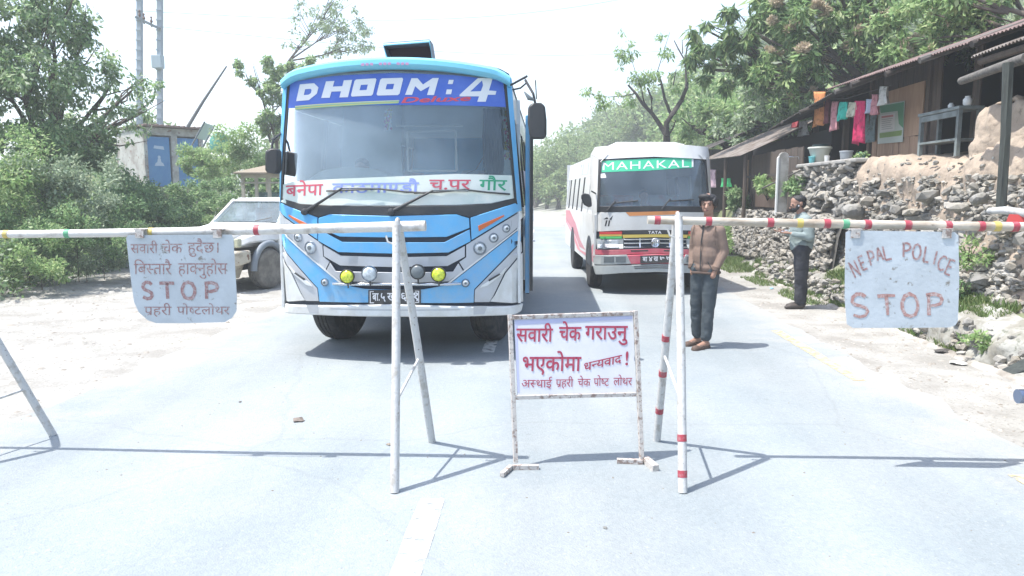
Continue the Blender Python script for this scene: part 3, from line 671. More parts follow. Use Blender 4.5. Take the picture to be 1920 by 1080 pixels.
panel('bumper_groove', [('c', 578), (862, 577), (866, 579), (862, 580), ('c', 581)], silver, .06, .0662, center=True, bev=0)
panel('glass_apron', [('c', 386), (855, 385), (920, 382), (968, 371), (972, 380), (880, 408), (856, 401.5), ('c', 404.5)], blk, -.01, .018, center=True)
# windscreen
glass('coach_glass', tint=(.84, .90, .93), veil=.20, veilcol=(.48, .59, .68), rough=.05, grad=(-.5, 1.1, 1.2, .22))  # veil thins to the right: pale haze painted over the left side
gp = [('c', 133), (850, 137), (947, 150), (951, 203), (958, 280), (966, 372), (920, 382), (855, 385), ('c', 387)]
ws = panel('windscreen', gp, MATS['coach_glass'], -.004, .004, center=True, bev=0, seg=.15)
panel('windscreen_rubber', [(944, 150), (949, 150), (954, 203), (961, 280), (969, 374), (964, 372), (956, 280), (949, 203)], blk, -.01, .012, bev=0)
panel('pillar', [(949, 146), (959, 146), (966, 240), (978, 396), (973, 396), (969, 374), (961, 280), (954, 203)], blue, -.03, .022)
bann = mat('royal_blue_film', (.045, .115, .50), .4, (.12, .22, .58), 1.2, .45, .75)
banner = panel('banner', [('c', 137), (850, 141), (943, 152), (950, 201), (850, 198), ('c', 197)], bann, .005, .0075, center=True, bev=0, seg=.06)
# DHOOM:4 in slanted block letters
def bw(px, py, o): x, z = bsurf(px, py, o); return onbus(x, z, o)
BL = dict(
 D=[[(0, 0), (0, 1), (.72, 1), (1, .72), (1, .35), (.66, 0)], [(.33, .33), (.33, .68), (.60, .68), (.68, .60), (.68, .42), (.58, .33)]],
 O=[[(.06, 0), (0, .08), (0, .92), (.06, 1), (.94, 1), (1, .92), (1, .08), (.94, 0)], [(.34, .35), (.34, .66), (.66, .66), (.66, .35)]],
 H=[[(0, 0), (0, 1), (.32, 1), (.32, .66), (.68, .66), (.68, 1), (1, 1), (1, 0), (.68, 0), (.68, .36), (.32, .36), (.32, 0)]],
 M=[[(0, 0), (0, 1), (.22, 1), (.5, .62), (.78, 1), (1, 1), (1, 0), (.76, 0), (.76, .52), (.5, .22), (.24, .52), (.24, 0)]])
def block(mb, ch, quad, off, mt=0):
    """letter in a px quad: bottom left, bottom right, top right, top left"""
    (a, b, c, d) = quad
    def q(u, v): return tuple((a[k]*(1-u)+b[k]*u)*(1-v)+(d[k]*(1-u)+c[k]*u)*v for k in (0, 1))
    rings = BL[ch]
    if len(rings) == 1: polys = [rings[0]]
    else:
        o, i = rings; k = len(o); polys = []
        ii = i if len(i) == k else None
        if ch == 'D': polys = [[o[0], o[1], i[1], i[0]], [o[1], o[2], i[2], i[1]], [o[2], o[3], i[3], i[2]], [o[3], o[4], i[4], i[3]], [o[4], o[5], i[5], i[4]], [o[5], o[0], i[0], i[5]]]
        else: polys = [[o[0], o[1], o[2], o[3], i[1], i[0]], [o[3], o[4], i[2], i[1]], [o[4], o[5], o[6], o[7], i[3], i[2]], [o[7], o[0], i[0], i[3]]]
    for p in polys:
        P = [bsurf(*q(*v)) for v in p]; bm = MB(); bm.slab(P, onbus, off, off+.0008, seg=.05); mb.add(bm.v, bm.f)
mb = MB()
for ch, quad in (('D', [(556, 190), (592, 187.0), (600, 155.5), (563, 158.5)]), ('H', [(603, 184), (653, 182.5), (661, 150), (612, 153)]), ('O', [(658, 181.5), (699, 179.5), (707, 147), (666, 149.5)]), ('O', [(706, 179.5), (749, 178.5), (757, 146), (714, 147.5)]), ('M', [(760, 178), (814, 178.5), (823, 146.5), (772, 147)])):
    (a, b, c, d) = quad; block(mb, ch, quad, .0115)
for q in (((840, 158), (849, 158), (851, 150), (842, 150)), ((836, 177), (846, 177), (848, 168), (838, 168))):
    P = [bsurf(*v) for v in q]; s = MB().slab(P, onbus, .0115, .0125); mb.add(s.v, s.f)
for poly in ([(862, 178), (896, 147), (909, 146.5), (882, 172), (906, 171), (904, 181), (862, 181)], [(903, 147), (924, 147), (917, 170), (931, 171), (929, 178), (915, 178), (911, 191), (895, 191), (902, 171), (906, 160)]):
    P = [bsurf(*v) for v in poly]; s = MB().slab(P, onbus, .0115, .0125, seg=.05); mb.add(s.v, s.f)
mb.build('banner_lettering', mat('white_vinyl', (.72, .72, .74), .5), bus)
redv = mat('red_vinyl', (.62, .07, .10), .5)
mb = MB(); V, F = layout('Deluxe', .022, .22); V, F = fit((V, F), 752, 883, 0, 1)
hh = max(v[1] for v in V); mb.add([bw(x, 193.0-(x-752)*.035-y/hh*10.5, .0118) for x, y in V], F); mb.build('banner_lettering', redv, bus)
for k, (c, w) in enumerate((((.60, .58, .30), 0), ((.16, .42, .30), 1), ((.55, .45, .14), 2), ((.30, .50, .30), 3))):
    mb = MB(); y0 = 1.9*k; P = [bsurf(*p) for p in ((554, 199+y0), (748, 188+y0*.75), (750-k, 189.6+y0*.75), (554, 200.7+y0))]
    s = MB().slab(P[::-1], onbus, .0105, .0112, seg=.06); mb.add(s.v, s.f); mb.build('banner_stripe', mat('stripe_%s' % 'abcd'[k], c, .5), bus)
# destination board on the glass; its lower part paints in pale dashboard reflections
bd = mat('board_with_reflection', (.62, .66, .62), .5, (.50, .58, .54), 2.2, .45, .6, col3=(.66, .67, .62), scale3=5)
db = panel('board_with_reflection', [(529, 347), (552, 340), (640, 335), (740, 331), (858, 326), (960, 329), (966, 371), (920, 381), (855, 384), (740, 385), (650, 386), (568, 389), (545, 384), (527, 378)][::-1], bd, .005, .0065, one=True, bev=0, seg=.06, parent=None)[0]
cols = dict(r=mat('red_board_paint', (.50, .08, .12), .7), b=mat('blue_board_paint', (.24, .30, .70), .7), g=mat('green_board_paint', (.03, .30, .16), .7))
for s_, x0, x1, yh, yb, c, tl in (('बनेपा', 536, 606, 348, 368, 'r', -3), ('काठमाण/डौ', 623, 786, 344, 362, 'b', -2), ('च.पर', 805, 883, 337, 355, 'r', 0), ('गौर', 899, 951, 337, 356, 'g', 1)):
    mb = MB(); V, F = layout(vis(s_), .012, .04); a = min(v[0] for v in V); b_ = max(v[0] for v in V)
    mb.add([bw(x0+(x-a)/(b_-a)*(x1-x0), yb+(yh-yb)*y/.63-(-tl)*(x-a)/(b_-a), .009) for x, y in V], F); mb.build('board_lettering', cols[c], bus)
# visor, roof, sides
def tumble(o):
    for v in o.data.vertices:
        w = v.co.z; v.co.x *= 1-.105*max(0, min(1, (w-1.35)/1.2))
    return o
def roofz(x): u = abs((x-BX0)/1.085); return 2.90-.10*u**2-.04*max(0, (u-.85)/.15)**2
mb = MB(); n = 36; prof = [(.02, -.105), (-.08, -.098), (-.11, -.07), (-.105, -.03), (-.04, .0), (.2, .012), (.4, .0)]
for i in range(n+1):
    x = BX0-1.10+2.20*i/n; z = roofz(x)-.02; y = Fy(x, 2.6)
    for dy, dz in prof: mb.v.append((x, y+dy, z+dz))
k = len(prof)
for i in range(n):
    for j in range(k-1): mb.f.append((i*k+j, (i+1)*k+j, (i+1)*k+j+1, i*k+j+1)); mb.m.append(0)
mb.f += [tuple(range(k))[::-1], tuple(range(n*k, n*k+k))]; mb.m += [0, 0]
mb.build('visor', sky_blue, bus, smooth=50)
pinkl = mat('faded_pink_lettering', (.50, .25, .42), .6)
mb = MB()
for i in range(11):
    if i in (3, 7): continue
    x, z = bsurf(678+i*8.3, 127, .15); y = Fy(x, 2.6)-.137
    mb.box((x+.012, y, roofz(x)-.02-.075), (.028, .003, .022), ry=.15*((i*7) % 3-1))
mb.build('visor_lettering', pinkl, bus)
mb = MB(); ysr = [7.32, 7.6, 9, 11, 13, 14.1, 14.25]; n = 24
for y in ysr:
    for i in range(n+1):
        x = BX0-1.085+2.17*i/n; mb.v.append((x, y, roofz(x)-(.0 if y < 14.2 else .12)))
for j in range(len(ysr)-1):
    for i in range(n): mb.f.append((j*(n+1)+i, j*(n+1)+i+1, (j+1)*(n+1)+i+1, (j+1)*(n+1)+i)); mb.m.append(0)
mb.build('roof', wht, bus, smooth=40)
mb = MB()
for i in range(n+1):
    x = BX0-1.05+2.10*i/n; mb.v += [(x, 7.4, roofz(x)-.05), (x, 14.2, roofz(x)-.05)]
for i in range(n): mb.f.append((2*i, 2*i+1, 2*i+3, 2*i+2)); mb.m.append(0)
mb.build('ceiling_lining', mat('ceiling_vinyl', (.68, .71, .73), .8), bus)
glass('coach_side_glass', tint=(.90, .94, .95), veil=.05, rough=.04)
glass('side_glass', tint=(.62, .68, .70), veil=.10, veilcol=(.3, .36, .4), rough=.04)
for s in (1, -1):
    X = BX0+s*1.185
    mb = MB(); mb.box((X, 10.78, 1.42), (.03, 6.95, .10)); mb.box((X, 11.6, .98), (.03, 5.3, .78)); mb.box((X, 10.9, 2.60), (.03, 6.7, .30))
    mb.box((X, 7.6, .95), (.03, .62, .9)) if s < 0 else mb.box((X, 7.42, 1.0), (.03, .25, .9))
    tumble(mb.build('side_panel', wht, bus, bevel=.006))
    MB().box((X+s*.018, 11.4, 1.22), (.004, 5.6, .20)).build('side_stripe', blue, bus)
    for yy in (7.42, 8.62, 9.85, 11.05, 12.25, 13.4, 14.18): tumble(MB().box((X, yy, 1.96), (.034, .09, .98)).build('window_pillar', blk, bus))
    for yy in (8.02, 9.23, 10.45, 11.65, 12.82, 13.8): tumble(MB().box((X, yy, 1.96), (.008, 1.1 if yy < 13.5 else .68, .97)).build('side_window', MATS['coach_side_glass'], bus))
mb = MB(); mb.box((BX0, 14.2, 1.55), (2.36, .05, 2.3)); tumble(mb.build('rear_panel', blue, bus, bevel=.02))
mb = MB(); mb.box((BX0, 10.9, .86), (2.3, 6.7, .06)); mb.box((BX0, 10.8, .55), (1.0, 6.6, .28)); mb.tube([(BX0-.95, 8.2, .47), (BX0+.95, 8.2, .47)], .09, 10); mb.tube([(BX0-.95, 12.3, .47), (BX0+.95, 12.3, .47)], .12, 10); mb.box((BX0, 7.7, .66), (1.5, .9, .3))
mb.build('chassis', under, bus)
def wheel(parent, x, y, r, w, steer=0.0, hub=None, z=None, out=1):
    """tyre with tread blocks, rim and hub; out = +1 when its face points to +x"""
    M = Matrix.Rotation(steer, 3, 'Z'); z = r if z is None else z
    pr = [(r*.60, -w*.42), (r*.80, -w*.5), (r*.93, -w*.47), (r*.985, -w*.36), (r, -w*.2), (r*.975, -w*.19), (r*.975, -w*.15), (r, -w*.14), (r, -w*.03), (r*.975, -w*.02), (r*.975, w*.02), (r, w*.03), (r, w*.14), (r*.975, w*.15), (r*.975, w*.19), (r, w*.2), (r*.985, w*.36), (r*.93, w*.47), (r*.80, w*.5), (r*.60, w*.42)]
    wh = empty_part('wheel', parent)
    t = MB().lathe(pr, (x, y, z), 'X', 40, M=M).build('tyre', rub, wh, smooth=40)
    rm = hub or silver
    MB().lathe([(r*.6, w*.36*out), (r*.58, w*.22*out), (r*.42, w*.12*out), (r*.40, w*.2*out), (r*.22, w*.24*out), (r*.2, w*.36*out), (.01, w*.38*out)], (x, y, z), 'X', 28, M=M).build('rim', rm, wh, smooth=35)
    return wh
def empty_part(name, parent):
    o = bpy.data.objects.new(name, None); C.objects.link(o); o.parent = parent; o.empty_display_size = .1; return o
for x, o_ in ((-2.30, -1), (-.60, 1)): wheel(bus, x, 8.22, .46, .27, R(-14), out=o_)
for x, o_ in ((-2.38, -1), (-.50, 1)): wheel(bus, x, 12.3, .46, .34, 0, out=o_)
MB().box((BX0, 8.7, .92), (2.25, 2.4, .03)).build('cabin_floor', mat('worn_cabin_floor', (.42, .42, .40), .8), bus)
# lamps
def round_lamp(name, px, py, rpx, m, parent=bus, off=.03, bez=chrome, deep=.02, mirror=True, face=0.0):
    x0_, z0_ = bsurf(px, py); r = rpx/200
    for s in ((1, -1) if mirror else (1,)):
        x = x0_ if s == 1 else 2*BX0-x0_; y = Fy(x, z0_)-off
        M = Matrix.Rotation(s*face, 3, 'Z')
        a = MB().lathe([(r*1.18, .035), (r*1.2, -.002), (r*1.08, -.012), (r*.98, -.004), (r*.97, .02)], (x, y, z0_), 'Y', 28, M=M).build(name, bez, parent, smooth=35)
        MB().lathe([(r*.97, .012), (r*.96, -.002), (r*.75, -deep*.55), (r*.4, -deep*.9), (.002, -deep)], (x, y, z0_), 'Y', 28, M=M).build('lens', m, a, smooth=60)
        MB().lathe([(r*.4, -deep*.8), (r*.36, -deep-.006), (r*.2, -deep-.008), (.002, -deep-.006)], (x, y, z0_), 'Y', 20, M=M).build('bulb_cap', grl, a, smooth=60)
round_lamp('headlamp', 900, 465, 11, lens, face=.25); round_lamp('headlamp', 926, 445.6, 8, lens, face=.3); round_lamp('headlamp', 949.5, 428, 7, lens, face=.4)
round_lamp('fog_lamp', 873.5, 530, 6.8, lens, face=.15)
panel('turn_signal', [(897, 423), (946, 402.5), (945, 406), (898.5, 433.5)], orange, .02, .034, bev=.002)
for px, py, r_, m, nm in ((652.5, 518, 13, yel, 'yellow'), (694, 512.5, 14, lens, 'clear'), (784, 509, 13.5, grl, 'grey'), (823, 514, 13.5, yel, 'yellow')):
    x, z = bsurf(px, py, .12); r = r_/202; y = Fy(x, z)-.15
    a = MB().lathe([(r*.35, .11), (r*.8, .07), (r*1.05, .02), (r*1.1, -.005), (r*1.02, -.015), (r*.95, -.004)], (x, y, z), 'Y', 28).build('driving_lamp', blk if nm != 'clear' else chrome, bus, smooth=40, label=nm+' round driving lamp')
    MB().lathe([(r*.96, .0), (r*.93, -.012), (r*.6, -.024), (.002, -.03)], (x, y, z), 'Y', 28).build('lens', m, a, smooth=60)
    MB().tube([(x, y+.02, z-r*1.0), (x, y+.03, z-r-.045)], .008, 8).build('lamp_mount', blk, a)
mb = MB(); pts = []
for i in range(13):
    px = 622+(862-622)*i/12; x, z = bsurf(px, 533, .09); pts.append((x, Fy(x, z)-.09-(0 if 0 < i < 12 else -.05), z))
mb.tube(pts, .014, 10); mb.build('lamp_rail', chrome, bus, smooth=60)
# number plate
P = [bsurf(*p) for p in ((692, 570), (790, 569), (790, 542), (692, 543))]
npl = MB().slab(P, onbus, .02, .034, seg=.2).build('number_plate', blk, bus)
mb = MB()
for a in ([(695, 567.6), (787, 566.6), (787, 565.2), (695, 566.2)], [(695, 546.6), (787, 545.6), (787, 544.4), (695, 545.4)], [(695, 567), (696.6, 567), (696.6, 545.4), (695, 545.4)], [(785.4, 566), (787, 566), (787, 544.6), (785.4, 544.6)]):
    s = MB().slab([bsurf(*p) for p in a], onbus, .034, .0346); mb.add(s.v, s.f)
mb.build('plate_border', MATS['white_vinyl'], npl)
mb = MB()
for s_, x0, x1, yh, yb in (('बा.', 698, 712, 550, 563.5), ('५', 714, 723, 550, 564), ('ख', 726, 742, 549.5, 563.5), ('६', 752, 762, 549.5, 563), ('१', 775, 784, 548.5, 562.5)):
    V, F = layout(vis(s_), .014); a = min(v[0] for v in V); b_ = max(v[0] for v in V); mb.add([bw(x0+(x-a)/(b_-a)*(x1-x0), yb+(yh-yb)*y/.63, .0352) for x, y in V], F)
mb.build('plate_lettering', MATS['white_vinyl'], npl)
# wipers
for (p0, p1, b0, b1, b2) in (((572, 397), (642, 352.5), (612, 358), (710, 354), (796, 362)), ((734, 397), (812, 357), (776, 362), (870, 355.5), (956, 364))):
    w = MB().tube([bw(*p0, .03), bw((p0[0]+p1[0])/2, (p0[1]+p1[1])/2, .055), bw(*p1, .05)], [.018, .013, .009], 8).build('wiper', blk, bus, smooth=60)
    MB().tube([bw(*p1, .05), bw(p1[0]+35, p1[1], .05), bw(p1[0]+66, p1[1]+1, .04)], .007, 8).build('wiper_link', grl, w, smooth=60)
    MB().tube([bw(*b0, .02), bw((b0[0]+b1[0])/2, b0[1]-2, .022), bw(*b1, .022), bw((b2[0]+b1[0])/2, b1[1]+5, .022), bw(*b2, .02)], .009, 6).build('wiper_blade', blk, w)
    MB().lathe([(.035, .01), (.032, -.035), (.012, -.045)], bw(*p0, .02), 'Y', 14).build('wiper_pivot', blk, w, smooth=40)
# roof hatch
hx0, hz0 = D(723, 106, 7.75); hx1, _ = D(812, 106, 7.75); _, hz1 = D(765, 81, 7.75); hz0 -= .06
h = MB().slab([(hx0+.03, hz0), (hx1, hz0), (hx1-.03, hz1+.01), (hx0-.015, hz1-.02)], lambda u, v, o: (u, 7.95+o, v), -.0, .02).build('roof_hatch', mat('maroon_lining', (.03, .012, .02), .8), bus)
mb = MB(); c = [(hx0+.03, hz0), (hx1, hz0), (hx1-.03, hz1+.01), (hx0-.015, hz1-.02)]
for i in range(4):
    a, b_ = c[i], c[(i+1) % 4]; mb.add([(a[0], 7.72, a[1]), (b_[0], 7.72, b_[1]), (b_[0], 7.97, b_[1]), (a[0], 7.97, a[1]), (a[0], 7.72, a[1]+(.02 if i == 2 else -.012 if i == 0 else 0)), (b_[0], 7.72, b_[1]+(.02 if i == 2 else -.012 if i == 0 else 0)), (b_[0], 7.97, b_[1]+.02), (a[0], 7.97, a[1]+.02)], [(0, 1, 2, 3), (4, 5, 6, 7), (0, 1, 5, 4)])
mb.build('hatch_cowl', mat('slate_hatch', (.10, .13, .17), .5), h)
mb = MB(); mb.tube([(c[0][0], 7.715, c[0][1]), (c[1][0], 7.715, c[1][1]), (c[2][0], 7.715, c[2][1]), (c[3][0], 7.715, c[3][1]), (c[0][0], 7.715, c[0][1])], .012, 6); mb.build('hatch_rim', sky_blue, h)
# mirrors
def bt(px, py, Y): x, z = D(px, py, Y); return (x, Y, z)
m1 = MB().tube([bt(957, 160, 7.25), bt(975, 150, 7.12), bt(988, 143, 7.05)], .011, 7).build('mirror_arm', blk, bus); m2 = MB().tube([bt(962, 168, 7.25), bt(976, 165, 7.12), bt(988, 155, 7.05), bt(983, 145, 7.08)], .009, 7).build('mirror_arm', blk, bus)
MB().tube([bt(985, 150, 7.05), bt(1000, 176, 6.98), bt(1004, 196, 6.98)], .012, 7).build('mirror_arm', blk, bus)
MB().tube([bt(983, 172, 7.0), bt(992, 184, 6.97), bt(1004, 188, 6.98)], [.006, .022, .008], 8).build('kerb_mirror', grl, bus, smooth=60)
MB().tube([bt(1006, 186, 6.98), bt(1004, 150, 6.98)], .006, 6).build('mirror_spike', blk, bus)
def mirror(pts, Y, th, nm='wing_mirror'):
    fn = lambda u, v, o: bt(u, v, Y-o) if False else (D(u, v, Y)[0], Y-o, D(u, v, Y)[1]); return MB().slab(pts, fn, -th, 0).build(nm, blk, bus, bevel=.018, smooth=40)
mirror([(990, 200), (997, 193), (1014, 192), (1022, 198), (1025, 225), (1025, 254), (1020, 260), (1000, 260), (993, 256), (989, 228)], 6.95, .10)
MB().tube([bt(527, 250, 7.3), bt(512, 262, 7.2), bt(508, 285, 7.15)], .012, 7).build('mirror_arm', blk, bus)
mirror([(496, 284), (503, 279), (517, 278), (521, 284), (521, 318), (517, 326), (499, 324), (496, 318)], 7.1, .12)
# open folding door at the near side
dr = MB().box((-.205, 7.93, 1.50), (.045, .05, 1.86)).build('door', blue, bus, bevel=.006)
MB().box((-.190, 8.25, 1.48), (.03, .56, 1.86), rz=-.04).build('door_leaf', blk, dr, bevel=.004)
MB().box((-.160, 7.88, 1.50), (.03, .03, 1.80)).build('door_edge', blk, dr)
MB().tube([(-.15, 7.86, 1.13), (-.12, 7.86, 1.13)], .008, 6).build('door_catch', chrome, dr)
# inside: dashboard, wheel, seats, partition, hangings
cream = mat('cream_dash', (.62, .60, .52), .6, (.5, .5, .44), 4)
panel('dashboard', [(534, 372), (570, 340), (600, 320), (650, 312), (700, 316), (745, 335), (760, 376)][::-1], cream, -.34, -.035, one=True, bev=.05, seg=.12)
panel('dashboard', [(742, 385), (742, 350), (858, 345), (962, 350), (966, 375)][::-1], cream, -.34, -.035, one=True, bev=.03)
MB().tube([(-2.02+.21*math.cos(t), 7.72+.06*math.sin(t), 1.55+.19*math.sin(t)) for t in [PI*2*k/22 for k in range(23)]], .014, 7).build('steering_wheel', blk, bus, smooth=60)
mb = MB(); part = mat('bus_partition', (.50, .57, .62), .7)
mb.box((BX0, 9.3, 1.10), (2.2, .04, .5)); mb.box((BX0-.72, 9.3, 1.9), (.75, .04, 1.7)); mb.box((BX0+.98, 9.3, 1.9), (.28, .04, 1.7)); mb.box((BX0+.3, 9.3, 2.55), (1.2, .04, .5))
mb.build('partition', part, bus)
fr = mat('partition_frame', (.80, .82, .83), .5); mb = MB()
for a, b_ in (((764, 247), (854, 245)), ((854, 245), (856, 320)), ((764, 247), (765, 320)), ((764, 320), (856, 320)), ((742, 236), (868, 236))): mb.tube([bt(*a, 9.2), bt(*b_, 9.2)], .014, 6)
mb.build('partition_frame', fr, bus)
seatm = mat('seat_cover', (.42, .46, .50), .9, (.46, .26, .26), 5)
for yy in (9.9, 10.9, 11.9, 12.9):
    for xx in (BX0-.75, BX0+.75):
        MB().box((xx, yy, 1.55), (.85, .12, .75)).box((xx, yy-.25, 1.15), (.85, .45, .14)).build('seat', seatm, bus, bevel=.04)
MB().box((-2.0, 8.28, 1.45), (.5, .1, .7)).box((-2.0, 8.05, 1.12), (.5, .45, .12)).build('driver_seat', seatm, bus, bevel=.03)
hair = mat('black_tassel', (.012, .011, .013), .9)
r = np.random.RandomState(4); mb = MB()
for i in range(260):
    px = 908+32*r.rand(); y1 = 300+r.rand()*36; x, z = bsurf(px, 205, -.12); x2, z2 = bsurf(px+r.uniform(-5, 5), y1, -.12); yy = Fy(x, 2)+.1+r.rand()*.1
    mb.tube([(x, yy, z), ((x+x2)/2+r.uniform(-.02, .02), yy, (z+z2)/2), (x2, yy, z2)], [.012, .011, .003], 4)
mb.build('hanging_tassel', hair, bus)
for k, (px, py0, py1) in enumerate(((952, 205, 300), (727, 205, 245))):
    for c_, nm in ((mat('garland_gold', (.55, .40, .08), .5), 'gold'), (mat('garland_pink', (.55, .08, .20), .6), 'pink'), (mat('garland_white', (.6, .6, .55), .6), 'white')):
        mb = MB()
        for i in range(30):
            x, z = bsurf(px+r.uniform(-6, 6), py0+(py1-py0)*r.rand(), -.1); mb.lathe([(.003, -.014), (.014, 0), (.003, .014)], (x, Fy(x, z)+.1+.04*r.rand(), z), 'Z', 6)
        mb.build('garland', c_, bus, label=nm+' beads of a hanging garland')
MB().tube([bw(875, 325, -.1), bw(892, 318, -.12), bw(912, 285, -.12)], .005, 6).build('cable', blk, bus)
# ---------------------------------------------------------------- generic curved front for the other vehicles
class Surf:
    def __init__(s, o, rz, F): s.o = Vector(o); s.M = Matrix.Translation(s.o) @ Matrix.Rotation(rz, 4, 'Z'); s.I = s.M.inverted(); s.F = F
    def px(s, px, py, off=0.0):
        Y = s.o.y
        for _ in range(8):
            x, z = D(px, py, Y); l = s.I @ Vector((x, Y, z)); w = s.M @ Vector((l.x, s.F(l.x, l.z)-off, l.z)); Y = w.y
        l = s.I @ Vector((x, Y, z)); return l.x, l.z
    def pt(s, x, z, o): return s.M @ Vector((x, s.F(x, z)-o, z))
    def L(s, x, y, z): return s.M @ Vector((x, y, z))
def spanel(S, root, name, pts, m, t0, t1, mode='both', bev=.004, seg=.12, parent=None, label=None):
    if mode == 'center':
        while not (pts[0][0] == 'c' and pts[-1][0] == 'c'): pts = pts[1:]+pts[:1]
    P = [(0.0, S.px(1228, p[1])[1]) if p[0] == 'c' else S.px(*p) for p in pts]; r = []
    if mode == 'center': sets = [P + [(-x, z) for x, z in P[::-1] if abs(x) > 1e-4]]
    elif mode == 'both': sets = [P, [(-x, z) for x, z in P[::-1]]]
    else: sets = [P]
    for q in sets: r.append(MB().slab(q, S.pt, t0, t1, seg=seg).build(name, m, parent or root, smooth=30, bevel=bev, weld=True, label=label))
    return r
# ---------------------------------------------------------------- white minibus
vroot = empty('minibus', (1.745, 12.1, 0), 'white and red minibus with green MAHAKALI banner waiting in the right lane', 'bus', rz=R(3))
def VF(x, z): u = abs(x/.96); return .22*u**3+.08*max(0, (u-.9)/.1)**2 + (.30*(z-1.42) if z > 1.42 else (.0 if z > .95 else 0)) - (.06 if z < .78 else 0)
VS = Surf((1.745, 12.1, 0), R(3), VF)
vwht = mat('white_minibus_paint', (.66, .67, .66), .4, (.58, .58, .56), 2, coat=.4)
vred = mat('red_minibus_paint', (.50, .035, .09), .4, coat=.4); vpink = mat('rose_stripe', (.60, .20, .24), .45)
vorg = mat('orange_film', (.62, .25, .08), .5); vgrn = mat('green_film', (.05, .46, .26), .45); vyel = mat('yellow_paint', (.60, .46, .10), .5); sgrn = mat('bright_green_paint', (.08, .45, .12), .5); sred = mat('bright_red_paint', (.55, .05, .05), .5); sorg = mat('amber_paint', (.60, .36, .08), .5)
grey = mat('grey_bumper', (.36, .39, .39), .5, (.30, .32, .32), 4)
road_dust(vwht, .35, 1.4, .6); road_dust(vred, .35, 1.2, .5)
def V(*a, **k): return spanel(VS, vroot, *a, **k)
mb = MB()
for j in range(17):
    for i in range(25):
        z = .42+2.02*j/16
        if j > 7: break
        mb.v.append(VS.pt(-.95+1.9*i/24, .42+1.0*j/7, -.02))
for j in range(7):
    for i in range(24): mb.f.append((j*25+i, j*25+i+1, (j+1)*25+i+1, (j+1)*25+i)); mb.m.append(0)
mb.build('front_backing', gap, vroot, smooth=True)
V('bonnet', [(1112, 398), ('c', 396), ('c', 431), (1165, 432), (1112, 434)][::-1], vwht, -.02, .012, mode='center')
V('orange_strip', [(1173, 398), (1274, 395), (1269, 402), (1180, 405)][::-1], vorg, .0125, .0145, mode='one', bev=0)
V('glass_trim', [('c', 386), (1120, 387), (1119, 398), ('c', 397)], blk, -.02, .014, mode='center')
glass('van_glass', tint=(.88, .92, .94), veil=.13, veilcol=(.42, .52, .60), rough=.04)
V('windscreen', [('c', 296), (1125, 300), (1121, 389), ('c', 389)], MATS['van_glass'], -.01, 0, mode='center', bev=0)
V('windscreen_rubber', [(1122, 299), (1127, 299), (1124, 389), (1119, 389)][::-1], blk, -.02, .01)
V('roof_brow', [(1124, 299), (1108, 290), (1116, 276), ('c', 268), ('c', 294)], vwht, -.05, .02, mode='center', bev=.01)
V('front_pillar', [(1108, 290), (1122, 299), (1119, 389), (1119, 432), (1112, 434), (1110, 398), (1106, 320)][::-1], vwht, -.05, .012, bev=.006)
ban = V('banner', [(1129, 302), (1299, 294), (1300, 314), (1214, 320), (1128, 323)][::-1], vgrn, .002, .004, mode='one', bev=0)[0]
def vw_(px, py, o): x, z = VS.px(px, py); return VS.pt(x, z, o)
mb = MB(); Vv, Fv = layout('MAHAKALI', .0, .0, .06); a = min(v[0] for v in Vv); b_ = max(v[0] for v in Vv); hh = max(v[1] for v in Vv)
mb.add([vw_(1130+(x-a)/(b_-a)*170, (319-(x-a)/(b_-a)*6)-y/hh*14.5, .0065) for x, y in Vv], Fv); mb.build('banner_lettering', MATS['white_vinyl'], vroot)
V('sticker', [(1125, 326), (1134, 325), (1137, 333), (1125, 334)][::-1], MATS['white_vinyl'], .001, .002, mode='one', bev=0)
V('marker_stripe', [(1124, 434.5), (1166, 434), (1166, 439), (1124, 439)][::-1], sred, -.01, .014, bev=0)
V('marker_stripe', [(1124, 439.4), (1166, 439.4), (1166, 442.5), (1124, 442.8)][::-1], sorg, -.01, .014, bev=0)
V('marker_stripe', [(1124, 443), (1166, 442.9), (1166, 447), (1126, 447.5)][::-1], sgrn, -.01, .014, bev=0)
V('grille_header', [(1167, 433), ('c', 432), ('c', 438.5), (1167, 439)][::-1], blk, -.01, .013, mode='center', bev=0)
V('grille_stripe', [(1167, 440), ('c', 439.2), ('c', 444.5), (1168, 446)][::-1], vyel, -.01, .014, mode='center', bev=0)
mb = MB(); Vv, Fv = layout('TATA', .03, 0, .08); a = min(v[0] for v in Vv); b_ = max(v[0] for v in Vv); hh = max(v[1] for v in Vv)
mb.add([vw_(1215+(x-a)/(b_-a)*25, 438-y/hh*5.2, .0155) for x, y in Vv], Fv); mb.build('maker_lettering', MATS['white_vinyl'], vroot)
for y0 in (447.2, 454.3, 461.5): V('grille_bar', [(1169, y0+1), ('c', y0), ('c', y0+2.2), (1170, y0+3.2)][::-1], chrome, -.01, .016, mode='center', bev=.002)
for px in (1200, 1256): V('grille_post', [(px-1.3, 446.5), (px+1.3, 446.5), (px+1.3, 464), (px-1.3, 464)][::-1], chrome, -.01, .014, mode='one', bev=0)
x, z = VS.px(1228.5, 454.5); c = VS.pt(x, z, .025)
em = MB().lathe([(.058, -.006), (.066, -.012), (.074, -.006), (.074, .01), (.058, .01)], c, 'Y', 28).build('emblem_ring', chrome, vroot, smooth=40)
for s in (1, -1): MB().tube([c+Vector((s*.012, -.006, -.05)), c+Vector((s*.014, -.006, .01)), c+Vector((s*.034, -.006, .03)), c+Vector((s*.056, -.006, .02))], .010, 6).build('emblem_arm', chrome, vroot, smooth=60)
V('lamp_surround', [(1118, 448), (1169, 447.5), (1169, 466), (1120, 467)][::-1], grey, -.02, .010)
V('headlamp', [(1133, 450.5), (1160, 450), (1160, 464), (1134, 464.5)][::-1], lens, .0, .018, bev=.004)
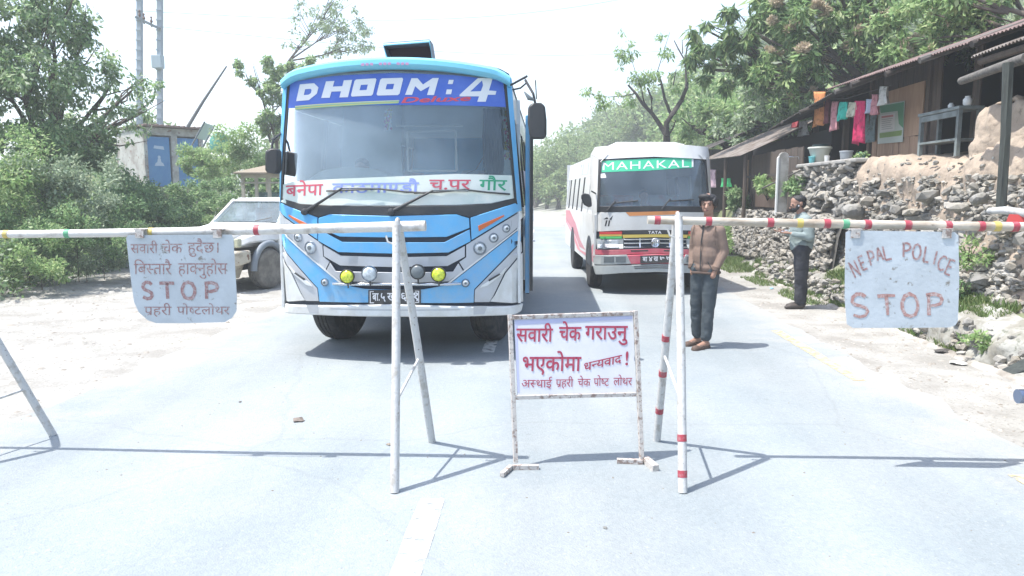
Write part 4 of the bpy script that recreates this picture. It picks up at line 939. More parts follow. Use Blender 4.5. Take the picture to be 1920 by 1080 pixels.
V('turn_signal', [(1120, 451), (1130, 451), (1130, 465), (1121, 465)][::-1], lens, .0, .016, bev=.003)
V('lower_band', [(1116, 468), ('c', 466), ('c', 475), (1116, 477)][::-1], vred, -.03, .02, mode='center', bev=.004)
V('air_slot', [(1182, 469), (1215, 468.4), (1215, 471), (1183, 472)][::-1], blk, .015, .0215, bev=0)
V('bumper', [(1112, 478), ('c', 476), ('c', 493), (1113, 494)][::-1], vred, -.03, .07, mode='center', bev=.008)
V('bumper_end', [(1110, 477), (1174, 477), (1182, 494), (1113, 495)][::-1], grey, .04, .078, bev=.006)
for a, b_ in ((1131, 1150), (1153, 1172)): V('fog_lamp', [(a, 480), (b_, 480), (b_, 491), (a, 491)][::-1], grl, .07, .083, bev=.003)
V('bumper_skirt', [(1111, 496), ('c', 494), ('c', 509), (1168, 511), (1116, 514)][::-1], grey, -.03, .075, mode='center', bev=.008)
V('skirt_slot', [(1186, 497.5), ('c', 497), ('c', 498.5), (1188, 499)][::-1], blk, .07, .0765, mode='center', bev=0)
V('skirt_slot', [(1186, 501), ('c', 500.5), ('c', 502), (1190, 503)][::-1], blk, .07, .0765, mode='center', bev=0)
vp = V('number_plate', [(1199, 479), (1262, 477), (1262, 491.5), (1199, 493)][::-1], blk, .07, .086, mode='one', bev=0)[0]
mb = MB()
for s_, x0, x1 in (('बा', 1203, 1212), ('४', 1214.5, 1221.5), ('ख', 1223.5, 1232), ('७', 1235, 1244), ('७', 1247, 1255.5)):
    Vv, Fv = layout(s_, .02); a = min(v[0] for v in Vv); b_ = max(v[0] for v in Vv); mb.add([vw_(x0+(x-a)/(b_-a)*(x1-x0), 489-(x0-1200)*.03-8*y/.63, .0885) for x, y in Vv], Fv)
mb.build('plate_lettering', MATS['white_vinyl'], vroot)
mb = MB()
for q in ([(1131, 411), (1138, 407), (1141, 411)], [(1142, 411), (1149, 404), (1146, 413)], [(1136, 413), (1139, 413), (1136, 424), (1133.5, 424)], [(1141, 413), (1144, 413), (1142, 424), (1139.5, 424)]):
    s = MB().slab([VS.px(*p) for p in q][::-1], VS.pt, .0115, .013); mb.add(s.v, s.f)
mb.build('bonnet_decal', blk, vroot)
for (p0, p1, b0, b1) in (((1138, 394), (1154, 377), (1148, 381), (1196, 376)), ((1240, 392), (1256, 373), (1252, 377), (1300, 374))):
    w = MB().tube([vw_(*p0, .03), vw_(*p1, .03)], .012, 6).build('wiper', blk, vroot); MB().tube([vw_(*b0, .02), vw_(*b1, .02)], .010, 6).build('wiper_blade', blk, w)
# body sides (swept along the local depth axis)
def vbox(mb, x, y, z, sx, sy, sz, rz=0): mb.box(VS.L(x, y, z), (sx, sy, sz), rz=R(3)+rz)
LEN = 6.3
def side_quad(name, m, ys0, ys1, z0, z1, s, off=0.0, pts=None, parent=None, th=.03):
    """panel on a body side; pts are (y, z)"""
    pts = pts or [(ys0, z0), (ys1, z0), (ys1, z1), (ys0, z1)]
    def f(y, z, o): return VS.L(s*((.955-.10*max(0, (z-1.3)/1.0))+off+o), y, z)
    return MB().slab(pts if s < 0 else pts[::-1], f, -th, 0, seg=.5).build(name, m, parent or vroot)
for s in (-1, 1):
    side_quad('side_panel', vwht, .22, LEN, .42, 1.28, s)
    side_quad('side_panel', vwht, .40, LEN, 1.93, 2.28, s)
    side_quad('front_door_edge', vwht, .40, .56, 1.28, 1.93, s)
    for y0, y1 in ((.56, 1.45), (1.55, 2.5), (2.58, 3.5), (3.58, 4.5), (4.58, 5.5), (5.58, LEN-.1)):
        side_quad('side_window', MATS['coach_side_glass'] if y0 < 3 else MATS['side_glass'], y0, y1, 1.28, 1.93, s, off=-.008, th=.006)
        side_quad('window_pillar', vwht if y0 > 5 or y0 < 1 else blk, y1-.02, y1+.10, 1.28, 1.93, s)
    for y0, y1 in ((1.0, 1.9), (2.0, 2.9), (3.0, 3.9)): side_quad('top_window', MATS['side_glass'], y0, y1, 1.98, 2.2, s, off=.004, th=.004)
    side_quad('red_swoosh', vred, 0, 0, 0, 0, s, off=.003, th=.002, pts=[(LEN-.1, 1.22), (LEN-1.6, 1.24), (LEN-2.6, 1.05), (3.2, .78), (2.4, .62), (3.3, .62), (4.5, .85), (LEN-.5, 1.0)] if s > 0 else [(LEN-.1, 1.22), (LEN-1.2, 1.24), (3.6, 1.0), (2.6, .72), (1.6, .60), (2.7, .58), (4.0, .80), (LEN-.1, 1.0)])
    side_quad('rose_swoosh', vpink, 0, 0, 0, 0, s, off=.003, th=.002, pts=[(LEN-.1, .94), (4.6, .76), (3.1, .50), (.35, .50), (.35, .80), (1.4, .56), (2.6, .53), (3.7, .72), (LEN-.1, 1.0)])
    for yc in (1.0, 4.3):
        def f(y, z, o, s=s): return VS.L(s*(.958+o), y, z)
        MB().slab([(yc+.50*math.cos(t), .40+.50*math.sin(t)) for t in [PI*k/14 for k in range(15)]], f, 0, .004).build('wheel_arch', gap, vroot)
        p_ = VS.L(s*.86, yc, 0); wheel(vroot, p_.x, p_.y, .40, .22, R(3), hub=grey, out=s)
mb = MB(); n = 16; ysr = [.32, .55, 1.2, LEN-.2, LEN]
def vroof(x, y):
    d = 1 if y > .5 else .3
    return 2.36-.07*(x/.86)**2-.10*max(0, (abs(x)/.86-.85)/.15)**2-(.06 if y < .4 else 0)
for y in ysr:
    for i in range(n+1): x = -.86+1.72*i/n; mb.v.append(VS.L(x, y, vroof(x, y)))
for j in range(len(ysr)-1):
    for i in range(n): mb.f.append((j*(n+1)+i, j*(n+1)+i+1, (j+1)*(n+1)+i+1, (j+1)*(n+1)+i)); mb.m.append(0)
mb.build('roof', vwht, vroot, smooth=50)
mb = MB(); vs = []
for z, hw, y0, y1 in ((2.30, .70, .36, 3.6), (2.44, .62, .75, 3.3), (2.50, .50, 1.05, 3.1)):
    vs += [VS.L(-hw, y0, z), VS.L(hw, y0, z), VS.L(hw, y1, z), VS.L(-hw, y1, z)]
fs = [(8, 9, 10, 11)]
for k in (0, 4):
    for i in range(4): fs.append((k+i, k+(i+1) % 4, k+4+(i+1) % 4, k+4+i))
mb.add(vs, fs); mb.build('roof_fairing', vwht, vroot, bevel=.04, smooth=40)
mb = MB(); vbox(mb, -.02, .52, 2.40, .42, .05, .014); mb.build('fairing_slot', blk, vroot)
mb = MB(); vbox(mb, 0, LEN, 1.35, 1.86, .04, 1.9); mb.build('rear_panel', vwht, vroot)
mb = MB(); vbox(mb, 0, 3.2, .50, 1.7, 6.0, .10); vbox(mb, 0, .6, .40, .9, .5, .2); mb.build('chassis', under, vroot)
mb = MB(); vbox(mb, 0, .62, 1.20, 1.8, .35, .28); mb.build('dashboard', mat('grey_dash', (.18, .19, .20), .7), vroot, bevel=.03)
mb = MB(); vbox(mb, 0, 3.4, 1.5, 1.75, .04, 1.4); mb.build('cabin_divider', mat('dim_cabin', (.34, .39, .43), .8), vroot)
mb = MB()
for x in (-.42, .42): vbox(mb, x, 1.5, 1.15, .6, .14, .9)
mb.build('seat', seatm, vroot, bevel=.04)
mp = [bt(1101, 352, 12.2), bt(1096, 362, 12.1)]
MB().tube([VS.L(-.93, .3, 1.62), VS.L(-1.02, .15, 1.66)], .012, 6).build('mirror_arm', blk, vroot)
MB().slab([(1090, 366), (1095, 362), (1105, 364), (1109, 372), (1110, 387), (1104, 389), (1095, 384), (1090, 372)], lambda u, v, o: (D(u, v, 12.0)[0], 12.0-o, D(u, v, 12.0)[1]), -.10, 0).build('wing_mirror', blk, vroot, bevel=.015, smooth=40)
# ---------------------------------------------------------------- dusty white jeep behind the coach
jw = mat('dusty_white_paint', (.66, .66, .65), .45, (.56, .54, .50), 2.2, .45, .65); jd = mat('beige_bumper', (.46, .42, .34), .75, (.30, .26, .20), 6, .5, .65, col3=(.16, .09, .06), scale3=9, lo3=.63, hi3=.67)
jg = mat('grey_flare', (.18, .21, .24), .6); jt = mat('dusty_tyre', (.12, .115, .105), .95, (.2, .19, .17), 6)
jr = empty('jeep', (-5.5, 12.75, 0), 'dusty white jeep with beige bumper parked behind the blue coach', 'car')
def sect(name, secs, m, parent=jr, bev=.03, close=True):
    """loft through rings (y, x0, z0, x1, z1): x0/z0 bottom half width and height, x1/z1 top"""
    mb = MB()
    for y, a, z0, b_, z1 in secs: mb.v += [(-5.5-a, y, z0), (-5.5+a, y, z0), (-5.5+b_, y, z1), (-5.5-b_, y, z1)]
    for k in range(len(secs)-1):
        for i in range(4): mb.f.append((4*k+i, 4*k+(i+1) % 4, 4*k+4+(i+1) % 4, 4*k+4+i))
    mb.f += [(3, 2, 1, 0), tuple(range(4*len(secs)-4, 4*len(secs)))]; mb.m = [0]*len(mb.f)
    return mb.build(name, m, parent, bevel=bev, smooth=35)
sect('bonnet', [(11.98, .55, .72, .50, .88), (12.10, .58, .72, .55, .97), (12.9, .60, .72, .62, 1.08), (13.15, .62, .72, .66, 1.12)], jw, bev=.05)
sect('fender', [(12.02, .72, .74, .60, .86), (12.3, .74, .80, .66, .93), (13.2, .75, .8, .70, 1.05)], jw, bev=.04)
sect('cabin', [(13.1, .75, .35, .72, 1.10), (16.2, .75, .35, .72, 1.10)], jw, bev=.03)
# greenhouse: frame of pillars and roof with real panes
glass('jeep_glass', tint=(.45, .55, .60), veil=.22, veilcol=(.45, .55, .60))
sect('roof', [(13.62, .56, 1.47, .52, 1.50), (13.8, .59, 1.50, .54, 1.54), (15.6, .60, 1.50, .55, 1.55), (16.1, .58, 1.47, .52, 1.50)], jw, bev=.03)
for s in (-1, 1):
    for (y0, y1, w) in ((13.18, 13.68, .03), (14.5, 14.5, .03), (15.5, 15.5, .03), (16.15, 16.0, .04)):
        MB().tube([(-5.5+s*.69, y0, 1.08), (-5.5+s*.575, y1, 1.50)], w, sq=True).build('pillar', jw, jr)
    MB().add([(-5.5+s*.69, 13.2, 1.10), (-5.5+s*.69, 16.1, 1.10), (-5.5+s*.58, 15.95, 1.48), (-5.5+s*.58, 13.68, 1.48)], [(0, 1, 2, 3)]).build('side_window', MATS['jeep_glass'], jr)
    MB().box((-5.5+s*.55, 11.985, .825), (.22, .06, .13)).build('headlamp', mat('clear_lamp_glass', (.55, .62, .66), .15, coat=1), jr, bevel=.02)
    MB().box((-5.5+s*.70, 12.02, .825), (.09, .10, .15)).build('turn_signal', mat('dusty_lens', (.42, .42, .30), .4), jr, bevel=.02)
    fl = [(-5.5+s*.77, 12.75+.44*math.cos(t), .34+.44*math.sin(t)) for t in [PI*k/12 for k in range(13)]]
    MB().tube(fl, .055, 8).build('wheel_flare', jg, jr, smooth=60)
    MB().slab([(12.75+.41*math.cos(t), .34+.41*math.sin(t)) for t in [PI*k/12 for k in range(13)]], lambda y, z, o, s=s: (-5.5+s*(.73+o), y, z), 0, .02).build('wheel_well', under, jr)
    wheel(jr, -5.5+s*.70, 12.75, .345, .24, R(-6), hub=jd, out=s); wheel(jr, -5.5+s*.70, 15.3, .345, .24, 0, hub=jd, out=s)
    MB().box((-5.5+s*.62, 11.86, .56), (.16, .02, .07)).build('fog_lamp', mat('rusty_socket', (.16, .09, .07), .8), jr, bevel=.01)
for c in jr.children_recursive:
    if c.name.startswith('tyre'): c.data.materials[0] = jt
MB().add([(-6.18, 13.17, 1.12), (-4.82, 13.17, 1.12), (-4.94, 13.66, 1.48), (-6.06, 13.66, 1.48)], [(0, 1, 2, 3)]).build('windscreen', MATS['jeep_glass'], jr)
sect('bumper', [(11.84, .74, .46, .74, .68), (11.95, .80, .46, .80, .70), (12.22, .80, .50, .80, .70)], jd, bev=.03)
sect('skid_plate', [(11.9, .55, .24, .66, .45), (12.3, .5, .22, .6, .45)], jd, bev=.02)
MB().box((-5.5, 11.97, .825), (.80, .04, .12)).build('grille', blk, jr, bevel=.01)
MB().box((-5.5, 14.0, .45), (1.1, 3.9, .2)).build('chassis', under, jr)
MB().box((-5.5, 13.5, 1.06), (1.2, .3, .12)).build('dashboard', blk, jr); 
for s in (-.33, .33): MB().box((-5.5+s, 14.3, 1.05), (.45, .12, .6)).build('seat', seatm, jr, bevel=.04)
MB().tube([(-5.25, 13.12, 1.14), (-4.97, 13.22, 1.2)], .008, 5).build('wiper', blk, jr)
jr.rotation_euler = (0, 0, R(-14))
# ---------------------------------------------------------------- people
skin = mat('brown_skin', (.29, .165, .12), .55, (.33, .19, .135), 8); skin2 = mat('brown_skin_shade', (.20, .10, .07), .55)
jac = mat('tan_jacket', (.215, .150, .118), .9, (.185, .128, .10), 6, bump=.2, bscale=60); trs = mat('slate_trousers', (.042, .056, .066), .85, (.058, .072, .082), 7, bump=.2, bscale=50)
hr = mat('black_hair', (.012, .011, .012), .6, bump=.4, bscale=90); swt = mat('teal_grey_sweater', (.22, .27, .27), .9, (.19, .235, .235), 6, bump=.2, bscale=70); btr = mat('black_trousers', (.018, .02, .028), .85, (.035, .037, .045), 8, bump=.2)
shoe = mat('dark_shoe', (.05, .04, .035), .6); sand = mat('worn_sandal', (.10, .065, .05), .8); eyem = mat('eye', (.02, .012, .01), .3); lipm = mat('lip', (.20, .075, .06), .6)
def face(P, hc, s, fwd, side):
    """eyes, brows and lips set into the head; fwd and side are unit vectors"""
    U = Vector((0, 0, 1))
    for k in (-1, 1):
        c = hc+fwd*(.086*s)+side*(k*.031*s)+U*(.004*s); MB().lathe([(.0005, -.011), (.008, -.005), (.008, .005), (.0005, .011)], c, 'X', 10, M=Matrix((side, fwd, U)).transposed()).build('eye', eyem, P, smooth=True, local=False)
        MB().tube([c+U*.017-side*.017+fwd*.004, c+U*.021+fwd*.006, c+U*.017+side*.017+fwd*.003], .0038, 6).build('eyebrow', hr, P)
    MB().tube([hc+fwd*.086*s-U*.055*s-side*.02, hc+fwd*.093*s-U*.054*s, hc+fwd*.086*s-U*.055*s+side*.02], .005, 6).build('lips', lipm, P, smooth=True)
def head_parts(c, f, w=.072):
    """skull, jaw, nose, ears and neck about centre c looking along f"""
    f = Vector(f).normalized(); sd = Vector((0, 0, 1)).cross(f).normalized() * -1; a = math.atan2(f.y, f.x)+PI/2
    c = Vector(c); U = Vector((0, 0, 1))
    P = [(c+U*.025-f*.008, (w, .092, .088), (0, 0, a)), (c-U*.02+f*.012, (w*.86, .078, .085), (0, 0, a)), (c-U*.075+f*.040, (.036, .032, .030), (0, 0, a)),
         (c+f*.082+U*.005, c+f*.103-U*.025, .009, .014), (c+f*.074+U*.022-sd*.02, c+f*.074+U*.022+sd*.02, .014, .014), (c+f*.078-U*.055, (.026, .014, .014), (0, 0, a))]
    for k in (-1, 1): P.append((c+sd*k*(w+.004)-f*.01-U*.005, (.010, .020, .032), (0, 0, a)))
    return P
# man in the tan jacket; local frame: x to the right of the photograph, -y towards the camera
m1 = empty('person', (1.665, 7.88, 0), 'young man in a tan jacket and slate trousers standing by the right trestle', 'person')
hc = Vector((.012, -.01, 1.515)); fd = Vector((.25, -1, -.10)).normalized()
body = head_parts(hc, fd) + [((.01, .015, 1.30), (.012, .005, 1.44), .052, .047),
    ((0, .01, .92), (.005, .015, 1.16), .095, .095), ((-.08, .015, 1.25), (.09, .015, 1.25), .055, .055), ((0, .01, .88), (.12, .085, .10)),
    ((-.125, .02, 1.25), (-.155, .05, 1.03), .040, .033), ((-.155, .05, 1.03), (-.14, -.02, .86), .031, .025), ((.135, .02, 1.25), (.168, .05, 1.02), .040, .033), ((.168, .05, 1.02), (.135, -.06, .84), .031, .025),
    ((-.14, -.02, .86), (-.12, -.04, .79), .025, .029), ((.135, -.06, .84), (.115, -.07, .78), .025, .029),
    ((-.075, .01, .86), (-.10, .03, .47), .075, .048), ((-.10, .03, .47), (-.115, .10, .09), .045, .032), ((.06, 0, .86), (.055, -.02, .47), .075, .048), ((.055, -.02, .47), (.045, -.04, .09), .045, .032)]
for k, (x, y) in enumerate(((-.115, .10), (.045, -.05))):
    dx = -.10; body += [((x, y+.02, .055), (x+dx*.3, y-.11, .035), .036, .026), ((x, y+.04, .05), (.034, .04, .035))]
    for j in range(5): body.append(((x+dx*.3+(j-2)*.014, y-.12+abs(j-1)*.004, .028), (x+dx*.4+(j-2)*.016, y-.155+abs(j-1)*.008, .024), .010 if j != (1 if k else 3) else .012, .009))
blob('body', body, skin, m1, voxel=.0065, smooth_it=3)
jk = [((0, .012, 1.15), (.142, .118, .19)), ((0, .008, .98), (.146, .124, .20)), ((0, .01, .86), (.150, .126, .075)), ((0, .012, .83), (.145, .118, .05)), ((-.08, .015, 1.235), (.09, .015, 1.235), .080, .080), ((-.05, .015, 1.29), (.06, .015, 1.29), .06, .06),
      ((-.118, .02, 1.245), (-.162, .05, 1.03), .064, .052), ((-.162, .05, 1.03), (-.145, -.018, .87), .050, .040), ((.128, .02, 1.245), (.176, .05, 1.03), .064, .053), ((.176, .05, 1.03), (.143, -.06, .86), .051, .040), ]
blob('jacket', jk, jac, m1, voxel=.009, smooth_it=6, dis=.007)
blob('jacket_collar', [((-.055, -.03, 1.335), (-.05, .04, 1.36), .030, .022), ((.07, -.03, 1.335), (.06, .04, 1.36), .030, .022), ((-.05, .06, 1.36), (.06, .06, 1.36), .024, .024), ((-.05, -.05, 1.325), (-.015, -.09, 1.29), .026, .014), ((.065, -.05, 1.325), (.03, -.09, 1.29), .026, .014)], jac, m1, voxel=.008)
MB().tube([m1.location+Vector(p) for p in ((.005, -.085, 1.30), (-.004, -.112, 1.15), (-.004, -.124, 1.0), (-.002, -.126, .83))], .006, 6).build('zip', blk, m1)
jd_ = mat('jacket_rib', (.11, .075, .06), .95); L1 = m1.location
MB().tube([L1+Vector((.147*math.cos(t), .010+.122*math.sin(t), .806+.004*math.sin(3*t))) for t in [2*PI*k/28 for k in range(29)]], .014, 6).build('hem_band', jd_, m1, smooth=60)
for s in (-1, 1): MB().tube([L1+Vector((s*.075, -.118, .93)), L1+Vector((s*.112, -.100, .86))], .005, 5).build('pocket_seam', blk, m1); MB().tube([L1+Vector((s*.115, -.045, 1.30)), L1+Vector((s*.125, -.075, 1.20)), L1+Vector((s*.128, -.065, 1.10))], .0035, 5).build('sleeve_seam', jd_, m1)
for (c, d) in (((-.143, -.02, .862), (.02, -.03, -.1)), ((.141, -.062, .852), (-.02, -.03, -.1))):
    d = Vector(d).normalized(); MB().tube([L1+Vector(c)-d*.018, L1+Vector(c)+d*.018], .042, 14).build('cuff', jd_, m1, smooth=60)
MB().tube([L1+Vector((-.04, -.068, 1.335)), L1+Vector((.005, -.088, 1.300)), L1+Vector((.05, -.068, 1.335))], .014, 8).build('undershirt', mat('dark_undershirt', (.03, .03, .04), .9), m1, smooth=60)
blob('trousers', [((-.02, .0, .85), (.135, .105, .11)), ((-.075, .01, .84), (-.10, .03, .47), .092, .070), ((-.10, .03, .48), (-.113, .09, .13), .068, .058), ((.062, .0, .84), (.058, -.02, .47), .092, .070), ((.058, -.02, .48), (.047, -.035, .13), .068, .058)], trs, m1, voxel=.009, smooth_it=3, dis=.018)
for k, (x, y) in enumerate(((-.115, .10), (.045, -.05))):
    blob('sandal', [((x+.004, y+.05, .016), (x-.04, y-.15, .016), .036, .042), ((x-.045, y-.09, .045), (x+.02, y-.09, .045), .014, .014)], sand, m1, voxel=.008)
r = np.random.RandomState(5)
hp = [(hc+Vector((.004, .020, .048)), (.079, .090, .066)), (hc+Vector((.0, .05, -.005)), (.076, .055, .07)), (hc+Vector((-.02, -.055, .075)), (.066, .045, .034)), (hc+Vector((-.075, .0, .02)), (.018, .05, .05)), (hc+Vector((.078, .0, .02)), (.018, .05, .05))]
for i in range(16):
    t = -1.25+2.5*i/15; o = hc+Vector((math.sin(t)*.070-.010, -math.cos(t)*.080, .066)); hp.append((o, o+Vector((.010*math.sin(t)+r.uniform(-.006, .006), -.008, -.026-.016*r.rand())), .013, .003))
blob('hair', hp, hr, m1, voxel=.0055, smooth_it=1, dis=.010)
face(m1, m1.location+hc, 1.0, fd, Vector((0, 0, 1)).cross(fd).normalized())
m1.rotation_euler = (0, 0, R(-36))
# bearded man in a sweater, seen from the side, reading something in his hands
m2 = empty('person', (3.60, 10.72, 0), 'bearded man in teal grey sweater and black trousers standing on the right roadside', 'person')
hc = Vector((-.075, .0, 1.485)); fd = Vector((-1, -.25, -.42)).normalized()
hpts = head_parts(hc, fd)
body = hpts + [((.0, .01, 1.28), (-.055, .0, 1.42), .056, .050), ((0, .01, .92), (.0, .015, 1.14), .115, .13), ((.0, -.10, 1.26), (.0, .12, 1.26), .062, .062), ((0, .01, .88), (.10, .13, .10)),
    ((.0, -.155, 1.25), (.02, -.19, 1.02), .044, .036), ((.02, -.19, 1.02), (-.17, -.16, 1.07), .034, .025), ((.0, .155, 1.25), (.0, .18, 1.02), .044, .036), ((.0, .18, 1.02), (-.19, .06, 1.08), .034, .025),
    ((-.02, -.075, .86), (-.015, -.07, .47), .08, .052), ((-.015, -.07, .47), (-.01, -.07, .09), .05, .036), ((.03, .085, .86), (.045, .09, .47), .08, .052), ((.045, .09, .47), (.055, .10, .09), .05, .036)]
for (hx, hy, hz_, sg) in ((-.17, -.16, 1.07, 1), (-.19, .06, 1.08, -1)):
    p = Vector((hx-.055, hy+.03*sg, hz_+.012)); body.append((p, (.045, .035, .017), (0, .1, -.25*sg)))
    for j in range(4):
        a = p+Vector((-.036, (j-1.5)*.017, 0)); b_ = a+Vector((-.034-.006*(1 if j in (1, 2) else 0), .004*sg, .004)); c_ = b_+Vector((-.014, .006*sg, .020)); body += [(a, b_, .0095, .0085), (b_, c_, .0085, .0070)]
    a = p+Vector((.0, .030*sg, .010)); body += [(a, a+Vector((-.026, .010*sg, .020)), .011, .009), (a+Vector((-.026, .010*sg, .020)), a+Vector((-.05, .002*sg, .026)), .009, .008)]
blob('body', body, skin, m2, voxel=.0065, smooth_it=3)
blob('sweater', [((0, .01, .90), (.0, .015, 1.12), .140, .148), ((0, .01, .93), (.135, .165, .08)), ((.0, -.10, 1.245), (.0, .12, 1.245), .088, .088), ((-.01, -.03, 1.31), (-.02, .04, 1.31), .062, .062), ((.02, .0, 1.22), (.09, .14, .1)),
    ((.0, -.145, 1.245), (.03, -.20, 1.02), .074, .060), ((.03, -.20, 1.02), (-.15, -.165, 1.065), .056, .040), ((.0, .145, 1.245), (.0, .19, 1.02), .074, .060), ((.0, .19, 1.02), (-.165, .075, 1.075), .056, .040), ((0, .01, .86), (.115, .145, .05))], swt, m2, voxel=.009, smooth_it=2, dis=.024)
blob('trousers', [((.0, .01, .84), (.12, .15, .12)), ((-.02, -.075, .84), (-.02, -.075, .47), .098, .078), ((-.02, -.075, .48), (-.012, -.07, .10), .076, .066), ((.03, .085, .84), (.045, .09, .47), .098, .078), ((.045, .09, .48), (.055, .10, .10), .076, .066)], btr, m2, voxel=.009, smooth_it=2, dis=.024)
for (x, y) in ((-.01, -.07), (.055, .10)): blob('shoe', [((x+.02, y, .045), (x-.12, y-.02, .035), .045, .038), ((x-.12, y-.02, .033), (x-.17, y-.025, .028), .036, .026), ((x, y, .075), (.045, .042, .04))], shoe, m2, voxel=.008)
blob('hair', [(hc+Vector((.018, .0, .052)), (.094, .082, .068)), (hc+Vector((.055, .0, .0)), (.050, .074, .07))], hr, m2, voxel=.006, dis=.008)
blob('beard', [(hc+Vector((-.045, -.012, -.085)), (.045, .045, .042)), (hc+Vector((-.015, -.06, -.045)), (.025, .014, .045)), (hc+Vector((-.015, .055, -.045)), (.025, .014, .045)), (hc+Vector((-.088, -.022, -.045)), (.013, .03, .010))], hr, m2, voxel=.006, smooth_it=2, dis=.01)
MB().box(m2.location+hc+Vector((-.01, -.085, -.03)), (.012, .008, .02)).build('ear_stud', MATS['white_vinyl'], m2)
face(m2, m2.location+hc, 1.0, fd, Vector((0, 0, 1)).cross(fd).normalized())
m2.scale = (1.14, 1.04, 1.0)
nb = MB().box((3.60-.275, 10.72-.05, 1.10), (.10, .15, .012), ry=-.25); tag(nb.build('notebook', mat('notebook_cover', (.22, .24, .27), .7), loc=(3.325, 10.67, 1.09), bevel=.002), 'small dark notebook held by the bearded man', 'notebook')
# driver of the minibus
m3 = empty('person', tuple(VS.L(.02, 1.28, .78)), 'driver in a white shirt seated behind the minibus windscreen', 'person', rz=R(3))
hc = Vector((0, -.04, .80)); fd = Vector((0, -1, 0))
blob('body', head_parts(hc, fd)+[((0, 0, .60), (0, -.02, .72), .05, .048), ((0, 0, .15), (0, 0, .45), .12, .14), ((-.12, 0, .55), (.12, 0, .55), .06, .06), ((-.16, 0, .53), (-.24, -.1, .30), .045, .036), ((-.24, -.1, .3), (-.12, -.38, .42), .034, .026), ((.16, 0, .53), (.24, -.1, .30), .045, .036), ((.24, -.1, .3), (.12, -.38, .42), .034, .026), ((-.12, -.42, .44), (.035, .04, .03)), ((.12, -.42, .44), (.035, .04, .03)), ((-.08, .0, .1), (-.12, -.42, .1), .08, .06), ((.08, .0, .1), (.12, -.42, .1), .08, .06)], skin, m3, voxel=.010)
blob('shirt', [((0, 0, .10), (0, 0, .45), .145, .16), ((-.12, 0, .54), (.12, 0, .54), .08, .08), ((-.15, 0, .53), (-.25, -.1, .30), .065, .055), ((.15, 0, .53), (.25, -.1, .30), .065, .055)], mat('white_shirt', (.55, .56, .56), .9), m3, voxel=.012)
blob('hair', [(hc+Vector((0, .02, .05)), (.082, .095, .07))], hr, m3, voxel=.008)
MB().tube([VS.L(.02+.20*math.cos(t), .86+.05*math.sin(t), 1.25+.17*math.sin(t)) for t in [PI*2*k/20 for k in range(21)]], .013, 6).build('steering_wheel', blk, vroot, smooth=60)
# driver of the coach
m4 = empty('person', (-2.0, 8.12, 1.15), 'coach driver in a grey shirt seated at the wheel behind the windscreen', 'person')
hc = Vector((0, -.04, .74)); 
blob('body', head_parts(hc, fd)+[((0, 0, .54), (0, -.02, .66), .05, .048), ((0, 0, .12), (0, 0, .40), .12, .14), ((-.12, 0, .49), (.12, 0, .49), .06, .06), ((-.16, 0, .48), (-.24, -.1, .28), .045, .036), ((-.24, -.1, .28), (-.17, -.36, .38), .034, .026), ((.16, 0, .48), (.24, -.1, .28), .045, .036), ((.24, -.1, .28), (.17, -.36, .38), .034, .026), ((-.17, -.39, .40), (.03, .035, .03)), ((.17, -.39, .40), (.03, .035, .03)), ((-.08, .0, .08), (-.12, -.40, .05), .08, .06), ((.08, .0, .08), (.12, -.40, .05), .08, .06)], skin, m4, voxel=.010)
blob('shirt', [((0, 0, .06), (0, 0, .40), .145, .16), ((-.12, 0, .49), (.12, 0, .49), .08, .08), ((-.15, 0, .48), (-.25, -.1, .28), .065, .055), ((.15, 0, .48), (.25, -.1, .28), .065, .055)], mat('grey_shirt', (.30, .33, .36), .9), m4, voxel=.012)
blob('hair', [(hc+Vector((0, .02, .05)), (.082, .095, .07))], hr, m4, voxel=.008)
# ---------------------------------------------------------------- right roadside: banks, walls, huts
def X_(px, py, X):
    """(X, Y, z) where the line of sight through a photo spot meets the upright plane x = X"""
    a = (px-960)/FPX; b = (540-py)/FPX; d = [_fw[i]+a*_rt[i]+b*_up[i] for i in range(3)]; t = X/d[0]; return (X, d[1]*t, CAM_H+d[2]*t)
stone_m = mat('grey_field_stone', (.33, .32, .30), .9, (.21, .20, .18), 3.5, .42, .6, col3=(.38, .37, .33), scale3=14, lo3=.58, hi3=.66, bump=.5, bscale=22)
def tint_stones(m, cols):
    nt = m.node_tree; N = nt.nodes; L = nt.links; b = N['Principled BSDF']; src = b.inputs['Base Color'].links[0].from_socket
    g = N.new('ShaderNodeNewGeometry'); cr = N.new('ShaderNodeValToRGB'); el_ = cr.color_ramp.elements; el_[0].color = (*cols[0], 1); el_[1].color = (*cols[-1], 1)
    for i, c in enumerate(cols[1:-1]): e = el_.new((i+1)/(len(cols)-1)); e.color = (*c, 1)
    L.new(g.outputs['Random Per Island'], cr.inputs[0]); mx = N.new('ShaderNodeMix'); mx.data_type = 'RGBA'; mx.blend_type = 'MULTIPLY'; mx.inputs[0].default_value = 1
    L.new(src, mx.inputs[6]); L.new(cr.outputs[0], mx.inputs[7]); L.new(mx.outputs[2], b.inputs['Base Color'])
tint_stones(stone_m, [(.80, .80, .79), (1.05, 1.0, .92), (.62, .63, .64), (1.15, 1.14, 1.12), (.88, .83, .75)])
clay_m = mat('tan_clay', (.37, .30, .235), .95, (.29, .235, .185), 2.5, .42, .6, col3=(.19, .155, .12), scale3=10, lo3=.60, hi3=.70, bump=1.0, bscale=14)
pale_m = mat('chalky_bank', (.33, .33, .305), .95, (.22, .21, .18), 4, .42, .58, col3=(.11, .12, .085), scale3=11, lo3=.58, hi3=.68, bump=.9, bscale=12)
_ico = bmesh.new(); bmesh.ops.create_icosphere(_ico, subdivisions=1, radius=1); _ico.verts.index_update()
IV = np.array([v.co[:] for v in _ico.verts]); IF = [tuple(v.index for v in f.verts) for f in _ico.faces]; _ico.free()
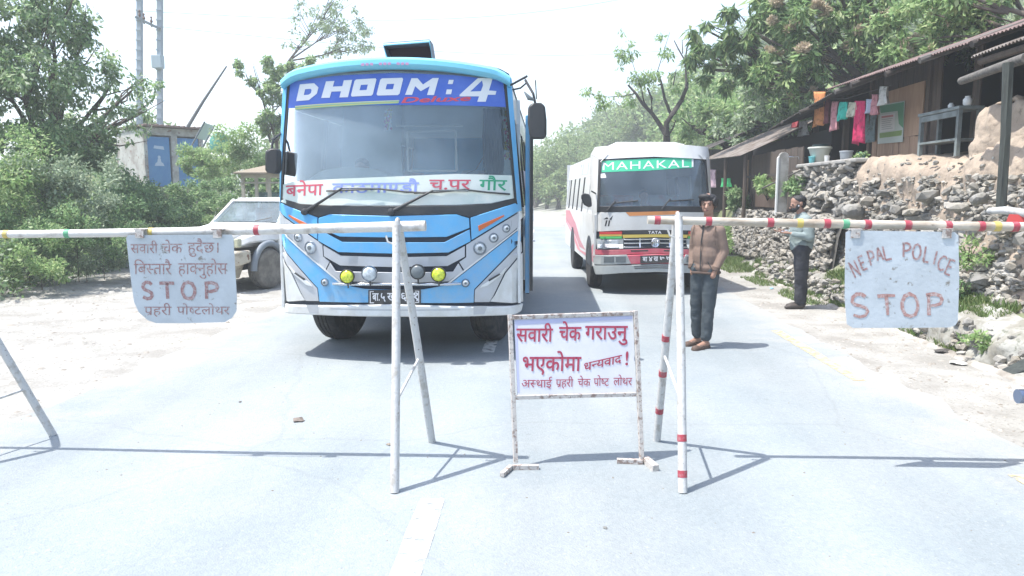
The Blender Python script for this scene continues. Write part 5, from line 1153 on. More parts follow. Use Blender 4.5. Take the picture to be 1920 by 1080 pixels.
def rock(r, c, s, flat=.6):
    jit = 1+.30*r.normal(size=(len(IV), 1)).clip(-1.2, 1.2)*.6
    # cut facets so stones look broken rather than round
    v = np.sign(IV)*np.abs(IV)**.72*jit*np.array([1, r.uniform(.55, .9), flat*r.uniform(.7, 1.15)])*s
    M = np.array(Matrix.Rotation(r.uniform(0, 6.28), 3, 'Z') @ Matrix.Rotation(r.normal()*.3, 3, 'X') @ Matrix.Rotation(r.normal()*.25, 3, 'Y')); return v @ M.T+np.array(c)
def stones(name, spots, m, root, seed=0, flat=.6):
    r = np.random.RandomState(seed); mb = MB()
    for (x, y, z, s) in spots: mb.add([tuple(p) for p in rock(r, (x, y, z), s, flat)], IF)
    return mb.build(name, m, root)
def ledge(name, y0, y1, prof, m, parent, seed=0, amp=.05, step=.1):
    """rough sheet running along the road: prof(y) -> list of (x, z)"""
    mb = MB(); ys_ = list(np.arange(y0, y1+1e-6, step)); k = None
    for y in ys_:
        P = prof(y); k = len(P)
        for i, (x, z) in enumerate(P):
            n1 = noise.noise(Vector((x*2.4, y*2.4, z*2.4+seed))); n2 = noise.noise(Vector((x*8, y*8, z*8+seed)))
            mb.v.append((x-amp*(n1+.5*n2), y, z+amp*.6*n2))
    for j in range(len(ys_)-1):
        for i in range(k-1): mb.f.append((j*k+i, (j+1)*k+i, (j+1)*k+i+1, j*k+i+1)); mb.m.append(0)
    return mb.build(name, m, parent, smooth=70)
r = np.random.RandomState(11)
def lin(a, b, n): return [(a[0]+(b[0]-a[0])*i/n, a[1]+(b[1]-a[1])*i/n) for i in range(n+1)]
# low chalky bank beside the shoulder
wb = empty('roadside_bank', (4.4, 9.5, 0), 'low chalky white bank of mortared stones along the right shoulder', 'bank')
ledge('bank_face', 5.5, 15.5, lambda y: lin((4.16, -.03), (4.26, (.27+.06*math.sin(y*2.3))*(1-.75*sst(9.2, 11.5, y))), 7)+lin((4.33, .34*(1-.6*sst(9.2, 11.5, y))), (4.66, .44-.2*sst(9.2, 11.5, y)), 5), pale_m, wb, 3, .10, .06)
stones('bank_stones', [(4.2+.10*q+r.normal()*.02, 5.6+9.6*r.rand(), .02+.32*q, .025+.045*r.rand()) for q in [r.rand() for _ in range(340)]], stone_m, wb, 2)['kind'] = 'stuff'
ledge('worn_kerb', 5.5, 14.5, lambda y: [(4.06, -.02), (4.09, .015), (4.13, .03), (4.17, .03), (4.2, .0)], gr1, wb, 21, .05, .08)
# near wall of clay and stones
wa = empty('stone_wall', (4.9, 9.7, .4), 'rubble and clay wall carrying the wooden house, behind the police sign', 'wall')
def topz(y): return 2.12+.10*math.sin(y*1.7)+(.0 if y > 9.6 else .06*(9.6-y))
ledge('clay_face', 6.0, 12.9, lambda y: lin((4.80, .40), (4.92, 1.0), 10)+lin((4.95, 1.06), (5.10, topz(y)-.12), 16)+lin((5.16, topz(y)-.03), (6.3, max(topz(y), 2.22)), 10), clay_m, wa, 8, .085, .05)
sp = []
for i in range(3600):
    q = r.rand()**1.5; y = 6.1+6.7*r.rand(); z = .42+1.42*q
    if noise.noise(Vector((0, y*1.1, z*1.6))) > .18+.5*(1-q): continue
    x = 4.80+.16*min(1, q*2.4)+.14*max(0, q-.4)+r.normal()*.022; sp.append((x, y, z, .030+.060*r.rand()**2))
for i in range(40): sp.append((4.80+.15*r.rand(), 6.2+6.5*r.rand(), .45+1.2*r.rand(), .11+.06*r.rand()))
for i in range(420): q = r.rand(); sp.append((4.93+.20*q+.02*r.normal(), 6.1+6.7*r.rand(), 1.1+1.0*q, .02+.035*r.rand()))
stones('wall_stones', sp, stone_m, wa, 5, .5)
# far dry-stone wall
wc = empty('stone_wall', (4.65, 14.5, .2), 'neat dry stone wall behind the bearded man', 'wall')
sp = []
for i in range(1700):
    q = r.rand(); y = 12.4+6.6*r.rand(); sp.append((4.56+.14*q+r.normal()*.014, y, .22+1.02*q, .038+.055*r.rand()**1.4))
stones('wall_stones', sp, stone_m, wc, 6)
ledge('wall_core', 12.3, 19.2, lambda y: lin((4.62, .1), (4.76, 1.18), 8)+lin((4.80, 1.2), (5.3, 1.25), 3), mat('dark_wall_core', (.10, .095, .085), .95), wc, 4, .03, .15)
# grey stack under the wash place
wd_ = empty('stone_pier', (5.0, 13.6, 1.1), 'grey stacked stone pier below the wash basins', 'wall')
sp = [(5.0+.25*r.rand(), 12.7+2.5*r.rand(), 1.15+.98*r.rand(), .07+.10*r.rand()) for _ in range(420)]
stones('pier_stones', sp, stone_m, wd_, 7, .45); MB().box((5.25, 13.9, 1.6), (.36, 2.4, 1.0)).build('pier_core', mat('dark_wall_core', (0, 0, 0)), wd_)
MB().box((5.32, 13.9, 2.16), (.72, 2.9, .07)).build('ledge_slab', mat('concrete_slab', (.34, .33, .31), .9, (.24, .23, .21), 5), wd_, bevel=.02)
for i, (px, py, X, s, lb) in enumerate(((1600, 398, 4.78, .21, 'broad grey boulder in the rubble wall under the clothes line'), (1838, 372, 4.70, .17, 'round grey boulder in the wall beside the dark post'), (1395, 362, 4.95, .18, 'flat pale boulder left of the shrubs near the far hut'), (207, 494, None, .16, 'pale boulder at the foot of the left bushes'), (40, 535, None, .12, 'low pale stone at the left verge below the green hedge'))):
    if X: c = X_(px, py, X)
    else: gx, gy = G(px, py); c = (gx, gy, height(gx, gy)+s*.3)
    o = MB().add([tuple(p) for p in rock(np.random.RandomState(40+i), c, s, .7)], IF).build('boulder', stone_m, loc=c, subs=1); tag(o, lb, 'boulder')
# ---- timber house
def corr(mb, A, B, Cc, Dd, n, amp=.018, m=0):
    """corrugated sheet between lower edge A-B and upper edge Dd-Cc"""
    A, B, Cc, Dd = map(Vector, (A, B, Cc, Dd)); up = (B-A).cross(Dd-A).normalized(); up = up if up.z > 0 else -up; k = len(mb.v)
    for i in range(n+1):
        t = i/n; o = up*(amp*math.sin(i*PI/2)); mb.v += [tuple(A.lerp(B, t)+o), tuple(Dd.lerp(Cc, t)+o), tuple(A.lerp(B, t)+o-up*.004), tuple(Dd.lerp(Cc, t)+o-up*.004)]
    for i in range(n):
        a = k+4*i; mb.f += [(a, a+4, a+5, a+1), (a+3, a+7, a+6, a+2), (a, a+2, a+6, a+4)]; mb.m += [m]*3
rustroof = mat('rusty_pink_roofing', (.19, .13, .12), .8, (.12, .08, .075), 3, .4, .6, col3=(.10, .06, .05), scale3=12, lo3=.6, hi3=.66); oldroof = mat('weathered_roofing', (.19, .17, .155), .85, (.11, .085, .07), 4, .42, .6); darkroof = mat('sooty_roofing', (.045, .04, .04), .9, (.07, .06, .055), 5)
board_t = mat('tan_boards', (.34, .225, .15), .85, (.27, .17, .115), 2, .4, .6, stretch=(6, 6, .7)); board_d = mat('dark_boards', (.060, .048, .042), .9, (.035, .03, .027), 3, stretch=(6, 6, .7)); board_b = mat('brown_boards', (.085, .062, .047), .9, (.055, .042, .033), 3, stretch=(6, 6, .7))
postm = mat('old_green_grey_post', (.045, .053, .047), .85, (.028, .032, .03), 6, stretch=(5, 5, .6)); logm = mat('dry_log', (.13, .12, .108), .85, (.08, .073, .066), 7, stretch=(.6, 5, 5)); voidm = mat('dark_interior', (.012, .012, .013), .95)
ho = empty('timber_house', (6.0, 11.5, 2.13), 'timber house with rusty corrugated roof and tan boards standing on the stone wall', 'house')
mb = MB(); corr(mb, (5.12, 6.5, 3.40), (5.12, 14.3, 3.52), (8.2, 14.3, 4.62), (8.2, 6.5, 4.50), 420, .011); mb.build('roof', rustroof, ho)
mb = MB(); corr(mb, (5.22, 14.2, 3.46), (5.05, 17.7, 3.06), (7.4, 17.7, 3.8), (8.0, 14.2, 4.45), 190, .011); mb.build('roof', darkroof, ho, label='sooty lower roof at the far end')
for i, y in enumerate((7.0, 8.3, 9.5, 10.6, 11.8, 12.9, 13.8, 15.4, 16.8)):
    z = 3.40 if y < 14 else 3.30-.06*(y-14); MB().tube([(5.0 if i % 2 else 5.08, y, z+.0), (6.2, y+.03, z+.42)], [.045, .05], 8).build('rafter', logm if i % 3 == 0 else board_d, ho)
def boards(mb, X, y0, y1, z0, z1, w=.18, th=.025, seed=0):
    rr = np.random.RandomState(seed); y = y0
    while y < y1-.03:
        ww = min(w*rr.uniform(.8, 1.2), y1-y); mb.box((X+rr.uniform(-.006, .006), y+ww/2, (z0+z1)/2+rr.uniform(-.02, .02)), (th, ww-.012, z1-z0)); y += ww
mb = MB(); boards(mb, 6.0, 12.3, 14.3, 2.1, 2.56, .2, seed=1); mb.build('lower_boards', board_t, ho)
MB().box((5.985, 13.35, 2.98), (.02, 1.80, .84)).build('wall_sheet', board_t, ho); mb = MB(); boards(mb, 6.02, 12.3, 14.4, 2.5, 3.8, .3, seed=2); mb.build('upper_boards', board_d, ho)
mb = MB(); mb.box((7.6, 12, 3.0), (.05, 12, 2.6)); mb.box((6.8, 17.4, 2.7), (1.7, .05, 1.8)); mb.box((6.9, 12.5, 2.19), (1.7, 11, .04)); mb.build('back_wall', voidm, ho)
mb = MB(); mb.box((6.6, 6.4, 3.2), (2.0, .05, 2.2)); mb.build('end_wall', board_d, ho)
for y in (12.28, 14.40, 9.0, 15.6, 17.3): MB().box((6.0, y, 2.95), (.10, .10, 1.65)).build('corner_post', board_b, ho)
for a, b_, w_ in ((11.95, 12.3, .12), (10.9, 11.1, .1)):
    mb = MB(); boards(mb, 6.0, a, b_, 2.1, 3.7, w_, seed=4); mb.build('door_jamb', board_b, ho)
# clay end wall right of the frame
cw = empty('clay_wall', (5.3, 8.3, 2.1), 'tan mud wall with a broken top at the right edge behind the dark post', 'wall')
a0 = X_(1842, 205, 5.25); 
ledge('wall_face', 6.4, a0[1], lambda y: lin((5.10, 1.85), (5.22, 2.60+.05*math.sin(y*5)), 14)+lin((5.28, 2.66), (5.55, 2.60), 4), clay_m, cw, 12, .085, .045)
stones('coping', [(5.30+.1*r.rand(), 6.5+(a0[1]-6.5)*r.rand(), 2.66+.03*r.rand(), .07) for _ in range(26)], clay_m, cw, 9, .35)
# awning with post and log
aw = empty('awning', (5.0, 7.7, 1.4), 'corrugated awning on a dark post and log at the right edge', 'awning')
mb = MB(); corr(mb, (4.62, 6.2, 3.15), (4.92, 9.2, 3.20), (6.3, 9.2, 3.75), (6.3, 6.2, 3.7), 160, .013); mb.build('roof', oldroof, aw)
p0 = X_(1877, 388, 4.62); p1 = X_(1890, 118, 4.62)
MB().tube([p0, ((p0[0]+p1[0])/2+.01, (p0[1]+p1[1])/2, (p0[2]+p1[2])/2), (4.62, p1[1], p1[2])], [.050, .052, .050], 6).build('post', postm, aw)
a = X_(1802, 152, 4.75); b_ = X_(1925, 108, 4.72); MB().tube([a, Vector(a).lerp(Vector(b_), .5), b_], [.043, .048, .052], 10).build('log_beam', logm, aw, smooth=60)
MB().tube([(4.75, 6.3, 3.08), (4.98, 9.1, 3.13)], .04, 8).build('purlin', board_b, aw)
a = X_(1856, 396, 4.5); b_ = X_(1935, 402, 4.45); o = MB().tube([a, Vector(a).lerp(Vector(b_), .4)+Vector((0, 0, .02)), b_], [.035, .04, .04], 10).build('white_log', mat('whitewashed_log', (.45, .46, .46), .8, (.28, .28, .28), 8), loc=a, smooth=60); tag(o, 'whitewashed log resting on the stones at the foot of the dark post', 'log')
c = X_(1908, 412, 4.42); o = MB().slab([(-.12, -.06), (.08, -.07), (.10, .04), (-.08, .05)], lambda u, v, q: (c[0]+.05*math.sin(9*u)+q, c[1]-u, c[2]+v), 0, .02, seg=.05).build('red_cloth', mat('red_cloth', (.42, .05, .05), .9), loc=c, smooth=True); tag(o, 'red cloth hanging below the whitewashed log at the right edge', 'cloth')
# shelf table before the dark doorway
tb = empty('shelf_table', (5.6, 10.2, 2.12), 'blue grey wooden shelf table standing before the dark doorway', 'table')
tm = mat('blue_grey_wood', (.17, .20, .20), .8, (.11, .13, .13), 5)
def tt(px, py, X=5.62): return X_(px, py, X)
A1, A2 = tt(1731, 222), tt(1806, 210); zt = 2.78
MB().box((5.72, (A1[1]+A2[1])/2, zt), (.34, A1[1]-A2[1]+.05, .045)).build('table_top', tm, tb, bevel=.004)
for y in (A1[1]-.03, A2[1]+.03):
    for x in (5.59, 5.85): MB().box((x, y, 2.45), (.05, .06, .64)).build('leg', tm, tb)
MB().box((5.72, (A1[1]+A2[1])/2, 2.36), (.32, A1[1]-A2[1]-.1, .03)).build('shelf', tm, tb); MB().box((5.58, (A1[1]+A2[1])/2, 2.71), (.03, A1[1]-A2[1]-.08, .08)).build('apron', tm, tb)
whp = mat('white_plastic', (.62, .63, .62), .4)
for px, s, lb in ((1782, .05, 'small white cup on the blue grey shelf table, the left one'), (1817, .075, 'tall white jug near the right end of the shelf table')):
    p = tt(px, 215, 5.68); z0 = zt+.023; y = max(min(p[1], A1[1]-.06), A2[1]+.02)
    o = MB().lathe([(s*.5, 0), (s*.75, s*.3), (s*.8, s*1.1), (s*.45, s*1.5), (s*.5, s*1.7)], (5.68, y, z0), 'Z', 16).build('cup' if s < .06 else 'jug', whp, loc=(5.68, y, z0), smooth=50); tag(o, lb, 'cup' if s < .06 else 'jug')
# poster on the boards
def on6(px, py, o): p = X_(px, py, 5.965); return (5.965-o, p[1], p[2])
po = empty('poster', on6(1672, 268, 0), 'green and white notice poster on the tan boards', 'poster')
MB().slab([(1646, 270), (1648, 197), (1697, 189), (1693, 266)], on6, 0, .006).build('sheet', mat('poster_paper', (.38, .42, .38), .7), po)
MB().slab([(1650, 199), (1696, 191), (1694, 240), (1686, 232), (1684, 208), (1652, 212)], on6, .006, .008).build('green_field', mat('poster_green', (.07, .22, .12), .7), po)
MB().slab([(1650, 250), (1692, 244), (1691, 254), (1650, 259)], on6, .006, .008).build('green_band', mat('poster_olive', (.16, .24, .07), .7), po)
MB().slab([(1651, 216), (1679, 212), (1678, 244), (1651, 248)], on6, .008, .010).build('white_note', mat('poster_note', (.50, .50, .49), .7), po)
mb = MB()
for k in range(6):
    y = 224+k*3.6; q = MB().slab([(1654, y+1.2), (1654, y), (1675-(k*7) % 5, y-2.6), (1675-(k*7) % 5, y-1.5)], on6, .010, .011); mb.add(q.v, q.f)
mb.build('note_lines', mat('faded_print', (.26, .27, .28), .8), po)
MB().slab([(1654, 221.5), (1654, 218), (1676, 215), (1676, 218.6)], on6, .010, .0112).build('note_heading', mat('faded_red_print', (.42, .18, .18), .8), po)
# washing on the line
ln0 = X_(1520, 186, 5.45); ln1 = X_(1672, 160, 5.45)
o = MB().tube([ln0, Vector(ln0).lerp(Vector(ln1), .5)-Vector((0, 0, .10)), ln1], .006, 5).build('clothes_line', blk, loc=ln0); tag(o, 'thin line carrying the washing under the house eave', 'rope')
CL = [('orange_shawl', 1526, 1548, 172, 240, (.50, .20, .07), 'orange shawl hanging from the eave, leftmost of the washing', 1),
      ('maroon_cloth', 1549, 1557, 180, 232, (.12, .03, .04), 'dark maroon cloth hanging right behind the orange shawl', 0),
      ('patterned_shirt', 1560, 1574, 190, 248, (.42, .20, .22), 'pink patterned shirt between the orange shawl and the teal cloth', 1),
      ('teal_cloth', 1575, 1592, 191, 228, (.03, .38, .30), 'bright teal cloth on the clothes line', 1),
      ('white_cloth', 1593, 1607, 192, 222, (.46, .46, .36), 'white and yellow cloth between the teal and the crimson cloth', 1),
      ('crimson_dress', 1604, 1623, 189, 274, (.48, .02, .10), 'long crimson dress hanging on the clothes line', 1),
      ('blue_striped_cloth', 1624, 1636, 186, 213, (.36, .40, .50), 'pale blue striped cloth right of the crimson dress', 0),
      ('rose_shirt', 1634, 1648, 177, 218, (.40, .18, .20), 'rose shirt hanging left of the white cloth by the poster', 1),
      ('cream_cloth', 1649, 1667, 162, 200, (.44, .44, .42), 'crumpled cream cloth at the right end of the clothes line', 1),
      ('grey_trousers', 1625, 1646, 214, 268, (.15, .21, .23), 'grey blue trousers hung flat on the boards left of the poster', 0),
      ('red_rag', 1488, 1500, 222, 240, (.35, .05, .06), 'small red rag in the dark porch left of the orange shawl', 0),
      ('white_rag', 1500, 1514, 228, 256, (.42, .42, .44), 'white and grey rag in the dark porch next to the red rag', 0),
      ('green_cloth', 1353, 1370, 334, 351, (.04, .42, .14), 'bright green cloth in the dark opening of the far hut', 0),
      ('striped_cloth', 1328, 1343, 318, 352, (.42, .30, .34), 'pink striped cloth at the left end of the far hut', 0)]
for i, (nm, x0, x1, y0, y1, c, lb, f) in enumerate(CL):
    X = 5.45 if i < 9 else 5.96 if i == 9 else 5.75 if i < 12 else 4.6
    m = mat(nm+'_fabric', c, .9, tuple(q*.6 for q in c), 14, .5, .6); rr = np.random.RandomState(i)
    V0, U1 = X_(x0, y0, X), X_(x1, y0, X); zb = X_(x0, y1, X)[2]; w = U1[1]-V0[1]; ht = V0[2]-zb; nu, nv = 12, 12; mb = MB()
    for b2 in range(nv+1):
        for a2 in range(nu+1):
            u = a2/nu; v = b2/nv; fold = .035*(.3+v)*math.sin(u*9+i)+.02*math.sin(u*23+v*3); sw = (1-.25*math.sin(v*3.1+i)*v*f)
            zz = V0[2]+(U1[2]-V0[2])*u*(1-v)-ht*v*(1-.07*f*abs(math.sin(u*4+i))*v)
            mb.v.append((X+fold, V0[1]+w*(.5+(u-.5)*sw), zz))
    for b2 in range(nv):
        for a2 in range(nu): k = b2*(nu+1)+a2; mb.f.append((k, k+1, k+nu+2, k+nu+1)); mb.m.append(0)
    c0 = (X, (V0[1]+U1[1])/2, zb); o = mb.build(nm, m, loc=c0, smooth=True); sd = o.modifiers.new('t', 'SOLIDIFY'); sd.thickness = .006
    tag(o, lb, 'clothing' if any(q in nm for q in ('shirt', 'dress', 'trousers', 'shawl')) else 'cloth', 'washing hung up at the huts')
# buckets and basins on the ledge
def vessel(nm, px, y_top, y_bot, wpx, m, lb, X=5.32, fl=.72, cat='bucket', label_rim=None):
    p = X_(px, y_bot, X); rr_ = wpx/1400*p[1]/2; h_ = (y_bot-y_top)/1400*p[1]; z0 = 2.197
    root = empty(nm, (X, p[1], z0), lb, cat, 'vessels on the wash ledge')
    MB().lathe([(rr_*fl*.9, .0), (rr_*fl, .01), (rr_*.97, h_*.9), (rr_*.93, h_*.9), (rr_*fl*.9, .03)], (X, p[1], z0), 'Z', 24).build('vessel_body', m, root, smooth=50)
    MB().lathe([(rr_*.93, h_*.88), (rr_*1.04, h_*.9), (rr_*1.05, h_*.96), (rr_, h_), (rr_*.93, h_*.97)], (X, p[1], z0), 'Z', 24).build('rim', m, root, smooth=50)
gw = mat('greyish_basin', (.40, .42, .38), .5); cyn = mat('cyan_plastic', (.12, .42, .45), .4)
vessel('basin', 1536, 274, 304, 40, gw, 'big whitish basin on the wash ledge', fl=.55, cat='basin'); vessel('bucket', 1522, 291, 304, 12, cyn, 'small cyan bucket left of the big whitish basin', X=5.15)
vessel('bucket', 1586, 283, 301, 23, mat('grey_plastic', (.30, .33, .36), .5), 'grey bucket right of the big basin', fl=.8); vessel('bucket', 1497, 287, 303, 22, mat('dark_plastic', (.04, .05, .05), .5), 'black bucket at the left end of the wash ledge', fl=.85)
vessel('flower_pot', 1614, 289, 301, 16, mat('teal_pot', (.10, .22, .20), .6), 'small teal flower pot with a plant by the tan boards', fl=.8, cat='pot'); vessel('plastic_jar', 1550, 296, 307, 9, whp, 'little white plastic jar in front of the big basin', X=5.12, fl=.9, cat='jar')
vessel('water_drum', 1540, 238, 275, 30, mat('green_black_drum', (.02, .05, .045), .5), 'dark green water drum standing behind the big basin', X=5.62, fl=.9, cat='drum')
# concrete tap post with bamboo pipe
tp = empty('tap_post', (4.72, 14.7, 1.2), 'round headed concrete tap post left of the wash ledge', 'post')
p = X_(1471, 285, 4.72); w_ = .095
MB().slab([(-w_, 0), (w_, 0), (w_, p[2]-1.2-w_)]+[(w_*math.cos(t), p[2]-1.2-w_+w_*math.sin(t)) for t in [PI*k/8 for k in range(1, 8)]]+[(-w_, p[2]-1.2-w_)], lambda u, v, o: (4.72+u, p[1]-o, 1.2+v), -.10, .0).build('post_body', mat('concrete_slab', (0, 0, 0)), tp, bevel=.008)
MB().slab([(-w_-.03, 0), (-w_-.002, 0), (-w_-.002, p[2]-1.28), (-w_-.03, p[2]-1.32)], lambda u, v, o: (4.72+u, p[1]-.01-o, 1.2+v), -.08, 0).build('white_pipe', whp, tp)
MB().tube([(4.80, p[1]-.02, p[2]-.10), (4.98, p[1]-.04, p[2]-.09), (5.0, p[1]-.04, p[2]-.14)], .014, 7).build('tap', chrome, tp, smooth=60)
a = X_(1421, 357, 4.72); b_ = X_(1502, 319, 4.85); o = MB().tube([a, b_], .018, 8).build('bamboo_pipe', logm, loc=a, smooth=60); tag(o, 'thin bamboo pipe sloping down from the wash ledge past the tap post', 'pipe')
# second hut
h2 = empty('plank_hut', (5.4, 19, 1.3), 'low plank hut with a slanting weathered sheet roof beyond the tap post', 'hut')
mb = MB(); corr(mb, (4.35, 17.3, 2.47), (4.35, 21.5, 2.55), (6.5, 21.5, 3.5), (6.2, 17.3, 3.30), 200, .011); mb.build('roof', oldroof, h2)
mb = MB(); boards(mb, 5.05, 15.2, 18.9, 1.25, 2.55, .35, seed=5); mb.build('plank_wall', board_b, h2); mb = MB(); mb.box((5.02, 17.4, 1.62), (.02, 1.9, .62)); mb.build('tan_panel', board_t, h2)
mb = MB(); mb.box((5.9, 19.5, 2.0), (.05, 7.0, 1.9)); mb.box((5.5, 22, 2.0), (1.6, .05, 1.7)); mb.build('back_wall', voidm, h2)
for (x, y) in ((4.5, 17.4), (4.5, 19.3), (4.45, 21.4)): MB().tube([(x, y, .9), (x, y, 2.5)], .045, 7).build('post', board_b, h2)
MB().box((5.0, 19.1, 1.85), (.03, .1, 1.2)).build('corner_board', board_t, h2); MB().box((4.96, 17.2, 2.03), (.04, 3.6, .05)).build('rail', board_d, h2)
h3 = empty('dark_hut', (6.2, 25.5, 1.2), 'far dark roofed hut partly behind the minibus', 'hut')
mb = MB(); corr(mb, (4.6, 22.8, 2.85), (4.6, 28, 2.9), (6.9, 28, 3.75), (6.6, 22.8, 3.75), 60); corr(mb, (8.6, 22.8, 2.9), (8.6, 28, 2.95), (6.9, 28, 3.75), (6.6, 22.8, 3.75), 60); mb.build('roof', darkroof, h3)
MB().box((6.4, 25.5, 2.0), (3.2, 4.4, 1.9)).build('wall', board_d, h3)
for x, y in ((4.75, 23.2), (4.75, 27.5)): MB().tube([(x, y, 1.0), (x, y, 2.9)], .05, 6).build('post', board_b, h3)
# ---- motorcycle at the right edge, mostly outside the frame
mc = empty('motorcycle', (3.84, 4.8, 0), 'parked motorcycle whose tail and silencer just enter the right edge', 'motorcycle')
mo = Vector((3.84, 4.78, 0)); W = lambda x, y, z: mo+Vector((x, y, z))
for x in (-.36, .90):
    wh = empty_part('wheel', mc); MB().lathe([(.21, -.03), (.27, -.05), (.30, -.02), (.305, 0), (.30, .02), (.27, .05), (.21, .03)], W(x, 0, .305), 'Y', 36).build('tyre', rub, wh, smooth=50)
    mb = MB(); mb.lathe([(.22, -.02), (.205, -.02), (.205, .02), (.22, .02)], W(x, 0, .305), 'Y', 30); mb.lathe([(.03, -.05), (.03, .05)], W(x, 0, .305), 'Y', 12)
    for k in range(6): mb.tube([W(x, 0, .305), W(x+.21*math.cos(k*PI/3), 0, .305+.21*math.sin(k*PI/3))], .008, 5)
    mb.build('rim', chrome, wh)
MB().slab([(-.92, .50), (-.74, .60), (-.45, .68), (-.2, .72), (-.2, .69), (-.45, .63), (-.68, .545)], lambda u, v, o: W(u, o, v), -.07, .07).build('rear_fender', postm, mc, bevel=.012)
MB().tube([W(-.93, -.15, .385), W(-.55, -.15, .39), W(-.1, -.15, .32), W(.2, -.14, .26), W(.35, -.05, .4)], [.045, .048, .045, .025, .02], 12).build('silencer', mat('blued_steel', (.22, .27, .38), .3, metal=.8), mc, smooth=60)
MB().slab([(-.42, .74), (-.40, .80), (-.1, .80), (.2, .76), (.22, .72), (-.1, .70)], lambda u, v, o: W(u, o, v), -.12, .12).build('saddle', blk, mc, bevel=.03)
MB().slab([(.18, .72), (.22, .84), (.4, .90), (.6, .84), (.62, .70)], lambda u, v, o: W(u, o, v), -.13, .13).build('fuel_tank', mat('red_tank', (.40, .03, .03), .3, coat=.6), mc, bevel=.05)
MB().box(W(.22, 0, .40), (.34, .24, .34)).build('engine', grl, mc, bevel=.05); mb = MB()
for s in (-1, 1): mb.tube([W(.90, s*.07, .305), W(.70, s*.07, .92)], .02, 8); mb.tube([W(-.36, s*.09, .31), W(-.05, s*.09, .45), W(.1, s*.06, .35)], .016, 7)
mb.tube([W(-.3, 0, .66), W(.6, 0, .78), W(.5, 0, .35), W(.05, 0, .3)], .02, 7); mb.tube([W(.62, -.35, .98), W(.70, 0, .94), W(.62, .35, .98)], .012, 8); mb.tube([W(.15, .05, .3), W(.2, .28, .01)], .012, 6); mb.build('frame', blk, mc, smooth=60)
MB().lathe([(.03, .0), (.08, -.05), (.085, -.09), (.002, -.1)], W(.78, 0, .84), 'X', 20, M=Matrix.Rotation(PI, 3, 'Z')).build('headlamp', lens, mc, smooth=50)
# ---- plants on the right
tree('mango_tree', (8.6, 18.5), [el(1500, 70, 18, 1.3, 1.1), el(1600, 50, 18, 1.5, 1.2), el(1560, 130, 18.5, 1.1, .6), el(1690, 60, 17.5, 1.3, 1.0), el(1560, -30, 18, 1.7, 1.0), el(1470, 130, 19, .9, .5), el(1660, -40, 17, 1.6, .9), el(1500, 180, 19, .9, .35), el(1660, 115, 18, 1.0, .4)], 10500, .18, ['mango', 'light'], 'big mango tree with brownish blossom rising behind the timber house', trunk=.17, seed=21, droop=.5, wid=.30, per=12, rr=(.10, .24), extra=('bloom', 12000, .07))
tree('mango_tree', (8.4, 21.5), [el(1370, 80, 20, 1.1, .7), el(1420, 50, 20, 1.0, .8), el(1325, 65, 20, .7, .35), el(1430, 110, 20, .8, .6), el(1335, 120, 20.5, .8, .5), el(1440, 10, 19, .8, .5), el(1385, 145, 21, 1.0, .4)], 3400, .25, ['mango'], 'loose mango branch with long drooping leaves against the white sky', trunk=.14, seed=22, droop=.85, wid=.27, per=11, rr=(.13, .28), twigs=4)
tree('hillside_tree', (9.0, 11.5), [el(1800, 20, 14, 1.4, .9), el(1880, 10, 14, 1.2, .8), el(1740, 20, 15, 1.0, .9), el(1840, 70, 14, 1.2, .45), el(1760, 90, 14.5, .9, .35)], 6500, .12, ['light', 'mango'], 'bright green tree above the house roof near the top right corner', trunk=.10, seed=23, per=11, rr=(.14, .30), extra=('bloom', 900, .05))
tree('broad_tree', (6.3, 27), [el(1330, 210, 27, 1.5, 1.1), el(1400, 180, 27, 1.6, 1.2), el(1290, 240, 27, 1.1, .8), el(1450, 230, 25, 1.4, 1.0)], 8000, .18, ['light', 'broad'], 'light green tree behind the minibus and the dark roofed hut', trunk=.16, seed=24, per=16)
tree('broad_tree', (8.5, 23), [el(1480, 200, 22, 1.4, 1.0), el(1520, 150, 21, 1.2, .9), el(1440, 150, 22, .9, .7), el(1390, 235, 23, 1.2, .6)], 8000, .16, ['dusty', 'broad'], 'dusty green tree just left of the sooty end of the timber house', trunk=.15, seed=25, per=16)
# sparse pruned tree behind the minibus
sp_ = empty('pruned_tree', px3(1250, 262, 24)[:2]+(1.2,), 'dark pruned tree with bare forked limbs behind the minibus roof', 'tree')
def br(pts, r0, r1): return [px3(x, y, 24+.3*math.sin(x)) for x, y in pts], [r0+(r1-r0)*i/(len(pts)-1) for i in range(len(pts))]
mb = MB(); base_ = px3(1252, 330, 24)
for pts, a, b_ in (([(1252, 352), (1251, 300), (1250, 255)], .16, .11), ([(1250, 255), (1238, 235), (1222, 212), (1206, 196), (1192, 175), (1178, 160)], .085, .03), ([(1222, 212), (1222, 185), (1214, 165)], .05, .025), ([(1216, 205), (1207, 190), (1204, 172)], .035, .02), ([(1250, 255), (1250, 230), (1262, 212), (1278, 188), (1287, 165), (1290, 135)], .10, .05), ([(1287, 160), (1285, 115), (1272, 92), (1264, 76)], .035, .015), ([(1285, 113), (1288, 90), (1298, 74)], .03, .012), ([(1280, 100), (1279, 74)], .02, .01), ([(1258, 215), (1246, 185), (1240, 155), (1233, 133)], .055, .025), ([(1240, 158), (1233, 160)], .03, .02), ([(1252, 256), (1262, 240), (1267, 225)], .035, .02), ([(1192, 175), (1170, 180), (1140, 182), (1104, 176)], .02, .008), ([(1233, 133), (1245, 95), (1256, 60)], .015, .006), ([(1204, 172), (1190, 130), (1180, 100)], .015, .006), ([(1262, 160), (1268, 130)], .02, .012)):
    P_, R_ = br(pts, a, b_); mb.tube(P_, R_, 7)
mb.build('trunk', mat('dark_bark', (.045, .038, .035), .95), sp_, smooth=60)
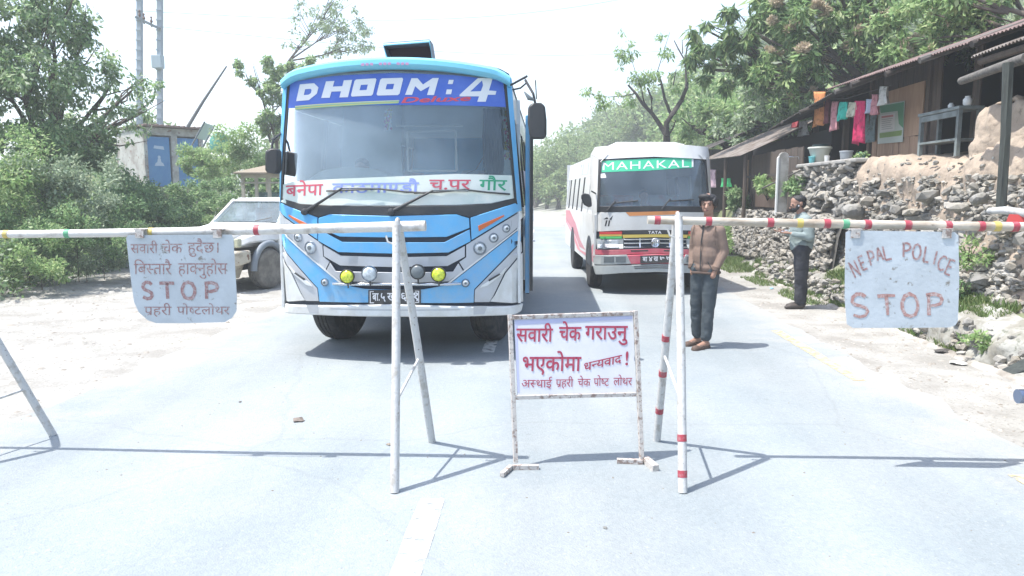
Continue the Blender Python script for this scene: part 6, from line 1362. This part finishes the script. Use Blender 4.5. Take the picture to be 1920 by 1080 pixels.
cl = [(*px3(x, y, 24), s) for x, y, s in ((1165, 62, .10), (1182, 80, .13), (1160, 96, .16), (1195, 98, .09), (1161, 127, .10), (1100, 172, .20), (1122, 178, .16), (1125, 200, .12), (1155, 172, .10), (1172, 105, .28), (1195, 145, .30), (1225, 140, .25), (1238, 68, .14), (1262, 140, .16), (1290, 140, .18), (1265, 165, .22), (1210, 150, .22), (1250, 100, .25), (1130, 190, .25), (1180, 190, .2))]
V, Q = leaves(cl, 1500, .14, np.random.RandomState(31), .6, .32); np_mesh('leaves', V, Q, [LM['light']], sp_, loc=tuple(sp_.location))
# low shrubs and weeds on the banks
for i, (px, py, X, s, n, k, lb) in enumerate(((1385, 375, 4.75, .30, 1000, 'broad', 'leafy shrub at the left end of the dry stone wall'), (1440, 350, 4.95, .28, 1100, 'light', 'bright shrub under the bamboo pipe'), (1495, 345, 4.95, .22, 700, 'broad', 'small shrub right of the tap post'), (1365, 440, 4.5, .35, 1200, 'light', 'green bush at the foot of the dry stone wall beside the man in tan'),
        (1815, 470, 4.72, .14, 380, 'light', 'weed growing from the wall right of the police sign, upper one'), (1800, 535, 4.66, .14, 380, 'broad', 'dark weed at the right edge of the police sign'), (1848, 645, 4.2, .10, 300, 'light', 'single weed on the chalky bank'), (1615, 290, 5.32, .09, 160, 'light', 'plant in the small teal flower pot'), (1520, 318, 5.1, .09, 160, 'light', 'tuft growing below the cyan bucket'))):
    c = X_(px, py, X); rr = np.random.RandomState(60+i); root = empty('shrub', (c[0], c[1], c[2]-s), lb, 'plant', 'low plants on the right bank')
    V, Q = leaves([(c[0]+rr.normal()*s*.5, c[1]+rr.normal()*s*.6, c[2]+rr.normal()*s*.45, s*.55) for _ in range(7)], n, .05+.05*(s > .2), rr, .2, .5); np_mesh('foliage', V, Q, [LM[k]], root, loc=tuple(root.location))
    mb = MB()
    for q in range(5): mb.tube([(c[0], c[1], c[2]-s*1.1), (c[0]+rr.normal()*s*.5, c[1]+rr.normal()*s*.5, c[2]+s*.3)], [.012, .004], 5)
    mb.build('stems', bark, root)
def grass(name, n, fx, ya, yb, m, seed, h=.07, z=None):
    r = np.random.RandomState(seed); y = ya+(yb-ya)*r.rand(n); x = fx(y, r.rand(n)); keep = np.array([noise.noise(Vector((a*1.4, b*1.4, seed))) > -.12 for a, b in zip(x, y)]); x, y = x[keep], y[keep]; n = len(x)
    zz = np.array([height(a, b) for a, b in zip(x, y)])+(z or 0); hh = h*r.uniform(.4, 1.3, n); a = r.rand(n)*6.28; w = hh*.10+.002; t = r.normal(size=(n, 2))*hh[:, None]*.45
    P = np.stack([x, y, zz-.01], 1); s_ = np.stack([np.cos(a)*w, np.sin(a)*w, 0*a], 1); up = np.stack([t[:, 0], t[:, 1], hh], 1)
    V = np.stack([P-s_, P+s_, P+up*.6+s_*.7, P+up], 1); tag(np_mesh(name, V, np.arange(n*4).reshape(-1, 4), [m]), kind='stuff')
gl_ = leafmat('grass_blades', [(.09, .15, .04), (.14, .22, .07), (.22, .25, .10)], trans=.35)
grass('grass', 34000, lambda y, q: 4.15+.62*q, 7.6, 19, gl_, 3, .07, .03); grass('grass', 9000, lambda y, q: 3.75+.5*q, 11, 22, gl_, 4, .06)
# ---------------------------------------------------------------- left roadside
# toilet shed with two blue doors
sh = empty('toilet_shed', (-13.4, 27.0, 1.9), 'small whitewashed shed with two blue doors on the left bank', 'shed')
whm = mat('peeling_whitewash', (.40, .40, .38), .9, (.27, .25, .23), 2.2, .45, .6, col3=(.20, .13, .11), scale3=6, lo3=.6, hi3=.66, bump=.3); bdoor = mat('blue_door_paint', (.06, .19, .40), .6, (.08, .22, .42), 3); wsh = mat('pale_door_mark', (.42, .50, .60), .8)
ca = R(50); Wd, Dp, Hh = 2.15, 2.5, 2.05; co_ = Vector((-14.25, 26.2, 1.85))     # near left corner of the door front
u_ = Vector((math.cos(ca), math.sin(ca), 0)); n_ = Vector((math.sin(ca), -math.cos(ca), 0))
def sb(mb, u, v, w, su, sv, sw): mb.box(co_+u_*u-n_*v+Vector((0, 0, w)), (su, sv, sw), rz=ca)
mb = MB(); sb(mb, .06, .05, Hh/2, .12, .1, Hh); sb(mb, Wd/2, .05, Hh/2, .22, .1, Hh); sb(mb, Wd-.08, .05, Hh/2, .16, .1, Hh); sb(mb, Wd/2, .05, Hh-.08, Wd, .1, .26); sb(mb, .05, Dp/2+.05, Hh/2, .1, Dp, Hh); sb(mb, Wd-.05, Dp/2+.05, Hh/2, .1, Dp, Hh); sb(mb, Wd/2, Dp, Hh/2, Wd, .1, Hh); mb.build('wall', whm, sh)
mb = MB(); sb(mb, Wd/2, Dp/2-.1, Hh+.10, Wd+.16, Dp+.3, .05)
for k in range(12): sb(mb, .05+k*.19, Dp/2-.1, Hh+.14, .05, Dp+.3, .03)
mb.build('roof', mat('brown_roof_sheet', (.20, .13, .11), .85), sh)
for a in (.12+.40, Wd/2+.11+.40):
    mb = MB(); sb(mb, a, .06, .9, .78, .04, 1.76); d_ = mb.build('door', bdoor, sh)
    mb = MB()
    for poly in ([(-.17, .0), (.17, .0), (.13, .10), (.07, .14), (.05, .26), (-.05, .26), (-.07, .14), (-.13, .10)], [(.05*math.cos(t), .31+.06*math.sin(t)) for t in [PI*2*k/10 for k in range(10)]], [(-.18, .62), (.20, .58), (.17, .70), (-.15, .72)]):
        q = MB().slab(poly, lambda uu, vv, o, a=a: co_+u_*(a+uu)+n_*(-.04+o)+Vector((0, 0, .75+vv)), 0, .006); mb.add(q.v, q.f)
    mb.build('figure_mark', wsh, d_)
# utility poles with crossarm
up = empty('utility_pole', (-15.9, 30.5, 2.0), 'twin grey lattice poles joined by a crossarm behind the shed', 'utility pole')
for px in (262, 300):
    a = px3(px, 330, 30); b_ = px3(px, -120, 30); mb = MB(); mb.tube([a, b_], .09, sq=True)
    for k in range(26): z = a[2]+.4+k*.38; mb.box((a[0]+(b_[0]-a[0])*(z-a[2])/(b_[2]-a[2]), 29.9, z), (.24, .03, .05))
    mb.build('pole', mat('galvanised_pole', (.30, .34, .38), .6), up)
MB().tube([px3(254, 32, 29.8), px3(300, 54, 29.8)], .05, sq=True).build('crossarm', grl, up)
for px, py in ((270, 42), (284, 48), (262, 36)):
    x, y, z = px3(px, py-4, 29.8); MB().lathe([(.02, -.15), (.05, -.05), (.02, 0), (.06, .08), (.02, .18), (.05, .24), (.01, .28)], (x, y, z), 'Z', 10).build('insulator', mat('brown_ceramic', (.12, .07, .05), .3), up, smooth=40)
MB().box(px3(296, 116, 29.8), (.4, .3, .5)).build('junction_box', mat('pale_box', (.35, .42, .46), .6), up, bevel=.02)
a = px3(352, 238, 27); b_ = px3(425, 124, 27); o = MB().tube([a, px3(381, 190, 27), b_], [.07, .055, .03], 8).build('leaning_pole', mat('dark_bamboo', (.14, .14, .15), .8), loc=a); tag(o, 'bare pole leaning up to the right beside the shed', 'pole')
# leaning board on two legs
lb_ = empty('leaning_board', px3(385, 275, 26), 'pale green board tilted on two legs right of the shed', 'signboard')
MB().slab([(366, 258), (384, 230), (402, 236), (386, 264)], lambda u, v, q: (D(u, v, 26)[0], 26-q, D(u, v, 26)[1]), -.04, 0).build('board', mat('pale_green_board', (.26, .34, .30), .7), lb_)
for p, q in (((357, 277), (384, 228)), ((378, 280), (403, 234))): MB().tube([px3(*p, 25.9), px3(*q, 25.9)], .03, 6).build('leg', grl, lb_)
# green water tank
tk = empty('water_tank', px3(410, 283, 25.5), 'round green water tank half hidden in the bushes', 'water tank'); c = px3(411, 268, 25.5)
MB().lathe([(.02, -.34), (.28, -.33), (.31, -.2), (.30, .1), (.22, .26), (.10, .30), (.10, .34), (.01, .35)], c, 'Z', 24).build('tank_body', mat('green_plastic_tank', (.06, .24, .20), .5), tk, smooth=40)
for dx in (-.14, .02, .16): MB().box((c[0]+dx, c[1], c[2]+.33), (.03, .03, .10)).build('tank_lug', mat('dark_plastic', (0, 0, 0)), tk)
# open timber kiosk frame behind the jeep
kf = empty('kiosk_frame', (-6.6, 18.5, 0), 'cream timber kiosk frame standing behind the jeep', 'kiosk'); km = mat('cream_timber', (.46, .42, .33), .8, (.36, .32, .25), 5)
for px in (455, 480, 504, 530):
    a = px3(px, 326, 18); MB().box((a[0], 18, (a[2]+0)/2), (.07, .07, a[2])).build('post', km, kf)
for px in (455, 530): a = px3(px, 326, 18); MB().box((a[0], 19.6, a[2]/2), (.07, .07, a[2])).build('post', km, kf)
a, b_ = px3(452, 330, 17.95), px3(535, 330, 17.95); MB().box(((a[0]+b_[0])/2, 17.95, a[2]), (b_[0]-a[0], .05, .09)).build('beam', km, kf); MB().box(((a[0]+b_[0])/2, 17.95, a[2]-.16), (b_[0]-a[0], .04, .04)).build('beam', km, kf)
MB().add([(a[0]-.1, 17.7, a[2]+.08), (b_[0]+.1, 17.7, a[2]+.08), (b_[0]-.1, 18.9, a[2]+.30), (a[0]+.3, 18.9, a[2]+.30), (a[0]-.1, 20, a[2]+.08), (b_[0]+.1, 20, a[2]+.08), (a[0]-.1, 17.7, a[2]+.05), (b_[0]+.1, 17.7, a[2]+.05), (b_[0]+.1, 20, a[2]+.05), (a[0]-.1, 20, a[2]+.05)], [(0, 1, 2, 3), (3, 2, 5, 4), (0, 3, 4), (1, 5, 2), (9, 8, 7, 6), (0, 6, 7, 1), (4, 5, 8, 9)]).build('roof', mat('straw_roof', (.24, .20, .15), .95), kf)
for px in (490, 520): a = px3(px, 358, 18.2); MB().box((a[0], 18.25, .9), (.34, .03, 1.5)).build('glass_pane', MATS['jeep_glass'], kf)
# ---- trees and bushes on the left
tree('roadside_tree', (-12.0, 17.2), [el(50, 30, 15.5, 1.3, 1.0), el(150, 80, 16.5, .95, .9), el(30, 150, 15, 1.2, 1.0), el(130, 190, 16.5, 1.1, .9), el(215, 170, 17, .8, .65), el(270, 160, 18, .55, .45), el(95, -40, 15.5, 1.0, .9), el(-60, 90, 15, 1.2, 1.2), el(90, 110, 16, 1.1, 1.0), el(275, 215, 18.5, .5, .45), el(215, 225, 18, .7, .5), el(232, 255, 18.5, .55, .35), el(180, 285, 18, .6, .35)], 21000, .115, ['broad', 'dusty'], 'large leafy tree overhanging the left bank and the shed', trunk=.095, seed=1, droop=.45, wid=.42, per=17, rr=(.17, .34), shell=.45)
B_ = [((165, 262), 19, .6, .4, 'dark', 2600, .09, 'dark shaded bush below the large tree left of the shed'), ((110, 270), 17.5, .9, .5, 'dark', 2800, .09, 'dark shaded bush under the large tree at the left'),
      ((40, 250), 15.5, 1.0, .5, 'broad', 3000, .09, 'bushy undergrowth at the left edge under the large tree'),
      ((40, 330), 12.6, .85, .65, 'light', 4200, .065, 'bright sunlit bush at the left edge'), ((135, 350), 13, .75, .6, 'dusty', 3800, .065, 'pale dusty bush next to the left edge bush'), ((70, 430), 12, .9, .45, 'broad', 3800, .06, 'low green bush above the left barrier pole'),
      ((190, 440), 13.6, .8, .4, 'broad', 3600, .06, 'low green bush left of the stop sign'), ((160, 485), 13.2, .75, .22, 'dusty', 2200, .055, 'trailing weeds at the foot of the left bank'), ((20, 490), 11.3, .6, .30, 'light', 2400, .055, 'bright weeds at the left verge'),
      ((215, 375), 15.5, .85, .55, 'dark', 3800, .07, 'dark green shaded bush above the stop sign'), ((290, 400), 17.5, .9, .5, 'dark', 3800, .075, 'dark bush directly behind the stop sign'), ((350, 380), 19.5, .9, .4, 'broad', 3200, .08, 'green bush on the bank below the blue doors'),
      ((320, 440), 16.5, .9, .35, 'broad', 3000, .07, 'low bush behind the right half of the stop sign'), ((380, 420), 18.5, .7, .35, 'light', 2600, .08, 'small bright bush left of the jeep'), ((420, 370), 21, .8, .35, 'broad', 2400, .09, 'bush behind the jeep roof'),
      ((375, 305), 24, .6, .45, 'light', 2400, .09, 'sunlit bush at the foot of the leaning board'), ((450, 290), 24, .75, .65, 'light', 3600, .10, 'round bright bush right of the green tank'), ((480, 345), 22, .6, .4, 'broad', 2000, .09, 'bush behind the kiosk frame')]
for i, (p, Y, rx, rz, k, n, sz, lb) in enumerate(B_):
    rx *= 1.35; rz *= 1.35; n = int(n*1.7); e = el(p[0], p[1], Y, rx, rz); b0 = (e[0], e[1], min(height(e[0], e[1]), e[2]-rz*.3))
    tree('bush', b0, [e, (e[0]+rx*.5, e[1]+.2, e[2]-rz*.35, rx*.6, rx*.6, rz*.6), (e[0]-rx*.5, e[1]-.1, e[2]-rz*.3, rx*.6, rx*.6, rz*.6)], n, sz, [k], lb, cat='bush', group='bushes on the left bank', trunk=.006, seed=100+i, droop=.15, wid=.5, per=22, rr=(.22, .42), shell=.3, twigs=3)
# undergrowth carpet on the bank (uncountable)
r = np.random.RandomState(77); P = []
for i in range(1300):
    y = 8+22*r.rand(); toe = -6.4-.19*y; x = toe-.05-5.6*r.rand(); k = min(1, (toe-x)/.8); P.append((x, y, height(x, y)+.10*k, (.12+.30*r.rand())*(.5+.5*k)))
for i in range(520):
    y = 7.5+15*r.rand(); toe = -6.4-.19*y; P.append((toe+.15-1.3*r.rand(), y, .08+.75*r.rand()**1.4, .20+.16*r.rand()))
V, Q = leaves(P, 64000, .075, r, .1, .5); mi = (r.rand(64000) < .45).astype(int); tag(np_mesh('undergrowth', V, Q, [LM['broad'], LM['dusty']], mi=mi), kind='stuff')
tree('slender_tree', (-9.4, 26), [el(560, 128, 26, 1.3, .45), el(510, 165, 26, .8, .6), el(530, 225, 26, .6, .8), el(475, 130, 26, .7, .35), el(500, 250, 26, .6, .5)], 10500, .12, ['light', 'dusty'], 'pale leaning tree behind the left side of the blue coach', trunk=.07, seed=41, per=14, droop=.5)
tree('bare_tree', (-12.5, 34), [el(640, 60, 34, 1.6, 1.3), el(600, 30, 34, 1.2, 1.0), el(670, 90, 34, 1.1, .9), el(570, 80, 34, 1.3, .7), el(640, -10, 34, 1.2, .8)], 3200, .14, ['dusty', 'light'], 'thin almost leafless tree above the coach roof', trunk=.06, seed=42, per=12, rr=(.12, .24), droop=.5, twigs=7)
# trees where the road bends, and the wooded hill
for i, (px, py, Y, rx, rz, n, lb) in enumerate(((1025, 310, 62, 1.9, 2.1, 3600, 'hazy round tree where the road bends between the two buses'), (995, 340, 66, 2.0, 1.8, 2600, 'hazy tree just right of the coach mirror'), (1065, 300, 68, 2.0, 2.4, 3000, 'hazy tree behind the rear of the minibus'), (1048, 350, 58, 1.2, 1.2, 1800, 'small hazy bush tree at the end of the visible road'))):
    e = el(px, py, Y, rx, rz); tree('bend_tree', (e[0], Y, 0), [e, (e[0]+rx*.6, Y+.5, e[2]-rz*.4, rx*.7, rx*.7, rz*.6), (e[0]-rx*.6, Y, e[2]-rz*.45, rx*.7, rx*.7, rz*.6)], n, .26, ['far'], lb, trunk=.22, seed=200+i, per=12)
hp_ = []
for s in range(4):
    hp_.append(tree('hill_tree', (0, 0, 0), [(0, 0, 3.2, 2.0, 2.0, 1.7), (1.3, .5, 2.4, 1.4, 1.4, 1.2), (-1.3, -.3, 2.3, 1.4, 1.4, 1.2), (.2, -1, 4.2, 1.2, 1.2, 1.0)], 2600, .30, ['far'] if s % 2 else ['far', 'light'], 'hazy tree on the wooded hill behind the minibus', group='trees on the wooded hill', trunk=.2, seed=300+s, per=10))
r = np.random.RandomState(9); spots = []
for i in range(74):
    y = 36+64*r.rand()**.8; x = 7+(.02+.42*r.rand())*y; spots.append((x, y))
for i in range(34): y = 70+30*r.rand(); spots.append((-4+16*r.rand(), y))
for i in range(14): spots.append((-30+20*r.rand(), 42+20*r.rand()))
for i, (x, y) in enumerate(spots):
    o = hp_[i] if i < 4 else copy_tree(hp_[i % 4]); s = r.uniform(.8, 1.5); o.location = (x, y, height(x, y)-.3); o.scale = (s, s, s*r.uniform(.85, 1.15)); o.rotation_euler = (0, 0, r.rand()*6.28)
    if x < -5: o['label'] = 'hazy tree in the far tree line left of the coach'; o['group'] = 'far trees left of the coach'
# litter on the verge and grit on the road
def flake(nm, px, py, s, c, lb, cat='litter'):
    gx, gy = G(px, py); z = height(gx, gy)+.006; rr = np.random.RandomState(int(px)); mb = MB(); P = [(gx+math.cos(t)*s*rr.uniform(.6, 1.1), gy+math.sin(t)*s*rr.uniform(.6, 1.4), z+.35*s*rr.rand()) for t in [PI*2*k/9 for k in range(9)]]
    P.append((gx, gy, z+.5*s)); mb.add(P, [(k, (k+1) % 9, 9) for k in range(9)]); o = mb.build(nm, mat(nm+str(int(px)), c, .8), loc=(gx, gy, z)); sd = o.modifiers.new('t', 'SOLIDIFY'); sd.thickness = .004; tag(o, lb, cat)
flake('plastic_bag', 98, 502, .17, (.55, .56, .55), 'crumpled white plastic bag at the left verge'); flake('plastic_bag', 120, 497, .09, (.16, .30, .50), 'blue scrap of plastic beside the crumpled white bag')
flake('dry_leaf', 560, 790, .045, (.17, .14, .12), 'curled dry leaf on the asphalt left of the front trestle', 'leaf'); flake('stone_chip', 450, 755, .014, (.10, .09, .08), 'small dark stone chip on the road below the stop sign', 'stone'); flake('dung_patch', 730, 835, .022, (.25, .21, .17), 'small brown clod beside the white trestle leg', 'clod'); flake('dark_scrap', 1770, 662, .09, (.06, .055, .05), 'black scrap on the right dirt shoulder below the police sign'); flake('white_scrap', 1796, 684, .08, (.5, .5, .47), 'white paper scrap on the right dirt shoulder'); flake('blue_scrap', 1447, 542, .05, (.20, .36, .48), 'pale blue scrap on the grass edge left of the bearded man'); flake('pebble', 1135, 992, .013, (.16, .16, .15), 'lone pebble on the asphalt below the sign stand', 'stone')
flake('drain_scrap', 1720, 617, .12, (.05, .05, .055), 'dark bundle under the lower edge of the police sign')
for i, (a, b_, lb) in enumerate(((px3(255, 20, 29.8), px3(1420, -60, 46), 'upper overhead wire crossing the white sky above the coach'), (px3(300, 50, 29.8), px3(1500, 60, 60), 'lower overhead wire crossing the sky behind the coach roof'))):
    A_, B__ = Vector(a), Vector(b_); P_ = [A_.lerp(B__, t/24)-Vector((0, 0, 1.4*math.sin(PI*t/24))) for t in range(25)]; o = MB().tube(P_, .010, 5).build('overhead_wire', grl, loc=tuple(A_)); tag(o, lb, 'wire')
bpy.data.objects.remove(_to)
